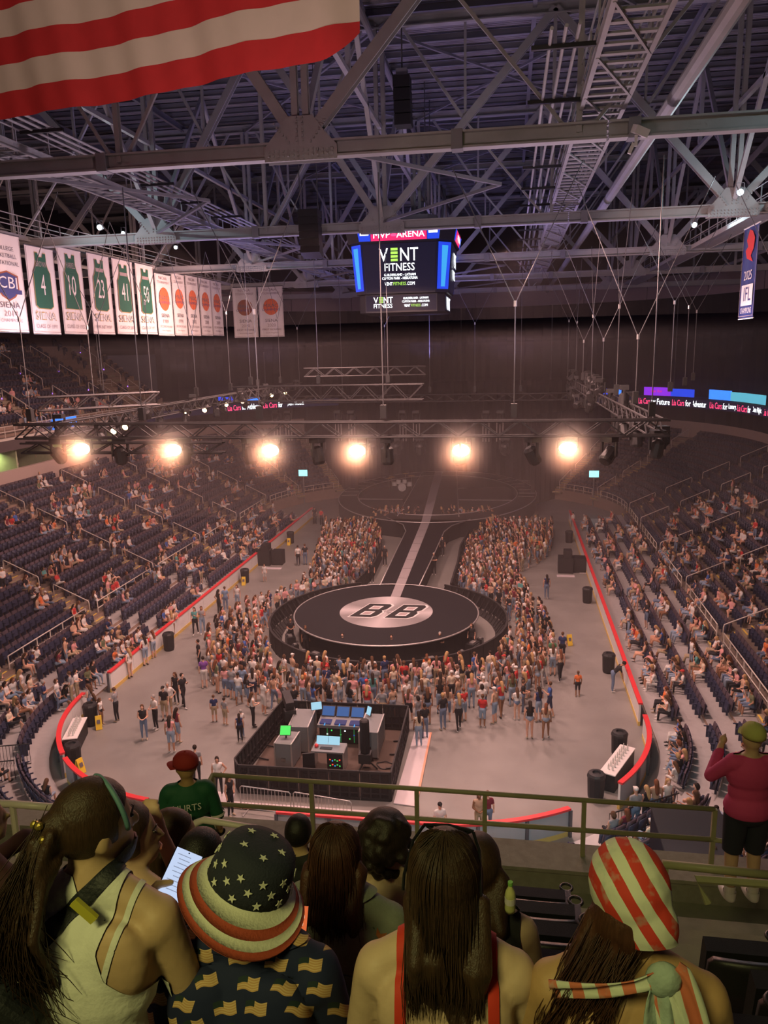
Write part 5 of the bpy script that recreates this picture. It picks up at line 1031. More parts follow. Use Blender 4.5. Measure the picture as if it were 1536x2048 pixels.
C_HAIR = {'dark': (.028, .018, .014), 'brown': (.12, .060, .032), 'auburn': (.18, .065, .03), 'blond': (.48, .30, .14), 'grey': (.38, .35, .33), 'red cap': (.55, .05, .05), 'white cap': (.75, .72, .70), 'black cap': (.02, .02, .02)}
SK = [(.74, .42, .30), (.68, .37, .26), (.78, .48, .36), (.50, .26, .17), (.28, .14, .08), (.72, .40, .29)]
def look(top=None, bot=None, hr=None, style=None, short=None, bare=None):
    fem = random.random() < .72
    top = top or random.choice(TOPW); bot = bot or random.choice(['jeans', 'black', 'denim', 'denim', 'white', 'jeans', 'khaki', 'bluejeans'])
    style = style or (random.choice(['long', 'long', 'long', 'bob']) if fem else random.choice(['short', 'short', 'short', 'cap']))
    hr = hr or (random.choice(['red cap', 'white cap', 'black cap', 'white cap']) if style == 'cap' else random.choice(['dark', 'brown', 'brown', 'auburn', 'blond', 'brown', 'dark', 'blond' if fem else 'grey']))
    short = short if short is not None else random.choice([0, 1, 1, 2] if fem else [0, 1, 1])   # 0 long trousers, 1 shorts, 2 skirt or bare legs
    bare = bare if bare is not None else (fem and random.random() < .6)
    return dict(top=top, bot=bot, hair=hr, style=style, short=short, bare=bare, skin=random.choice(SK))
def colours(tg, L):
    pal = np.zeros((9, 3), 'f'); s, t, b = L['skin'], C_TOP[L['top']], C_BOT[L['bot']]
    pal[SKIN] = s; pal[HAIR] = C_HAIR[L['hair']]; pal[TOP] = t; pal[SLV] = s if L['bare'] else t; pal[FORE] = s; pal[PEL] = b
    pal[THI] = b if L['short'] < 2 else s; pal[CALF] = b if L['short'] == 0 else s; pal[SHOE] = random.choice([(.75, .72, .70), (.03, .03, .03), (.5, .4, .3)]); return pal[tg]
def col_mesh(name, v, f, c):
    me = bpy.data.meshes.new(name); me.vertices.add(len(v)); me.vertices.foreach_set('co', np.ascontiguousarray(v, 'f').ravel())
    n = len(f); me.loops.add(n*3); me.loops.foreach_set('vertex_index', np.ascontiguousarray(f, 'i').ravel()); me.polygons.add(n); me.polygons.foreach_set('loop_start', np.arange(0, n*3, 3, dtype='i'))
    try: me.polygons.foreach_set('loop_total', np.full(n, 3, 'i'))
    except Exception: pass
    me.update(calc_edges=True); a = me.color_attributes.new('Col', 'FLOAT_COLOR', 'CORNER'); cc = np.ones((n*3, 4), 'f'); cc[:, :3] = np.repeat(c, 3, 0); a.data.foreach_set('color', cc.ravel())
    me.polygons.foreach_set('use_smooth', np.ones(n, bool)); me.materials.append(MT['people']); return me
PEOPLE = []   # dicts: pos, rz, key, look, zone, sc
def add_person(pos, rz, key, L, zone, sc=None, label=None, lean=None):
    PEOPLE.append(dict(pos=Vector(pos), rz=rz, key=key, L=L, zone=zone, sc=sc or random.uniform(.93, 1.07), label=label, px=pix(Vector(pos)+Vector((0, 0, .8)))))
def inpoly(x, y, pl):
    r = False; j = len(pl)-1
    for i in range(len(pl)):
        if (pl[i][1] > y) != (pl[j][1] > y) and x < (pl[j][0]-pl[i][0])*(y-pl[i][1])/(pl[j][1]-pl[i][1])+pl[i][0]: r = not r
        j = i
    return r
ZON = [('left', [(650, 1035), (745, 1032), (772, 1070), (760, 1110), (735, 1155), (650, 1168), (600, 1188), (558, 1212), (535, 1250), (530, 1290), (560, 1315), (560, 1360), (480, 1350), (430, 1330), (415, 1300), (410, 1262), (440, 1215), (500, 1190), (590, 1165), (625, 1120), (640, 1070)], .48, 'in the crowd left of the stage'),
 ('right', [(985, 1030), (1105, 1035), (1100, 1080), (1030, 1110), (1050, 1160), (1085, 1200), (1105, 1250), (1110, 1290), (1075, 1330), (1040, 1360), (960, 1340), (960, 1318), (1000, 1292), (1018, 1250), (990, 1195), (945, 1168), (915, 1140), (925, 1090), (955, 1050)], .48, 'in the crowd right of the stage'),
 ('front', [(560, 1303), (960, 1303), (1050, 1340), (1040, 1380), (930, 1398), (700, 1402), (575, 1392), (490, 1362)], .54, 'in the crowd before the round stage'),
 ('pit', [(740, 1013), (838, 1011), (838, 1028), (745, 1030)], .6, 'in the pit inside the oval stage'), ('pit', [(880, 1015), (990, 1011), (990, 1022), (880, 1028)], .6, 'in the pit inside the oval stage')]
grid = {}
def far_enough(x, y, d):
    gx, gy = int(x/.7), int(y/.7)
    for i in (-1, 0, 1):
        for j in (-1, 0, 1):
            for (a, b) in grid.get((gx+i, gy+j), ()):
                if (a-x)**2+(b-y)**2 < d*d: return False
    grid.setdefault((gx, gy), []).append((x, y)); return True
# ---- people the photo shows singly: (feet x, feet y, heading degrees from +Y, pose, top, bottom, hair, style, short, label)
LOOSE = [(290, 1479, 200, 1, 'black', 'jeans', 'brown', 'long', 0, 'woman in black top and jeans at the left of the loose group'), (313, 1459, 150, 1, 'white', 'black', 'grey', 'short', 0, 'man in white shirt and black trousers in the loose group'), (331, 1441, 180, 0, 'black', 'khaki', 'black cap', 'cap', 1, 'man in black cap and tee with grey shorts'), (340, 1432, 200, 3, 'white', 'khaki', 'grey', 'short', 1, 'man in white tee behind the loose group'), (368, 1415, 250, 2, 'black', 'black', 'dark', 'short', 0, 'man all in black looking at a phone'), (354, 1408, 170, 0, 'black', 'black', 'brown', 'long', 0, 'long haired woman in black beside the man all in black'), (344, 1505, 10, 0, 'pink', 'denim', 'dark', 'long', 1, 'woman in denim shorts nearest on the open left floor'), (357, 1485, 330, 3, 'maroon', 'denim', 'dark', 'long', 1, 'woman in dark red top and denim shorts'),
 (235, 1443, 90, 1, 'grey', 'black', 'brown', 'short', 0, 'man in grey shirt standing alone by the bottle table'), (204, 1450, 270, 0, 'white', 'black', 'brown', 'long', 2, 'girl in white top and black skirt by the bottle table'), (192, 1440, 80, 1, 'black', 'black', 'brown', 'long', 0, 'woman in black beside the girl in the black skirt'), (430, 1444, 20, 0, 'navy', 'khaki', 'brown', 'short', 1, 'boy in navy tee and khaki shorts'), (451, 1450, 340, 0, 'grey', 'khaki', 'dark', 'short', 1, 'boy in dark patterned shirt and khaki shorts'), (485, 1476, 60, 1, 'white', 'jeans', 'grey', 'short', 0, 'bald man in white shirt bending to a girl'), (481, 1484, 20, 0, 'navy', 'black', 'dark', 'long', 0, 'girl in navy in front of the bald man'), (507, 1454, 300, 1, 'white', 'black', 'brown', 'long', 0, 'woman in white tee and black trousers by the pen corner'),
 (410, 1377, 20, 0, 'purple', 'white', 'dark', 'short', 1, 'man in purple tee and white shorts'), (425, 1362, 200, 1, 'grey', 'khaki', 'brown', 'short', 0, 'man in grey shirt beside the purple tee'), (400, 1340, 120, 0, 'black', 'black', 'dark', 'short', 0, 'man in black tee at the crowd corner'), (463, 1378, 10, 0, 'tan', 'bluejeans', 'brown', 'long', 0, 'woman in wide pale jeans, back turned'), (487, 1394, 20, 0, 'denim', 'bluejeans', 'brown', 'bob', 0, 'person in a pale denim outfit'), (508, 1403, 15, 3, 'white', 'navy', 'dark', 'long', 1, 'woman in white top and navy shorts'),
 (392, 1269, 190, 2, 'teal', 'black', 'dark', 'long', 0, 'woman in teal top walking by the left boards'), (406, 1267, 200, 2, 'grey', 'bluejeans', 'brown', 'long', 0, 'woman in jeans beside the teal top'), (293, 1331, 60, 3, 'white', 'denim', 'dark', 'long', 1, 'woman in white top and shorts leaning by the left boards'), (309, 1316, 70, 1, 'white', 'denim', 'auburn', 'long', 1, 'auburn haired woman in white by the left boards'), (262, 1356, 80, 3, 'white', 'white', 'blond', 'long', 2, 'woman in a short white dress at the left boards'), (346, 1276, 40, 1, 'cream', 'white', 'blond', 'long', 2, 'blond woman in cream behind the near left bin'), (352, 1270, 250, 1, 'tan', 'tan' if False else 'khaki', 'brown', 'long', 2, 'woman in tan beside the cream dress'), (476, 1217, 180, 0, 'white', 'denim', 'brown', 'long', 1, 'woman in white top left of the crowd by the boards'), (439, 1230, 330, 3, 'black', 'black', 'dark', 'long', 0, 'woman in black pushing a dark bag'), (452, 1222, 20, 0, 'denim', 'jeans', 'brown', 'short', 0, 'man in blue tee at the left crowd edge'), (530, 1163, 200, 0, 'white', 'pink' if False else 'white', 'brown', 'short', 1, 'child in white by the left speaker cabinets'), (597, 1132, 10, 0, 'white', 'black', 'dark', 'short', 0, 'man in white tee left of the runway crowd'), (611, 1130, 20, 0, 'black', 'jeans', 'brown', 'short', 0, 'man in black tee left of the runway crowd'), (643, 1050, 0, 0, 'red', 'black', 'brown', 'short', 0, 'person in red top at the far left crowd tip'), (630, 1048, 0, 0, 'black', 'black', 'dark', 'short', 0, 'man in black at the far left crowd tip'),
 (1155, 1394, 10, 0, 'orange', 'black', 'brown', 'short', 1, 'child in bright orange tee standing alone'), (1059, 1477, 10, 0, 'black', 'denim', 'dark', 'long', 2, 'woman in black top and denim skirt nearest on the right floor'), (1091, 1477, 350, 2, 'tan', 'denim', 'auburn', 'long', 2, 'woman in denim and boots beside the denim skirt'), (1077, 1444, 30, 1, 'navy', 'denim', 'dark', 'long', 1, 'dark haired woman facing the blue tee'), (1099, 1432, 90, 2, 'blue', 'navy', 'brown', 'short', 1, 'man in royal blue tee'), (1045, 1426, 270, 1, 'black', 'jeans', 'brown', 'short', 0, 'man in black tee and jeans near the blue tee'), (1024, 1413, 10, 0, 'olive', 'bluejeans', 'brown', 'long', 0, 'long haired woman in dark top and pale jeans'), (967, 1421, 5, 0, 'white', 'jeans', 'white cap', 'cap', 0, 'large man in white shirt and white cap'), (943, 1416, 10, 0, 'pink', 'bluejeans', 'blond', 'long', 0, 'woman in pink top left of the white cap'), (880, 1428, 10, 0, 'black', 'bluejeans', 'dark', 'long', 0, 'woman in black top and jeans right of the pen'), (993, 1399, 10, 0, 'grey', 'navy', 'brown', 'short', 1, 'man in grey tee and navy shorts'), (838, 1494, 20, 0, 'cream', 'bluejeans', 'dark', 'long', 0, 'woman in cream top and pale jeans on the cable ramp'), (850, 1477, 20, 1, 'black', 'jeans', 'dark', 'short', 0, 'man in black beside the cream top on the ramp'),
 (1093, 1198, 10, 0, 'navy', 'jeans', 'dark', 'long', 0, 'dark haired woman in navy standing apart at the right'), (1124, 1322, 350, 0, 'navy', 'black', 'brown', 'short', 1, 'person with navy top beside the yellow floor sign'), (1104, 1336, 10, 0, 'green', 'black', 'grey', 'short', 0, 'man in green tee at the right crowd edge'), (1120, 1362, 20, 2, 'tan', 'black', 'auburn', 'long', 0, 'woman in black leggings at the right crowd edge'), (1105, 1352, 0, 1, 'white', 'denim', 'brown', 'long', 1, 'woman in white top beside the black leggings'), (439, 1592, 200, 3, 'white', 'black', 'dark', 'long', 0, 'woman in white top at the near corner of the pen'), (1075, 1065, 10, 0, 'white', 'black', 'dark', 'long', 0, 'woman in white top at the far right crowd tip'), (1100, 1095, 10, 0, 'white', 'white', 'brown', 'long', 1, 'woman in white shorts at the far right'), (1090, 1100, 20, 0, 'black', 'black', 'brown', 'long', 0, 'woman in black at the far right'), (1146, 1060, 40, 1, 'white', 'black', 'dark', 'short', 0, 'man in white shirt leaning by the far right boards'),
 (583, 1291, 200, 1, 'black', 'black', 'dark', 'short', 0, 'guard in black at the left of the round stage'), (613, 1310, 200, 0, 'black', 'black', 'brown', 'short', 0, 'guard in black by the left front of the round stage'), (687, 1326, 180, 5, 'black', 'black', 'dark', 'short', 0, 'guard in black, arms folded, left front of the emblem'), (784, 1330, 180, 0, 'black', 'black', 'dark', 'short', 0, 'guard in black below the emblem'), (880, 1322, 180, 5, 'black', 'black', 'grey', 'short', 0, 'grey haired guard, arms folded, right front of the stage'), (943, 1303, 160, 0, 'black', 'black', 'brown', 'short', 0, 'guard in black at the right of the round stage'), (744, 1166, 180, 0, 'black', 'black', 'dark', 'short', 0, 'guard in black at the left foot of the runway'), (868, 1150, 180, 5, 'black', 'black', 'grey', 'short', 0, 'guard in black right of the runway'), (885, 1112, 180, 0, 'black', 'black', 'dark', 'short', 0, 'guard in black farther up the right of the runway'), (770, 1132, 180, 0, 'black', 'black', 'grey', 'short', 0, 'guard in black farther up the left of the runway')]
for fx, fy, hd, po, tp, bt_, hr, sty, sh, lab in LOOSE:
    p = at(fx, fy, 'Z', 0); child = any(w in lab for w in ('child', 'girl', 'boy')); far_enough(p.x, p.y, .0)
    add_person((p.x, p.y, 0), math.radians(hd), ('s', po), look(tp, bt_, hr, sty, sh, sty == 'long'), 'loose', (.80 if child else random.uniform(.97, 1.05)), lab)
p = at(1232, 1384, 'Z', 0); add_person((12.25, p.y, 0), -PI/2, ('s', 9), look('black', 'jeans', 'dark', 'short', 0, False), 'loose', 1.08, 'man in black bending over the right boards')
for fx, fy, hd, po, tp, bt_, hr, sty, sh, lab in [(48, 1408, 60, 0, 'white', 'olive' if False else 'khaki', 'blond', 'long', 1, 'woman in white tee and green shorts on the left corner deck'), (65, 1416, 80, 1, 'cream', 'jeans', 'dark', 'long', 0, 'woman in cream top on the left corner deck'), (92, 1426, 70, 5, 'navy', 'jeans', 'grey', 'short', 0, 'bald man in navy tee with pale stripes on the corner deck'), (118, 1420, 80, 0, 'white', 'jeans', 'brown', 'bob', 0, 'person in white tee by the corner gate'), (146, 1408, 250, 1, 'grey', 'khaki', 'brown', 'short', 0, 'man in checked shirt at the corner gate'), (156, 1402, 80, 1, 'white', 'khaki', 'dark', 'short', 0, 'man in pale tee at the corner gate'), (182, 1425, 260, 1, 'grey', 'jeans', 'brown', 'long', 0, 'woman in grey at the gap in the left boards')]:
    p = at(fx, fy, 'Z', .25); add_person((p.x, p.y, .24 if p.x < -13.2 else 0), math.radians(-hd), ('s', po), look(tp, bt_, hr, sty, sh, sty == 'long'), 'loose', None, lab)
for fx, fy, hd, po, tp, bt_, hr, sty, sh, lab in [(1268, 1668, 20, 0, 'grey', 'jeans', 'white cap', 'cap', 0, 'man in grey hoodie and white cap below the deck rail'), (1332, 1640, 200, 0, 'white', 'bluejeans', 'blond', 'long', 0, 'woman in white top below the deck by the black drape'), (1290, 1655, 40, 1, 'black', 'black', 'blond', 'long', 0, 'blond woman in black below the deck rail'), (1308, 1650, 10, 0, 'tan', 'jeans', 'auburn', 'long', 0, 'auburn haired woman below the deck rail'), (975, 1668, 10, 0, 'maroon', 'jeans', 'brown', 'short', 0, 'man in dark red behind the near boards'), (958, 1672, 190, 1, 'tan', 'khaki', 'brown', 'long', 0, 'woman in tan behind the near boards'), (880, 1690, 200, 1, 'white', 'black', 'black cap', 'cap', 0, 'man in white shirt and black cap behind the near boards'), (462, 1632, 250, 3, 'black', 'black', 'brown', 'long', 0, 'woman in black reaching along the steel barrier'), (395, 1570, 20, 0, 'grey', 'black', 'dark', 'short', 0, 'man in grey beside the green jersey')]:
    p = at(fx, fy, 'Z', 0); add_person((p.x, p.y, 0), math.radians(hd), ('s', po), look(tp, bt_, hr, sty, sh, sty == 'long'), 'loose', None, lab)
for nm, poly, d, ph in ZON:
    pts_ = [at(x, y, 'Z', 1.6) for x, y in poly]; x0, x1 = min(p.x for p in pts_), max(p.x for p in pts_); y0, y1 = min(p.y for p in pts_), max(p.y for p in pts_)
    for _ in range(int((x1-x0)*(y1-y0)*26)):
        x, y = random.uniform(x0, x1), random.uniform(y0, y1); q = pix((x, y, 1.6))
        if not inpoly(q[0], q[1], poly): continue
        dc = math.hypot(x+.1, y-20.5)
        if dc < 7.75 and nm != 'pit': continue
        if -3.9 < x < 3.0 and 2.3 < y < 8.6: continue
        if nm != 'pit' and abs(x) < 3.7 and y > 27: continue
        dd = d*(1.0 if dc < 10 or nm != 'front' else 1.25)
        if not far_enough(x, y, dd): continue
        tgt = Vector((0, 20.0)) if y < 27 else Vector((-.4, y+2)); a = math.atan2(-(tgt.x-x), tgt.y-y)+random.gauss(0, .45)
        add_person((x, y, 0), a, ('s', random.choice([0, 0, 1, 1, 2, 3, 4 if random.random() < .3 else 0, 5, 6])), look(), nm)
# ------------------------------------------------------------------ seats and sitters
def seat_parts():
    b = MB(); b.add([(-.23, -.20, .42), (.23, -.20, .42), (.22, -.28, .92), (-.22, -.28, .92), (-.23, -.14, .42), (.23, -.14, .42), (.19, -.22, .92), (-.19, -.22, .92)], [(0, 3, 2, 1), (4, 5, 6, 7), (0, 1, 5, 4), (3, 7, 6, 2), (0, 4, 7, 3), (1, 2, 6, 5)])
    s = MB(); s.box((0, -.06, .60), (.44, .07, .38), Euler((.12, 0, 0)).to_matrix())
    a = MB(); a.box((.255, -.10, .40), (.045, .30, .5)); a.box((.255, -.02, .66), (.05, .36, .04)); a.box((.255, -.16, .15), (.05, .08, .3)); a.box((0, -.30, .62), (.44, .03, .42), Euler((.16, 0, 0)).to_matrix())
    return b, s, a
sb_, ss_, sa_ = seat_parts()
ME_B = sb_.mesh('backrest'); ME_B.materials.append(MT['seat_cloth']); ME_S = ss_.mesh('seat_pan'); ME_S.materials.append(MT['seat_navy']); ME_A = sa_.mesh('frame'); ME_A.materials.append(MT['seat_navy'])
seats = []; taken = 0
AIS = sorted([a[0] for a in AISLES]); UAS = sorted(UA)
def near_aisle(s, L, w=.72): return any(abs(s-a) < w for a in L)
def section(s, side):
    L = (LN+LA) if side == 'left' else (RN[::-1]+RA)
    return sum(1 for a in L if (s > a if side == 'left' else s < a))
def fill(rows, dpt, a, b, side, tiername, occ, skip, step=.53):
    for r, (o, z) in enumerate(rows):
        off = o+dpt*(.52 if dpt < 1 else .74); k = (RC+off)/(RC+REF); s = a; run = 0; gap = 0; num = 0
        while s < b:
            straight = S_L0 <= s <= S_L1 or S_R0 <= s <= S_R1 or S_F0 <= s <= S_F1
            s += step if straight else step/k; num += 1
            if near_aisle(s, skip): num = 0; continue
            p, n = P(off, s, z); q = pix(p+Vector((0, 0, .6)))
            if q[2] < 2 or not (-60 < q[0] < 1600 and 600 < q[1] < 2050): continue
            rz = math.atan2(n.y, n.x)-PI/2; f = occ(s, r)
            if run > 0: run -= 1; sit = True
            elif random.random() < f/3.2: run = random.randint(0, 4); sit = True
            else: sit = False
            seats.append((p, rz, q, side, tiername, r, section(s, side), num))
            if sit:
                key = ('t', random.choice([0, 0, 1, 2, 3, 4])); pp = p+Vector((n.x*.02, n.y*.02, -.02))
                if random.random() < .05: key = ('s', random.choice([0, 1, 3])); pp = p+Vector((n.x*.28, n.y*.28, 0))
                add_person(pp, rz+random.gauss(0, .3), key, look(), f'{side} {tiername}')
def yof(s, side): return RC+(s-S_L0) if side == 'left' else RL-RC-(s-S_R0)
def occ_L(s, r):
    y = yof(s, 'left'); return (.34 if r < 9 else .26) if y < 40 else (.34 if y < 53 else .22 if s < S_L1+ARC*.32 else 0)
def occ_R(s, r):
    y = yof(s, 'right'); return (.46 if r < 7 else .30) if y < 32 else (.36 if y < 44 and r < 9 else .30 if y < 52 and r < 3 else 0.03 if y < 40 else 0)
fill(FIX, .85, ARC*.2, TL1-.5, 'left', 'lower', occ_L, AIS); fill(FIX, .85, TR0+.5, S_R1+ARC*.75, 'right', 'lower', occ_R, AIS)
RSK = [a for a in AIS]
fill(RET, 1.16, ARC*.12, s_of_y(50), 'left', 'front', lambda s, r: .55 if S_L0-4 < s else .4, RSK); fill(RET, 1.16, s_of_y(50, True), S_R1+ARC*.8, 'right', 'front', lambda s, r: .62, RSK)
fill(UPR[1:], .80, UPS+2, UL1-.6, 'left', 'upper', lambda s, r: .36 if yof(s, 'left') < 44 else (.20 if yof(s, 'left') < 49 and r < 8 else 0), UAS+[v for v in VOM])
# standing groups at the upper rail
for fx, fy in ((52, 858), (58, 860), (75, 855), (84, 852), (118, 840), (126, 838), (110, 843)): p = at(fx, fy, 'X', -32.0); add_person((-32.0, p.y, 11.1), -1.2, ('s', random.choice((0, 1, 5))), look(), 'left upper')
for fx in (20, 28, 38, 80, 88, 96, 135): p = at(fx, 930, 'X', -33); add_person((-33.2, p.y, 7.5), -PI/2, ('s', random.choice((0, 1, 3))), look(), 'left suites')
seats_near = sorted([q for q in seats if 0 < q[2][0] < 1536 and q[2][1] < 1560], key=lambda q: q[2][2])[:300]; near_id = set(id(q) for q in seats_near)
seat0 = None; lab_used = {}
for q in seats_near:
    p, rz, _, side, tn, r, sec, num = q
    t = thing('stadium_seat', f'folding seat in {tn} row {nth(r+1)}, {nth(max(1, num))} place, {nth(max(1, sec))} {side} section', 'seat', p, rz, 'folding seats of the stands'); ob('backrest', ME_B, t); ob('seat_pan', ME_S, t); ob('frame', ME_A, t)
mb = MB()
def rest_seats():
    V, F, M = [], [], []; base = []
    for b, mi in ((sb_, 0), (ss_, 1), (sa_, 1)): base.append((np.array(b.v), np.array(b.f), mi))
    bv = np.concatenate([b[0] for b in base]); n0 = 0; bf = []; bm = []
    for v, f, mi in base: bf.append(f+n0); bm += [mi]*len(f); n0 += len(v)
    bf = np.concatenate(bf)
    L = [q for q in seats if id(q) not in near_id]; nv = len(bv)
    allv = np.empty((len(L)*nv, 3), 'f'); allf = np.empty((len(L)*len(bf), 4), 'i')
    for i, q in enumerate(L):
        c, s = math.cos(q[1]), math.sin(q[1]); R = np.array([[c, -s, 0], [s, c, 0], [0, 0, 1]]); allv[i*nv:(i+1)*nv] = bv @ R.T+np.array(q[0]); allf[i*len(bf):(i+1)*len(bf)] = bf+i*nv
    me = bpy.data.meshes.new('stadium_seats'); me.vertices.add(len(allv)); me.vertices.foreach_set('co', allv.ravel()); n = len(allf); me.loops.add(n*4); me.loops.foreach_set('vertex_index', allf.ravel()); me.polygons.add(n); me.polygons.foreach_set('loop_start', np.arange(0, n*4, 4, dtype='i'))
    me.materials.append(MT['seat_cloth']); me.materials.append(MT['seat_navy']); me.polygons.foreach_set('material_index', np.tile(np.array(bm, 'i'), len(L))); me.update(calc_edges=True); o = ob('stadium_seats', me); tag(o, 'countless rows of dark folding seats filling the stands', 'seats', kind='stuff'); return len(L)
n_rest = rest_seats()
# ---- individuals and the rest
vis = [p for p in PEOPLE if p['px'][2] > 2 and -20 < p['px'][0] < 1556 and p['px'][1] < 1790]
vis.sort(key=lambda p: (p['zone'] != 'loose', p['px'][2])); ones = vis[:282]; rest = vis[282:]
def p_colname(L): return {'short': 'short', 'long': 'long', 'bob': 'bobbed', 'cap': ''}[L['style']]
def body(p, lod):
    v, f, tg = PROTO[(p['key'], lod)]; return v, f, colours(tg, p['L'])
byk = {}
for p in sorted(ones, key=lambda p: p['px'][0]):
    if p['label']: continue
    L = p['L']; where = {'left': 'crowd left of stage', 'right': 'crowd right of stage', 'front': 'crowd before round stage', 'pit': 'oval stage pit', 'left front': 'left front rows', 'right front': 'right front rows', 'left lower': 'left lower stand', 'right lower': 'right lower stand', 'left upper': 'upper stand', 'left suites': 'suites'}[p['zone']]
    hs = L['hair'] if L['style'] == 'cap' else f"{L['hair']} {p_colname(L)} hair"
    k = (L['top'], hs, where); byk[k] = byk.get(k, 0)+1
    p['label'] = f"person in {L['top']} top, {hs}, {nth(byk[k])} such from left in {where}"
hair_me = {}
for p in ones:
    v, f, c = body(p, 0); o = ob('person', col_mesh('person', v, f, c), None, p['pos'], (0, 0, p['rz'])); o.scale = (p['sc'],)*3; tag(o, p['label'], 'person', 'people on the floor and in the stands')
    L = p['L']; hk = (p['key'], L['style'], L['hair'])
    if hk not in hair_me:
        hv, hf = hair(p['key'], L['style'], 0); hair_me[hk] = col_mesh('hair', hv, hf, np.tile(np.array(C_HAIR[L['hair']], 'f'), (len(hf), 1)))
    ob('cap' if L['style'] == 'cap' else 'hair', hair_me[hk], o)
VV, FF, CC = [], [], []; n0 = 0
for p in rest:
    lod = 1 if p['px'][2] > 45 else 1
    c, s = math.cos(p['rz'])*p['sc'], math.sin(p['rz'])*p['sc']; R = np.array([[c, -s, 0], [s, c, 0], [0, 0, p['sc']]])
    for v, f, col in (body(p, lod), (lambda h: (h[0], h[1], np.tile(np.array(C_HAIR[p['L']['hair']], 'f'), (len(h[1]), 1))))(hair(p['key'], p['L']['style'], 1))):
        VV.append(v @ R.T+np.array(p['pos'])); FF.append(f+n0); CC.append(col); n0 += len(v)
o = ob('crowd', col_mesh('crowd', np.concatenate(VV), np.concatenate(FF), np.concatenate(CC))); tag(o, 'uncounted spectators filling the far floor and the stands', 'crowd', kind='stuff')
print('PEOPLE', len(PEOPLE), 'vis', len(vis), 'rest tris', sum(len(f) for f in FF), 'seats', len(seats), 'proto0', [len(PROTO[k][1]) for k in PROTO if k[1] == 0], 'proto1', [len(PROTO[k][1]) for k in PROTO if k[1] == 1])
# ------------------------------------------------------------------ the upper deck the photo is taken from
def rowz(k): return 14.17-.50*k
def rowy(k): return -21.72+.80*k     # where the hips of row k rest
mat('deck_concrete', (.24, .24, .16), .9, noise=.25, nscale=5, bump=.1, bscale=60); mat('ledge_concrete', (.30, .29, .24), .9, noise=.3, nscale=8, bump=.15, bscale=50)
mb = MB(); prof = []
for k in range(-3, 9): prof += [(rowy(k)-.32, rowz(k)), (rowy(k)+.48, rowz(k))]
prof = prof[:-1]+[(-14.75, rowz(8))]
n = len(prof); mb.add([(x, y, z) for x in (-9, 21) for y, z in prof]+[(x, y, z) for x in (-9, 21) for y, z in ((-14.75, 9.2), (-24.9, 9.2))], [(i, n+i, n+i+1, i+1)[::-1] for i in range(n-1)]); o = mb.build('floor_deck', 'deck_concrete'); o['kind'] = 'structure'
o = MB().box((6, -14.5, 9.9), (30, .5, 1.1)).build('wall_parapet', 'ledge_concrete'); o['kind'] = 'structure'
MB().box((6, -14.5, 10.47), (30, .56, .05)).build('coping', 'ledge_concrete', o)
gr = thing('deck_railing', 'olive painted two-bar railing along the front of the deck', 'railing')
RYY = -14.45; ZR1 = 11.28
xs = [at(px, 1560, 'Y', RYY).x for px in (426, 622, 833, 970, 1170, 1434)]
for z in (ZR1, ZR1-.42): MB().tube([(xs[0]+.01, RYY, z-.02 if z < ZR1 else z), (xs[-1], RYY, z)], .032, 8).build('rail', 'rail_olive', gr, smooth=True)
for x in xs: MB().box((x, RYY, (10.45+ZR1)/2), (.055, .055, ZR1-10.45)).build('post', 'rail_olive', gr)
MB().tube([(xs[-1], RYY, ZR1-.42), (xs[-1]+.5, RYY-.05, ZR1-.43)], .03, 8).build('rail', 'rail_olive', gr); MB().tube([(xs[0], RYY, ZR1), (xs[0]-.02, RYY-.4, ZR1-.1)], .03, 8).build('rail', 'rail_olive', gr)
r2 = thing('aisle_railing', 'olive low railing crossing before the man in the pink shirt', 'railing')
a, b = at(1325, 1728, 'Y', -17.6), at(1560, 1752, 'Y', -17.6); MB().tube([a, b], .035, 8).build('rail', 'rail_olive', r2, smooth=True)
a2, b2 = at(1392, 1758, 'Y', -18.2), at(1560, 1770, 'Y', -18.2); MB().tube([b2, a2, at(1416, 1806, 'Y', -18.25)], .030, 8).build('rail', 'rail_olive', r2)
MB().box(((a.x+.02), a.y, a.z-.3), (.05, .05, .6)).build('post', 'rail_olive', r2); 
r3 = thing('stair_handrail', 'pale bent handrail at the head of the stairs by the green jersey', 'handrail'); z3 = .0
p = [at(385, 1660, 'Y', -18.4), at(393, 1645, 'Y', -18.4), at(408, 1640, 'Y', -18.4), at(510, 1655, 'Y', -18.4)]; MB().tube(p+[p[-1]+Vector((0, 0, -.7))], .028, 8).build('rail', 'rail_white', r3, smooth=True); MB().tube([p[0], p[0]+Vector((0, 0, -.6))], .028, 8).build('post', 'rail_white', r3)
r4 = thing('corner_handrail', 'pale handrail at the picture edge with a hand resting on it', 'handrail'); p = [at(-60, 1606, 'Y', -18.2), at(25, 1608, 'Y', -18.2), at(110, 1615, 'Y', -18.2)]; MB().tube(p, .032, 8).build('rail', 'rail_white', r4, smooth=True); MB().tube([p[1], p[1]+Vector((0, 0, -1.0))], .03, 8).build('post', 'rail_white', r4)
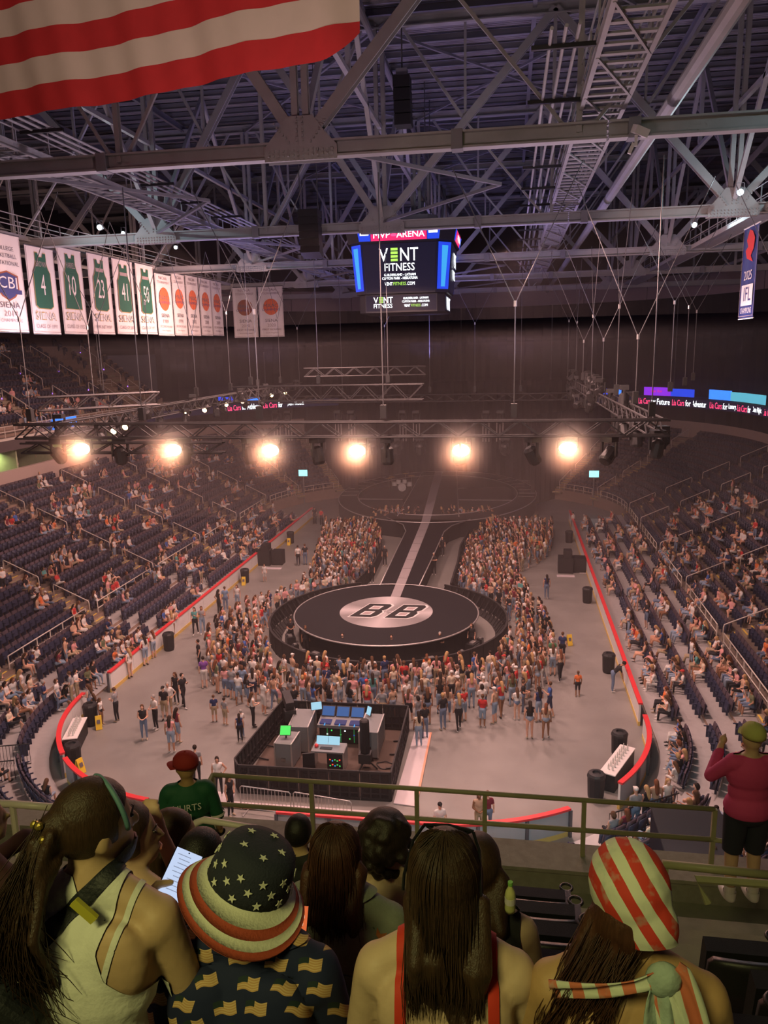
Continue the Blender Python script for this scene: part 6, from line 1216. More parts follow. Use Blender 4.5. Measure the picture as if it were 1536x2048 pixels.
# seats of the deck
def arc_back(w, h, t, curve):
    m = MB(); n = 8; vs = []
    for y0 in (0, t):
        for j, z in enumerate((0, h*.5, h*.85, h)):
            for i in range(n+1):
                u = -1+2*i/n; ww = w/2*(1 if j < 3 else .90); drop = (.03*u*u if j == 3 else 0); vs.append((u*ww, y0+curve*u*u-.10*z/h, z-drop))
    N = (n+1)*4; fs = []
    for j in range(3):
        for i in range(n): a = j*(n+1)+i; fs += [(a, a+1, a+n+2, a+n+1), (N+a, N+a+n+1, N+a+n+2, N+a+1)]
    for i in range(n): fs += [(i, N+i, N+i+1, i+1), (3*(n+1)+i, 3*(n+1)+i+1, N+3*(n+1)+i+1, N+3*(n+1)+i)]
    for j in range(3): a = j*(n+1); fs += [(a, a+n+1, N+a+n+1, N+a), (a+n, N+a+n, N+a+2*n+1, a+2*n+1)]
    m.add(vs, fs); return m
DB = arc_back(.50, .46, .045, .05).mesh('backrest', True); DB.materials.append(MT['seat_black']); DS = MB().box((0, -.02, .60), (.46, .10, .40), Euler((.15, 0, 0)).to_matrix()).mesh('seat_pan'); DS.materials.append(MT['seat_black'])
DA = MB(); DA.box((.265, .05, .63), (.06, .30, .045)); DA.box((.265, -.02, .32), (.05, .10, .62)); DA = DA.mesh('armrest'); DA.materials.append(MT['seat_black'])
DCU = MB(); DCU.tube([(.265+.05*math.cos(u), .26+.05*math.sin(u), .63) for u in np.linspace(0, 2*PI, 15)[:-1]], .012, 6, closed=True); DCU = DCU.mesh('cup_holder', True); DCU.materials.append(MT['seat_black'])
def dseat(k, x, label):
    t = thing('deck_seat', label, 'seat', (x, rowy(k), rowz(k)), 0, 'black seats of the deck'); ob('backrest', DB, t, (0, -.20, .42)); ob('seat_pan', DS, t); ob('armrest', DA, t); ob('cup_holder', DCU, t)
for k in range(1, 6):
    cnt = 0
    for x in np.arange(4.5, 10.5, .56):
        q = pix((x, rowy(k)-.1, rowz(k)+.7))
        if 965 < q[0] < 1180 or (k in (1, 2, 3) and 1385 < q[0] < 1640): cnt += 1; dseat(k, x, f'black folding deck seat, {nth(cnt)} from the left, {nth(k)} row before the photographer')
dseat(-0, at(40, 2040, 'Y', rowy(0)-.25).x, 'black deck seat behind the woman in the white tank top')
# ------------------------------------------------------------------ clothing cut from the skin by a smooth field
def clip(v, f, g):
    s = g > 0; keep = f[s[f].all(1)]; part = f[s[f].any(1) & ~s[f].all(1)]; vs = list(v); out = [tuple(t) for t in keep]; cache = {}
    def cutv(i, j):
        k = (min(i, j), max(i, j))
        if k not in cache: t = g[i]/(g[i]-g[j]); vs.append(v[i]+(v[j]-v[i])*t); cache[k] = len(vs)-1
        return cache[k]
    for t in part:
        t = list(t); ins = [s[i] for i in t]
        while not (ins[0] and not ins[2]) : t = t[1:]+t[:1]; ins = ins[1:]+ins[:1]
        if ins[1]: a, b, c = t; p, q = cutv(b, c), cutv(c, a); out += [(a, b, p), (a, p, q)]
        else: a, b, c = t; out.append((a, cutv(a, b), cutv(c, a)))
    return np.array(vs), np.array(out, 'i')
def vnorm(v, f):
    n = np.zeros_like(v); fn = np.cross(v[f[:, 1]]-v[f[:, 0]], v[f[:, 2]]-v[f[:, 0]])
    for k in range(3): np.add.at(n, f[:, k], fn)
    return n/np.maximum(np.linalg.norm(n, axis=1, keepdims=True), 1e-9)
def tri_obj(name, v, f, m, parent=None, loc=None, rot=None, thick=0.0):
    me = bpy.data.meshes.new(name); me.from_pydata([tuple(p) for p in v], [], [tuple(int(i) for i in t) for t in f]); me.polygons.foreach_set('use_smooth', [True]*len(me.polygons)); me.materials.append(MT[m] if isinstance(m, str) else m); return ob(name, me, parent, loc, rot)
def sdpoly(x, z, P_):
    P_ = np.array(P_); d = np.full(len(x), 1e9); ins = np.zeros(len(x), bool); n = len(P_)
    for i in range(n):
        a, b = P_[i], P_[(i+1) % n]; e = b-a; w = np.stack([x-a[0], z-a[1]], 1); t = np.clip(w @ e/(e @ e), 0, 1); d = np.minimum(d, np.linalg.norm(w-t[:, None]*e, axis=1))
        c = ((a[1] > z) != (b[1] > z)) & (x < (b[0]-a[0])*(z-a[1])/(b[1]-a[1]+1e-12)+a[0]); ins ^= c
    return np.where(ins, d, -d)
def seg(x, z, a, b): a, b = np.array(a), np.array(b); e = b-a; w = np.stack([x-a[0], z-a[1]], 1); t = np.clip(w @ e/(e @ e), 0, 1); return np.linalg.norm(w-t[:, None]*e, axis=1)
def canon(v, lean, wide): B = np.array(Matrix.Rotation(-lean, 3, 'X')); nb = np.array((0, -.03, -.15)); u = (v-nb) @ B+nb; u[:, 0] /= wide; u[:, 2] -= .05; return u
def sitter(geo, label, px, py, d, rz, skin):
    v, f = FG[geo][:2]; o = tri_obj('person', v, f, skin, None, deep(px, py, d), (0, 0, rz)); return tag(o, label, 'person')
def wear(o, geo, name, m, g, off, lean, wide=1.0):
    v, f = FG[geo][:2]; u = canon(v.astype(float), lean, wide); n = vnorm(v, f); vv = v+n*off; gg = g(u[:, 0], u[:, 1], u[:, 2]); a, b = clip(vv, f, gg); return tri_obj(name, a, b, m, o)
def wear_hair(o, geo, m, turn=0.0, strands_=None, name='hair'):
    """hair volume cut back from the face, with loose strands laid over it"""
    v, f = FG[geo]; v = v.astype(float); fw = np.array((-math.sin(turn), math.cos(turn), 0)); yl = v @ fw
    g = np.where(v[:, 2] < -.14, 1.0, .030+np.maximum(0, v[:, 2]-.035)*1.2-yl); v, f = clip(v, f, g); h = tri_obj(name, v, f, m, o)
    if strands_:
        R = random.Random(len(geo)); mb = MB(); c = Vector((0, -.012, .025)); n_, tips, spread = strands_
        for i in range(n_):
            a = R.uniform(-2.6, 2.6)+(-PI/2)+turn; top = R.uniform(.0, .6); ex = Vector((.096*math.cos(a), .116*math.sin(a), 0)); pts = []
            for t_ in (top, .8, 1.2, 1.57): pts.append(c+Vector((ex.x*math.sin(t_), ex.y*math.sin(t_), .116*math.cos(t_))))
            tp = Vector(tips[0]).lerp(Vector(tips[1]), (math.cos(a)+1)/2)+Vector((R.gauss(0, spread), R.gauss(0, spread)-.012, R.gauss(0, spread*2))); m1 = pts[-1].lerp(tp, .4)+Vector((0, -.014, .0)); pts += [m1, pts[-1].lerp(tp, .75)+Vector((R.gauss(0, .006), -.014, 0)), tp]
            if (pts[-4]-c).dot(Vector(fw)) > .06: continue
            mb.tube(pts, [.0010, .0013, .0014, .0014, .0014, .0012, .0005], 3, False)
        mb.build('strands', m, h, smooth=True)['kind'] = 'stuff'
    return h
def fall(h, m, roots, tips, n, jit, mid, wave=.0, seed=2):
    """loose strands from a root line to a tip line"""
    R = random.Random(seed); mb = MB()
    for i in range(n):
        t = R.random(); a = Vector(roots[0]).lerp(Vector(roots[1]), t)+Vector((R.gauss(0, jit), R.gauss(0, jit), R.gauss(0, jit))); c = Vector(tips[0]).lerp(Vector(tips[1]), t)+Vector((R.gauss(0, jit*1.6), R.gauss(0, jit*1.6), R.gauss(0, jit*2.5))); ph = R.uniform(0, 6.28); pts = []
        for k in range(9):
            u = k/8; p = a.lerp(c, u)+Vector(mid)*(4*u*(1-u)); p += Vector((math.sin(ph+u*9), math.cos(ph+u*8), 0))*wave*u; pts.append(p)
        mb.tube(pts, [.0013]*8+[.0005], 3, False)
    o = mb.build('strands', m, h, smooth=True); o['kind'] = 'stuff'; return o
def face(o, geo, sides=(1, -1)):
    h_ = FG[geo][3]
    for s in sides:
        MB().sphere(h_((s*.031, .083, .012)), (.011, .007, .006), 8, 6).build('eye', 'eye_dark', o, smooth=True); MB().tube([h_((s*.016, .096, .030)), h_((s*.034, .092, .036)), h_((s*.052, .078, .030))], .003, 5).build('eyebrow', 'hair_dark', o)
    MB().tube([h_((-.02, .102, -.069)), h_((0, .108, -.068)), h_((.02, .102, -.069))], .0045, 5).build('lips', 'lip_red', o)
mat('eye_dark', (.03, .02, .015), .2); mat('lip_red', (.45, .14, .11), .5)
def skinmat(name, col): mat(name, col, .55, noise=.10, nscale=25, bump=.04, bscale=90); 
skinmat('skin_tan', (.56, .37, .22)); skinmat('skin_fair', (.62, .44, .30)); skinmat('skin_deep', (.48, .29, .14)); skinmat('skin_rose', (.60, .38, .26))
def hairmat(name, col):
    m = mat(name, col, .50, noise=.6, nscale=10, bump=.22, bscale=18, stretch=(14, 14, .4), spec=.4); return m
hairmat('hair_dark', (.018, .011, .008)); hairmat('hair_brown', (.045, .022, .012)); hairmat('hair_auburn', (.065, .024, .014)); hairmat('hair_black', (.010, .008, .008))
mat('tank_white', (.74, .74, .66), .85, bump=.15, bscale=60); mat('bag_black', (.012, .014, .018), .6, bump=.2, bscale=90); mat('strap_red', (.62, .04, .02), .7); mat('jacket_denim', (.27, .30, .24), .9, noise=.16, nscale=30, bump=.2, bscale=120); mat('shirt_black', (.012, .012, .014), .8); mat('shirt_maroon', (.05, .012, .015), .8)
mat('patch_orange', (.55, .18, .06), .8, noise=.3, nscale=120); mat('patch_blue', (.05, .08, .16), .8); mat('hat_navy', (.020, .024, .040), .85, bump=.2, bscale=150); mat('hat_red', (.42, .07, .035), .85, bump=.15, bscale=150); mat('hat_white', (.72, .72, .58), .85, bump=.15, bscale=150)
mat('jersey_green', (.010, .10, .045), .7, bump=.1, bscale=60); mat('cap_dark_red', (.32, .02, .02), .8); mat('shirt_pink', (.62, .06, .22), .8, bump=.15, bscale=20); mat('shorts_navy', (.018, .02, .04), .8); mat('cap_olive', (.50, .50, .16), .8); mat('phone_black', (.008, .008, .009), .25); mat('band_teal', (.10, .22, .24), .6); mat('clip_gold', (.55, .42, .10), .3, .8); mat('strap_yellow', (.55, .50, .05), .6); mat('glasses', (.01, .01, .012), .15)
glow('screen_white', (.62, .74, 1.0), 1.15); glow('screen_orange', (1.0, .20, .06), .9); glow('screen_line', (.40, .46, .62), .8); glow('screen_pale', (1.0, .55, .35), 1.0)
def star_mesh(r, m, th=.002):
    P_ = [(r*(1 if i % 2 == 0 else .40)*math.sin(i*PI/5), r*(1 if i % 2 == 0 else .40)*math.cos(i*PI/5)) for i in range(10)]; me = MB().prism(P_[::-1], 0, th).mesh('star'); me.materials.append(MT[m]); return me
def stick(me, name, parent, p, nrm, spin=0.0, off=.002):
    """flat print pressed on a surface point with normal nrm"""
    n = Vector(nrm).normalized(); q = n.to_track_quat('Z', 'Y'); o = ob(name, me, parent, Vector(p)+n*off); o.rotation_mode = 'QUATERNION'; o.rotation_quaternion = q @ Quaternion((0, 0, 1), spin); return o
def surf(geo, x, z, lean, wide=1.0, off=.0):
    """point and normal on the back of a figure at canonical x, z"""
    v, f = FG[geo][:2]; u = canon(v.astype(float), lean, wide); n = vnorm(v, f); m = (u[:, 1] < .0); i = np.argmin((u[:, 0]-x)**2+(u[:, 2]-z)**2+(~m)*9); return Vector(v[i])+Vector(n[i])*off, Vector(n[i])
# flag-print cloth: scattered little flags on navy
def flagprint():
    m = bpy.data.materials.new('flag_print'); m.use_nodes = True; nt = m.node_tree; N = nt.nodes.new; Lk = nt.links.new; b = nt.nodes['Principled BSDF']; b.inputs['Roughness'].default_value = .85
    def math_(op, a, c=None):
        x = N('ShaderNodeMath'); x.operation = op
        for i, q in enumerate((a, c)):
            if q is None: continue
            if isinstance(q, (int, float)): x.inputs[i].default_value = q
            else: Lk(q, x.inputs[i])
        return x.outputs[0]
    tc = N('ShaderNodeTexCoord'); sp = N('ShaderNodeSeparateXYZ'); Lk(tc.outputs['Object'], sp.inputs[0]); cb = N('ShaderNodeCombineXYZ'); Lk(sp.outputs[0], cb.inputs[0]); Lk(math_('ADD', sp.outputs[2], math_('MULTIPLY', sp.outputs[1], .9)), cb.inputs[1])
    sx = N('ShaderNodeSeparateXYZ'); Lk(cb.outputs[0], sx.inputs[0]); w_ = math_('DIVIDE', sx.outputs[1], .072); row = math_('FLOOR', w_); u_ = math_('ADD', math_('DIVIDE', sx.outputs[0], .098), math_('MULTIPLY', row, .37)); col = math_('FLOOR', u_)
    cc = N('ShaderNodeCombineXYZ'); Lk(col, cc.inputs[0]); Lk(row, cc.inputs[1]); wn = N('ShaderNodeTexWhiteNoise'); wn.noise_dimensions = '2D'; Lk(cc.outputs[0], wn.inputs['Vector']); s3 = N('ShaderNodeSeparateColor'); Lk(wn.outputs['Color'], s3.inputs[0])
    lx = math_('ADD', math_('MULTIPLY', math_('SUBTRACT', math_('FRACT', u_), .5), .098), math_('MULTIPLY', math_('SUBTRACT', s3.outputs[1], .5), .022)); lz = math_('ADD', math_('MULTIPLY', math_('SUBTRACT', math_('FRACT', w_), .5), .072), math_('MULTIPLY', math_('SUBTRACT', s3.outputs[2], .5), .016))
    k = math_('MULTIPLY', math_('SUBTRACT', s3.outputs[0], .5), .9); dx = math_('SUBTRACT', lx, math_('MULTIPLY', lz, k)); dz = math_('ADD', lz, math_('MULTIPLY', lx, k))
    dz = math_('ADD', dz, math_('MULTIPLY', math_('SINE', math_('MULTIPLY', dx, 130)), .0035))
    inside = math_('MULTIPLY', math_('LESS_THAN', math_('ABSOLUTE', dx), .030), math_('LESS_THAN', math_('ABSOLUTE', dz), .020))
    canton = math_('MULTIPLY', inside, math_('MULTIPLY', math_('LESS_THAN', dx, -.004), math_('GREATER_THAN', dz, .001)))
    strp = math_('GREATER_THAN', math_('SINE', math_('MULTIPLY', dz, 800)), .1)
    def mix(fac, a, c):
        x = N('ShaderNodeMix'); x.data_type = 'RGBA'; Lk(fac, x.inputs[0])
        for i, q in ((6, a), (7, c)):
            if isinstance(q, tuple): x.inputs[i].default_value = (*q, 1)
            else: Lk(q, x.inputs[i])
        return x.outputs[2]
    c = mix(strp, (.52, .30, .12), (.62, .44, .22)); c = mix(inside, (.008, .014, .055), c); c = mix(canton, c, (.012, .028, .03)); Lk(c, b.inputs['Base Color']); MT['flag_print'] = m
flagprint()
# ------------------------------------------------------------------ woman in the white tank top
A = sitter('white_tank', 'woman with a ponytail and white tank top holding a bright phone', 190, 1652, 2.02, .10, 'skin_tan')
TK = [(-.30, -1.1), (-.30, -.42), (-.19, -.40), (-.13, -.33), (-.12, -.26), (-.14, -.15), (-.03, -.15), (0, -.225), (.03, -.15), (.095, -.15), (.080, -.25), (.056, -.31), (.075, -.38), (.13, -.425), (.30, -.46), (.30, -1.1)]
wear(A, 'white_tank', 'tank_top', 'tank_white', lambda x, y, z: np.minimum(sdpoly(x, z, TK), .20-np.abs(x)), .006, .22)
wear(A, 'white_tank', 'bra_strap', 'tank_white', lambda x, y, z: np.minimum(.0075-seg(x, z, (.135, -.17), (.06, -.42)), -y-.03), .004, .22); wear(A, 'white_tank', 'bra_strap', 'tank_white', lambda x, y, z: np.minimum(.0075-seg(x, z, (-.125, -.20), (-.04, -.47)), -y-.03), .004, .22)
wear(A, 'white_tank', 'bag_strap', 'bag_black', lambda x, y, z: np.minimum(.021-seg(x, z, (.085, -.12), (-.30, -.50)), -y+.05), .010, .22)
wear(A, 'white_tank', 'shorts', 'shirt_black', lambda x, y, z: -.80-z, .008, .22)
b_ = FG['white_tank'][2]; bg = MB().box((0, 0, 0), (.26, .09, .15), Euler((.1, -.75, .1)).to_matrix()).build('shoulder_bag', 'bag_black', None, A.matrix_basis @ b_((-.20, -.17, -.50))); tag(bg, 'black shoulder bag across the back of the woman in white', 'bag')
bm = bg.modifiers.new('b', 'BEVEL'); bm.width = .03; bm.segments = 3; A_w = bg
MB().box((.01, -.012, .0), (.025, .012, .07), Euler((0, -.75, 0)).to_matrix()).build('yellow_tab', 'strap_yellow', A, b_((.02, -.150, -.20)))
hA = wear_hair(A, 'hair_pony', 'hair_brown', -.75); a = FG['pony_root']; fall(hA, 'hair_brown', (a, a), (a+Vector((-.13, -.06, -.34)), a+Vector((.06, -.10, -.39))), 420, .016, (-.035, -.07, .0), .012); face(A, 'white_tank', (1,)); _h = FG['white_tank'][3]
hb = MB(); hb.tube([_h((.093*math.cos(u), .045-.02*math.sin(u), .035+.090*math.sin(u))) for u in np.linspace(-.25, PI+.25, 24)], .007, 6); hb.build('headband', 'band_teal', A, smooth=True)
cl_ = MB()
for i in range(5): cl_.sphere(_h((.03*math.cos(i*1.26), -.142, .035+.03*math.sin(i*1.26))), .011, 8, 6)
cl_.build('hair_clip', 'clip_gold', A)
def phone(label, loc, rot, m, lines=True):
    t = thing('phone', label, 'phone', loc); t.rotation_euler = rot; bd = MB().box((0, 0, 0), (.073, .150, .009)).build('case', 'phone_black', t); b = bd.modifiers.new('b', 'BEVEL'); b.width = .006; b.segments = 3
    MB().box((0, 0, .0052), (.067, .143, .001)).build('screen', m, t)
    if lines:
        for i in range(9): MB().box((-.008+.004*(i % 3), .055-.012*i, .0062), (.034-.006*(i % 2), .0018, .0006)).build('text_line', 'screen_line', t)
        MB().lathe([(.002, .006), (.002, .0068)], 8).build('camera_dot', 'phone_black', t, (0, .066, 0))
    return t
def facing(center, up_px, width_dir=None, roll=0.0, tip=0.0):
    """orientation of a screen tilted towards the viewer"""
    z = (CAM-Vector(center)).normalized(); y = (UP*math.cos(roll)+RT*math.sin(roll)); y = (y-z*y.dot(z)).normalized(); x = y.cross(z); M = Matrix((x, y, z)).transposed(); return (M @ Matrix.Rotation(tip, 3, 'X')).to_euler()
pc = deep(357, 1755, 2.22); PHA = phone('bright white phone screen held by the woman in the tank top', pc, facing(pc, 0, roll=.42, tip=-.62), 'screen_white'); PHA.scale = (1.2,)*3
# her hand closes round the phone's lower edge
def hand_round(o, center, rot, sc=1.0, skin='skin_tan', thumb=1):
    """palm behind the phone, four fingers over one side, thumb over the other (phone frame: x right, y up, z to the viewer)"""
    pr = [ell((0, -.055, -.020), (.038, .05, .015), 0), cap((.0, -.09, -.02), (-.01, -.20, -.055), .027, .030, 0)]
    for i in range(4):
        y = -.02-.021*i; s = -thumb; pr += [cap((s*.02, y, -.020), (s*.045, y+.004, -.008), .0095, .009, 0), cap((s*.045, y+.004, -.008), (s*.040, y+.006, .008), .009, .008, 0), cap((s*.040, y+.006, .008), (s*.028, y+.007, .011), .008, .0065, 0)]
    pr += [cap((thumb*.02, -.085, -.015), (thumb*.047, -.065, -.004), .014, .012, 0), cap((thumb*.047, -.065, -.004), (thumb*.040, -.045, .010), .012, .010, 0), cap((thumb*.040, -.045, .010), (thumb*.012, -.030, .014), .0105, .008, 0)]
    pr = [('e', k[1]*sc, k[2]*sc, k[3], None, 0) if k[0] == 'e' else ('c', k[1]*sc, k[2]*sc, k[3]*sc, k[4]*sc, 0) for k in pr]
    v, f = remesh(pr, .0045, 2, 1.0, 12); M = Matrix.LocRotScale(center, Euler(rot), (1, 1, 1)); R = o.matrix_basis.inverted() @ M; vv = np.array([tuple(R @ Vector(p)) for p in v]); return tri_obj('hand', vv, f, skin, o)
bpy.context.view_layer.update()
hand_round(A, pc, PHA.rotation_euler, 1.15, 'skin_tan', -1)
# ------------------------------------------------------------------ person in flag hat and flag-print shirt
E_ = sitter('flag_hat', 'person in stars and stripes bucket hat and navy flag print shirt', 492, 1762, 2.12, .05, 'skin_rose')
wear(E_, 'flag_hat', 'shirt', 'flag_print', lambda x, y, z: np.minimum(-.165-z-.25*np.maximum(0, y), np.where(np.abs(x) > .15, z+.62, 1)), .014, .2, 1.12)
wear(E_, 'flag_hat', 'collar', 'flag_print', lambda x, y, z: np.minimum(-.135-z, z+.20), .022, .2, 1.12); wear(E_, 'flag_hat', 'shorts', 'shirt_black', lambda x, y, z: -.82-z, .01, .2, 1.12)
wear_hair(E_, 'hair_short', 'hair_dark', -.35)
hat = thing('bucket_hat', 'bucket hat with starred navy crown and red striped brim', 'hat', E_.location+Vector((.018, -.018, .022))); hat.rotation_euler = Euler((-.06, .38, .0))
m = MB(); m.lathe([(.118, -.005), (.112, .03), (.105, .075), (.094, .100), (.06, .112), (.0, .113)], 32); m.build('crown', 'hat_navy', hat, smooth=True)
BR = [(.114, .0), (.140, -.026), (.155, -.044), (.170, -.061), (.180, -.074)]
for i in range(4):
    r0, z0 = BR[i]; r1, z1 = BR[i+1]; k = 48; vs = []
    for dz in (0, -.003):
        for r, z in ((r0, z0), (r1, z1)): vs += [(r*math.cos(2*PI*j/k), r*1.03*math.sin(2*PI*j/k), z+dz+.016*math.sin(2*2*PI*j/k+.5)*(r-.116)/.08) for j in range(k)]
    fs = []
    for j in range(k): j2 = (j+1) % k; fs += [(j, j2, k+j2, k+j)[::-1], (2*k+j, 2*k+j2, 3*k+j2, 3*k+j), (k+j, k+j2, 3*k+j2, 3*k+j)]
    MB().add(vs, fs).build('brim_band', ('hat_white', 'hat_red', 'hat_white', 'hat_red')[i], hat, smooth=True)
sm = star_mesh(.0125, 'hat_white')
for row, (z, r) in enumerate(((.018, .1165), (.046, .1105), (.074, .106))):
    for j in range(11):
        u = 2*PI*(j+.5*(row % 2))/11; stick(sm, 'star', hat, (r*math.cos(u), r*math.sin(u), z), (math.cos(u), math.sin(u), .22), .3*j, .001)
for j in range(5): u = 2*PI*j/5; stick(sm, 'star', hat, (.055*math.cos(u), .055*math.sin(u), .112), (.1*math.cos(u), .1*math.sin(u), 1), .5*j, .0015)
pc = deep(592, 1852, 2.42); PHE = phone('phone with an orange screen held in front of the flag print shirt', pc, facing(pc, 0, roll=.10, tip=-.7), 'screen_orange', False); MB().box((0, .03, .0062), (.05, .012, .0006)).build('banner_strip', 'screen_pale', PHE); MB().box((-.008, .005, .0062), (.016, .010, .0006)).build('tile', 'screen_pale', PHE); MB().box((.016, .002, .0062), (.012, .010, .0006)).build('tile', 'screen_pale', PHE)
bpy.context.view_layer.update(); hand_round(E_, pc, PHE.rotation_euler, 1.0, 'skin_rose', 1)
# ------------------------------------------------------------------ woman with red straps
I_ = sitter('red_straps', 'woman with long dark hair, red straps and sunglasses on her head', 890, 1755, 1.98, .06, 'skin_fair')
wear(I_, 'red_straps', 'red_top', 'strap_red', lambda x, y, z: np.maximum(np.minimum(.013-np.minimum(seg(x, z, (-.105, -.18), (-.108, -.44)), np.minimum(seg(x, z, (-.108, -.44), (-.085, -.60)), np.minimum(seg(x, z, (.115, -.19), (.12, -.40)), seg(x, z, (.12, -.40), (.085, -.60))))), 1), -.565-.25*np.abs(x)-z-.0), .006, .12)
wear_hair(I_, 'hair_long', 'hair_brown', 0, (420, ((-.085, -.160, -.245), (.085, -.160, -.245)), .008))
sg_ = thing('sunglasses', 'dark sunglasses pushed up on the hair of the centre woman', 'sunglasses', I_.location+Vector((0, -.005, -.024))); sg_.rotation_euler = (.12, 0, -.10)
for s in (-1, 1): MB().lathe([(0, -.002), (.027, -.002), (.027, .002), (0, .002)], 14, M=Euler((-.45, 0, 0)).to_matrix()).build('lens', 'glasses', sg_, (s*.034, .078, .118)); MB().tube([(s*.066, .070, .122), (s*.086, .03, .106), (s*.097, -.035, .055), (s*.098, -.05, .02)], .0045, 6).build('temple', 'glasses', sg_)
MB().tube([(-.066, .072, .124), (0, .070, .135), (.066, .072, .124)], .0045, 6).build('bridge', 'glasses', sg_)
# ------------------------------------------------------------------ woman with the flag bandana
J_ = sitter('bandana', 'bare backed woman wearing a red and white striped headscarf', 1255, 1790, 1.90, .02, 'skin_deep')
wear(J_, 'bandana', 'dress', 'shirt_black', lambda x, y, z: -.80-z, .008, .10, 1.04); hJ = wear_hair(J_, 'hair_side', 'hair_auburn', .3); fall(hJ, 'hair_auburn', FG['side_root'], ((-.22, -.10, -.34), (-.07, -.14, -.28)), 380, .012, (-.02, -.035, .01), .012, 4)
def stripes(name, axis, freq, tint, cols=((.60, .045, .03), (.68, .70, .58)), mottle=.35):
    m = bpy.data.materials.new(name); m.use_nodes = True; nt = m.node_tree; N = nt.nodes.new; Lk = nt.links.new; b = nt.nodes['Principled BSDF']; b.inputs['Roughness'].default_value = .8
    tc = N('ShaderNodeTexCoord'); dp = N('ShaderNodeVectorMath'); dp.operation = 'DOT_PRODUCT'; dp.inputs[1].default_value = axis; Lk(tc.outputs['Object'], dp.inputs[0]); nz = N('ShaderNodeTexNoise'); nz.inputs['Scale'].default_value = 9; Lk(tc.outputs['Object'], nz.inputs['Vector'])
    def mm(op, a, c):
        x = N('ShaderNodeMath'); x.operation = op
        for i, q in enumerate((a, c)):
            if isinstance(q, (int, float)): x.inputs[i].default_value = q
            else: Lk(q, x.inputs[i])
        return x.outputs[0]
    w = mm('GREATER_THAN', mm('SINE', mm('MULTIPLY', mm('ADD', dp.outputs['Value'], mm('MULTIPLY', nz.outputs['Fac'], .012)), freq), 0.0), .05)
    mx = N('ShaderNodeMix'); mx.data_type = 'RGBA'; mx.inputs[6].default_value = (*cols[1], 1); mx.inputs[7].default_value = (*cols[0], 1); Lk(w, mx.inputs[0])
    n2 = N('ShaderNodeTexNoise'); n2.inputs['Scale'].default_value = 26; n2.inputs['Detail'].default_value = 3; Lk(tc.outputs['Object'], n2.inputs['Vector']); rp = N('ShaderNodeValToRGB'); rp.color_ramp.elements[0].position = .56; rp.color_ramp.elements[1].position = .68; rp.color_ramp.elements[1].color = (mottle,)*3+(1,); Lk(n2.outputs['Fac'], rp.inputs[0])
    m3 = N('ShaderNodeMix'); m3.data_type = 'RGBA'; m3.inputs[7].default_value = (*tint, 1); Lk(rp.outputs[0], m3.inputs[0]); Lk(mx.outputs[2], m3.inputs[6]); Lk(m3.outputs[2], b.inputs['Base Color'])
    bp = N('ShaderNodeBump'); bp.inputs['Strength'].default_value = .35; bp.inputs['Distance'].default_value = .01; n4 = N('ShaderNodeTexNoise'); n4.inputs['Scale'].default_value = 14; Lk(tc.outputs['Object'], n4.inputs['Vector']); Lk(n4.outputs['Fac'], bp.inputs['Height']); Lk(bp.outputs[0], b.inputs['Normal']); MT[name] = m
stripes('scarf_stripe', (.84, .12, .52), 118, (.40, .52, .44)); stripes('tail_stripe', (.95, 0, .30), 105, (.42, .52, .46), ((.58, .16, .09), (.62, .66, .54))); mat('scarf_knot', (.34, .43, .38), .85, noise=.3, nscale=20, bump=.4, bscale=25)
scf = thing('headscarf', 'red and white striped headscarf tied with a knot and long tails', 'scarf', J_.location); scf.rotation_euler = J_.rotation_euler
_h = FG['bandana'][3]; q = [ell(_h((0, -.010, .030)), (.096, .116, .114), 1, (0, 0, .3)), ell(_h((.015, -.075, -.035)), (.072, .06, .085), 1), ell(_h((.035, -.09, -.09)), (.05, .045, .05), 1)]
v, f = remesh(q, .008, 4, 1.0, 16); c_, s_ = math.cos(.3), math.sin(.3); yl = -v[:, 0]*s_+v[:, 1]*c_; g = (v[:, 2]-(-.105-.75*yl*.6-.0))*1.0; g = np.minimum(g, v[:, 2]+.13); v2, f2 = clip(v, f, g); tri_obj('wrap', v2, f2, 'scarf_stripe', scf)
def ribbon_strip(name, pts, w, m, parent, twist=0.0, fold_=.012):
    mb = MB(); n = len(pts); k = 7; vs = []
    for i, p in enumerate(pts):
        p = Vector(p); t = (Vector(pts[min(i+1, n-1)])-Vector(pts[max(i-1, 0)])).normalized(); sd = t.cross(Vector((0, -1, 0))).normalized(); nn = sd.cross(t); ww = w[i] if isinstance(w, (list, tuple)) else w
        for j in range(k): u = -1+2*j/(k-1); vs.append(p+sd*(u*ww/2)+nn*(fold_*math.cos(u*4.5+i*.3+twist)))
    N = len(vs); vs += [q+Vector((0, .004, 0)) for q in vs]; fs = []
    for i in range(n-1):
        for j in range(k-1): a = i*k+j; fs += [(a, a+1, a+k+1, a+k), (N+a, N+a+k, N+a+k+1, N+a+1)]
        fs += [(i*k, i*k+k, N+i*k+k, N+i*k), (i*k+k-1, N+i*k+k-1, N+i*k+2*k-1, i*k+2*k-1)]
    return mb.add(vs, fs).build(name, m, parent, smooth=True)
kn = Vector((.055, -.165, -.085)); MB().sphere(kn, (.040, .030, .042), 14, 10, Euler((0, .5, 0)).to_matrix()).build('knot', 'scarf_knot', scf, smooth=True)
def bez(a, b, c, d, n=14): return [Vector(a)*(1-t)**3+Vector(b)*3*t*(1-t)**2+Vector(c)*3*t*t*(1-t)+Vector(d)*t**3 for t in np.linspace(0, 1, n)]
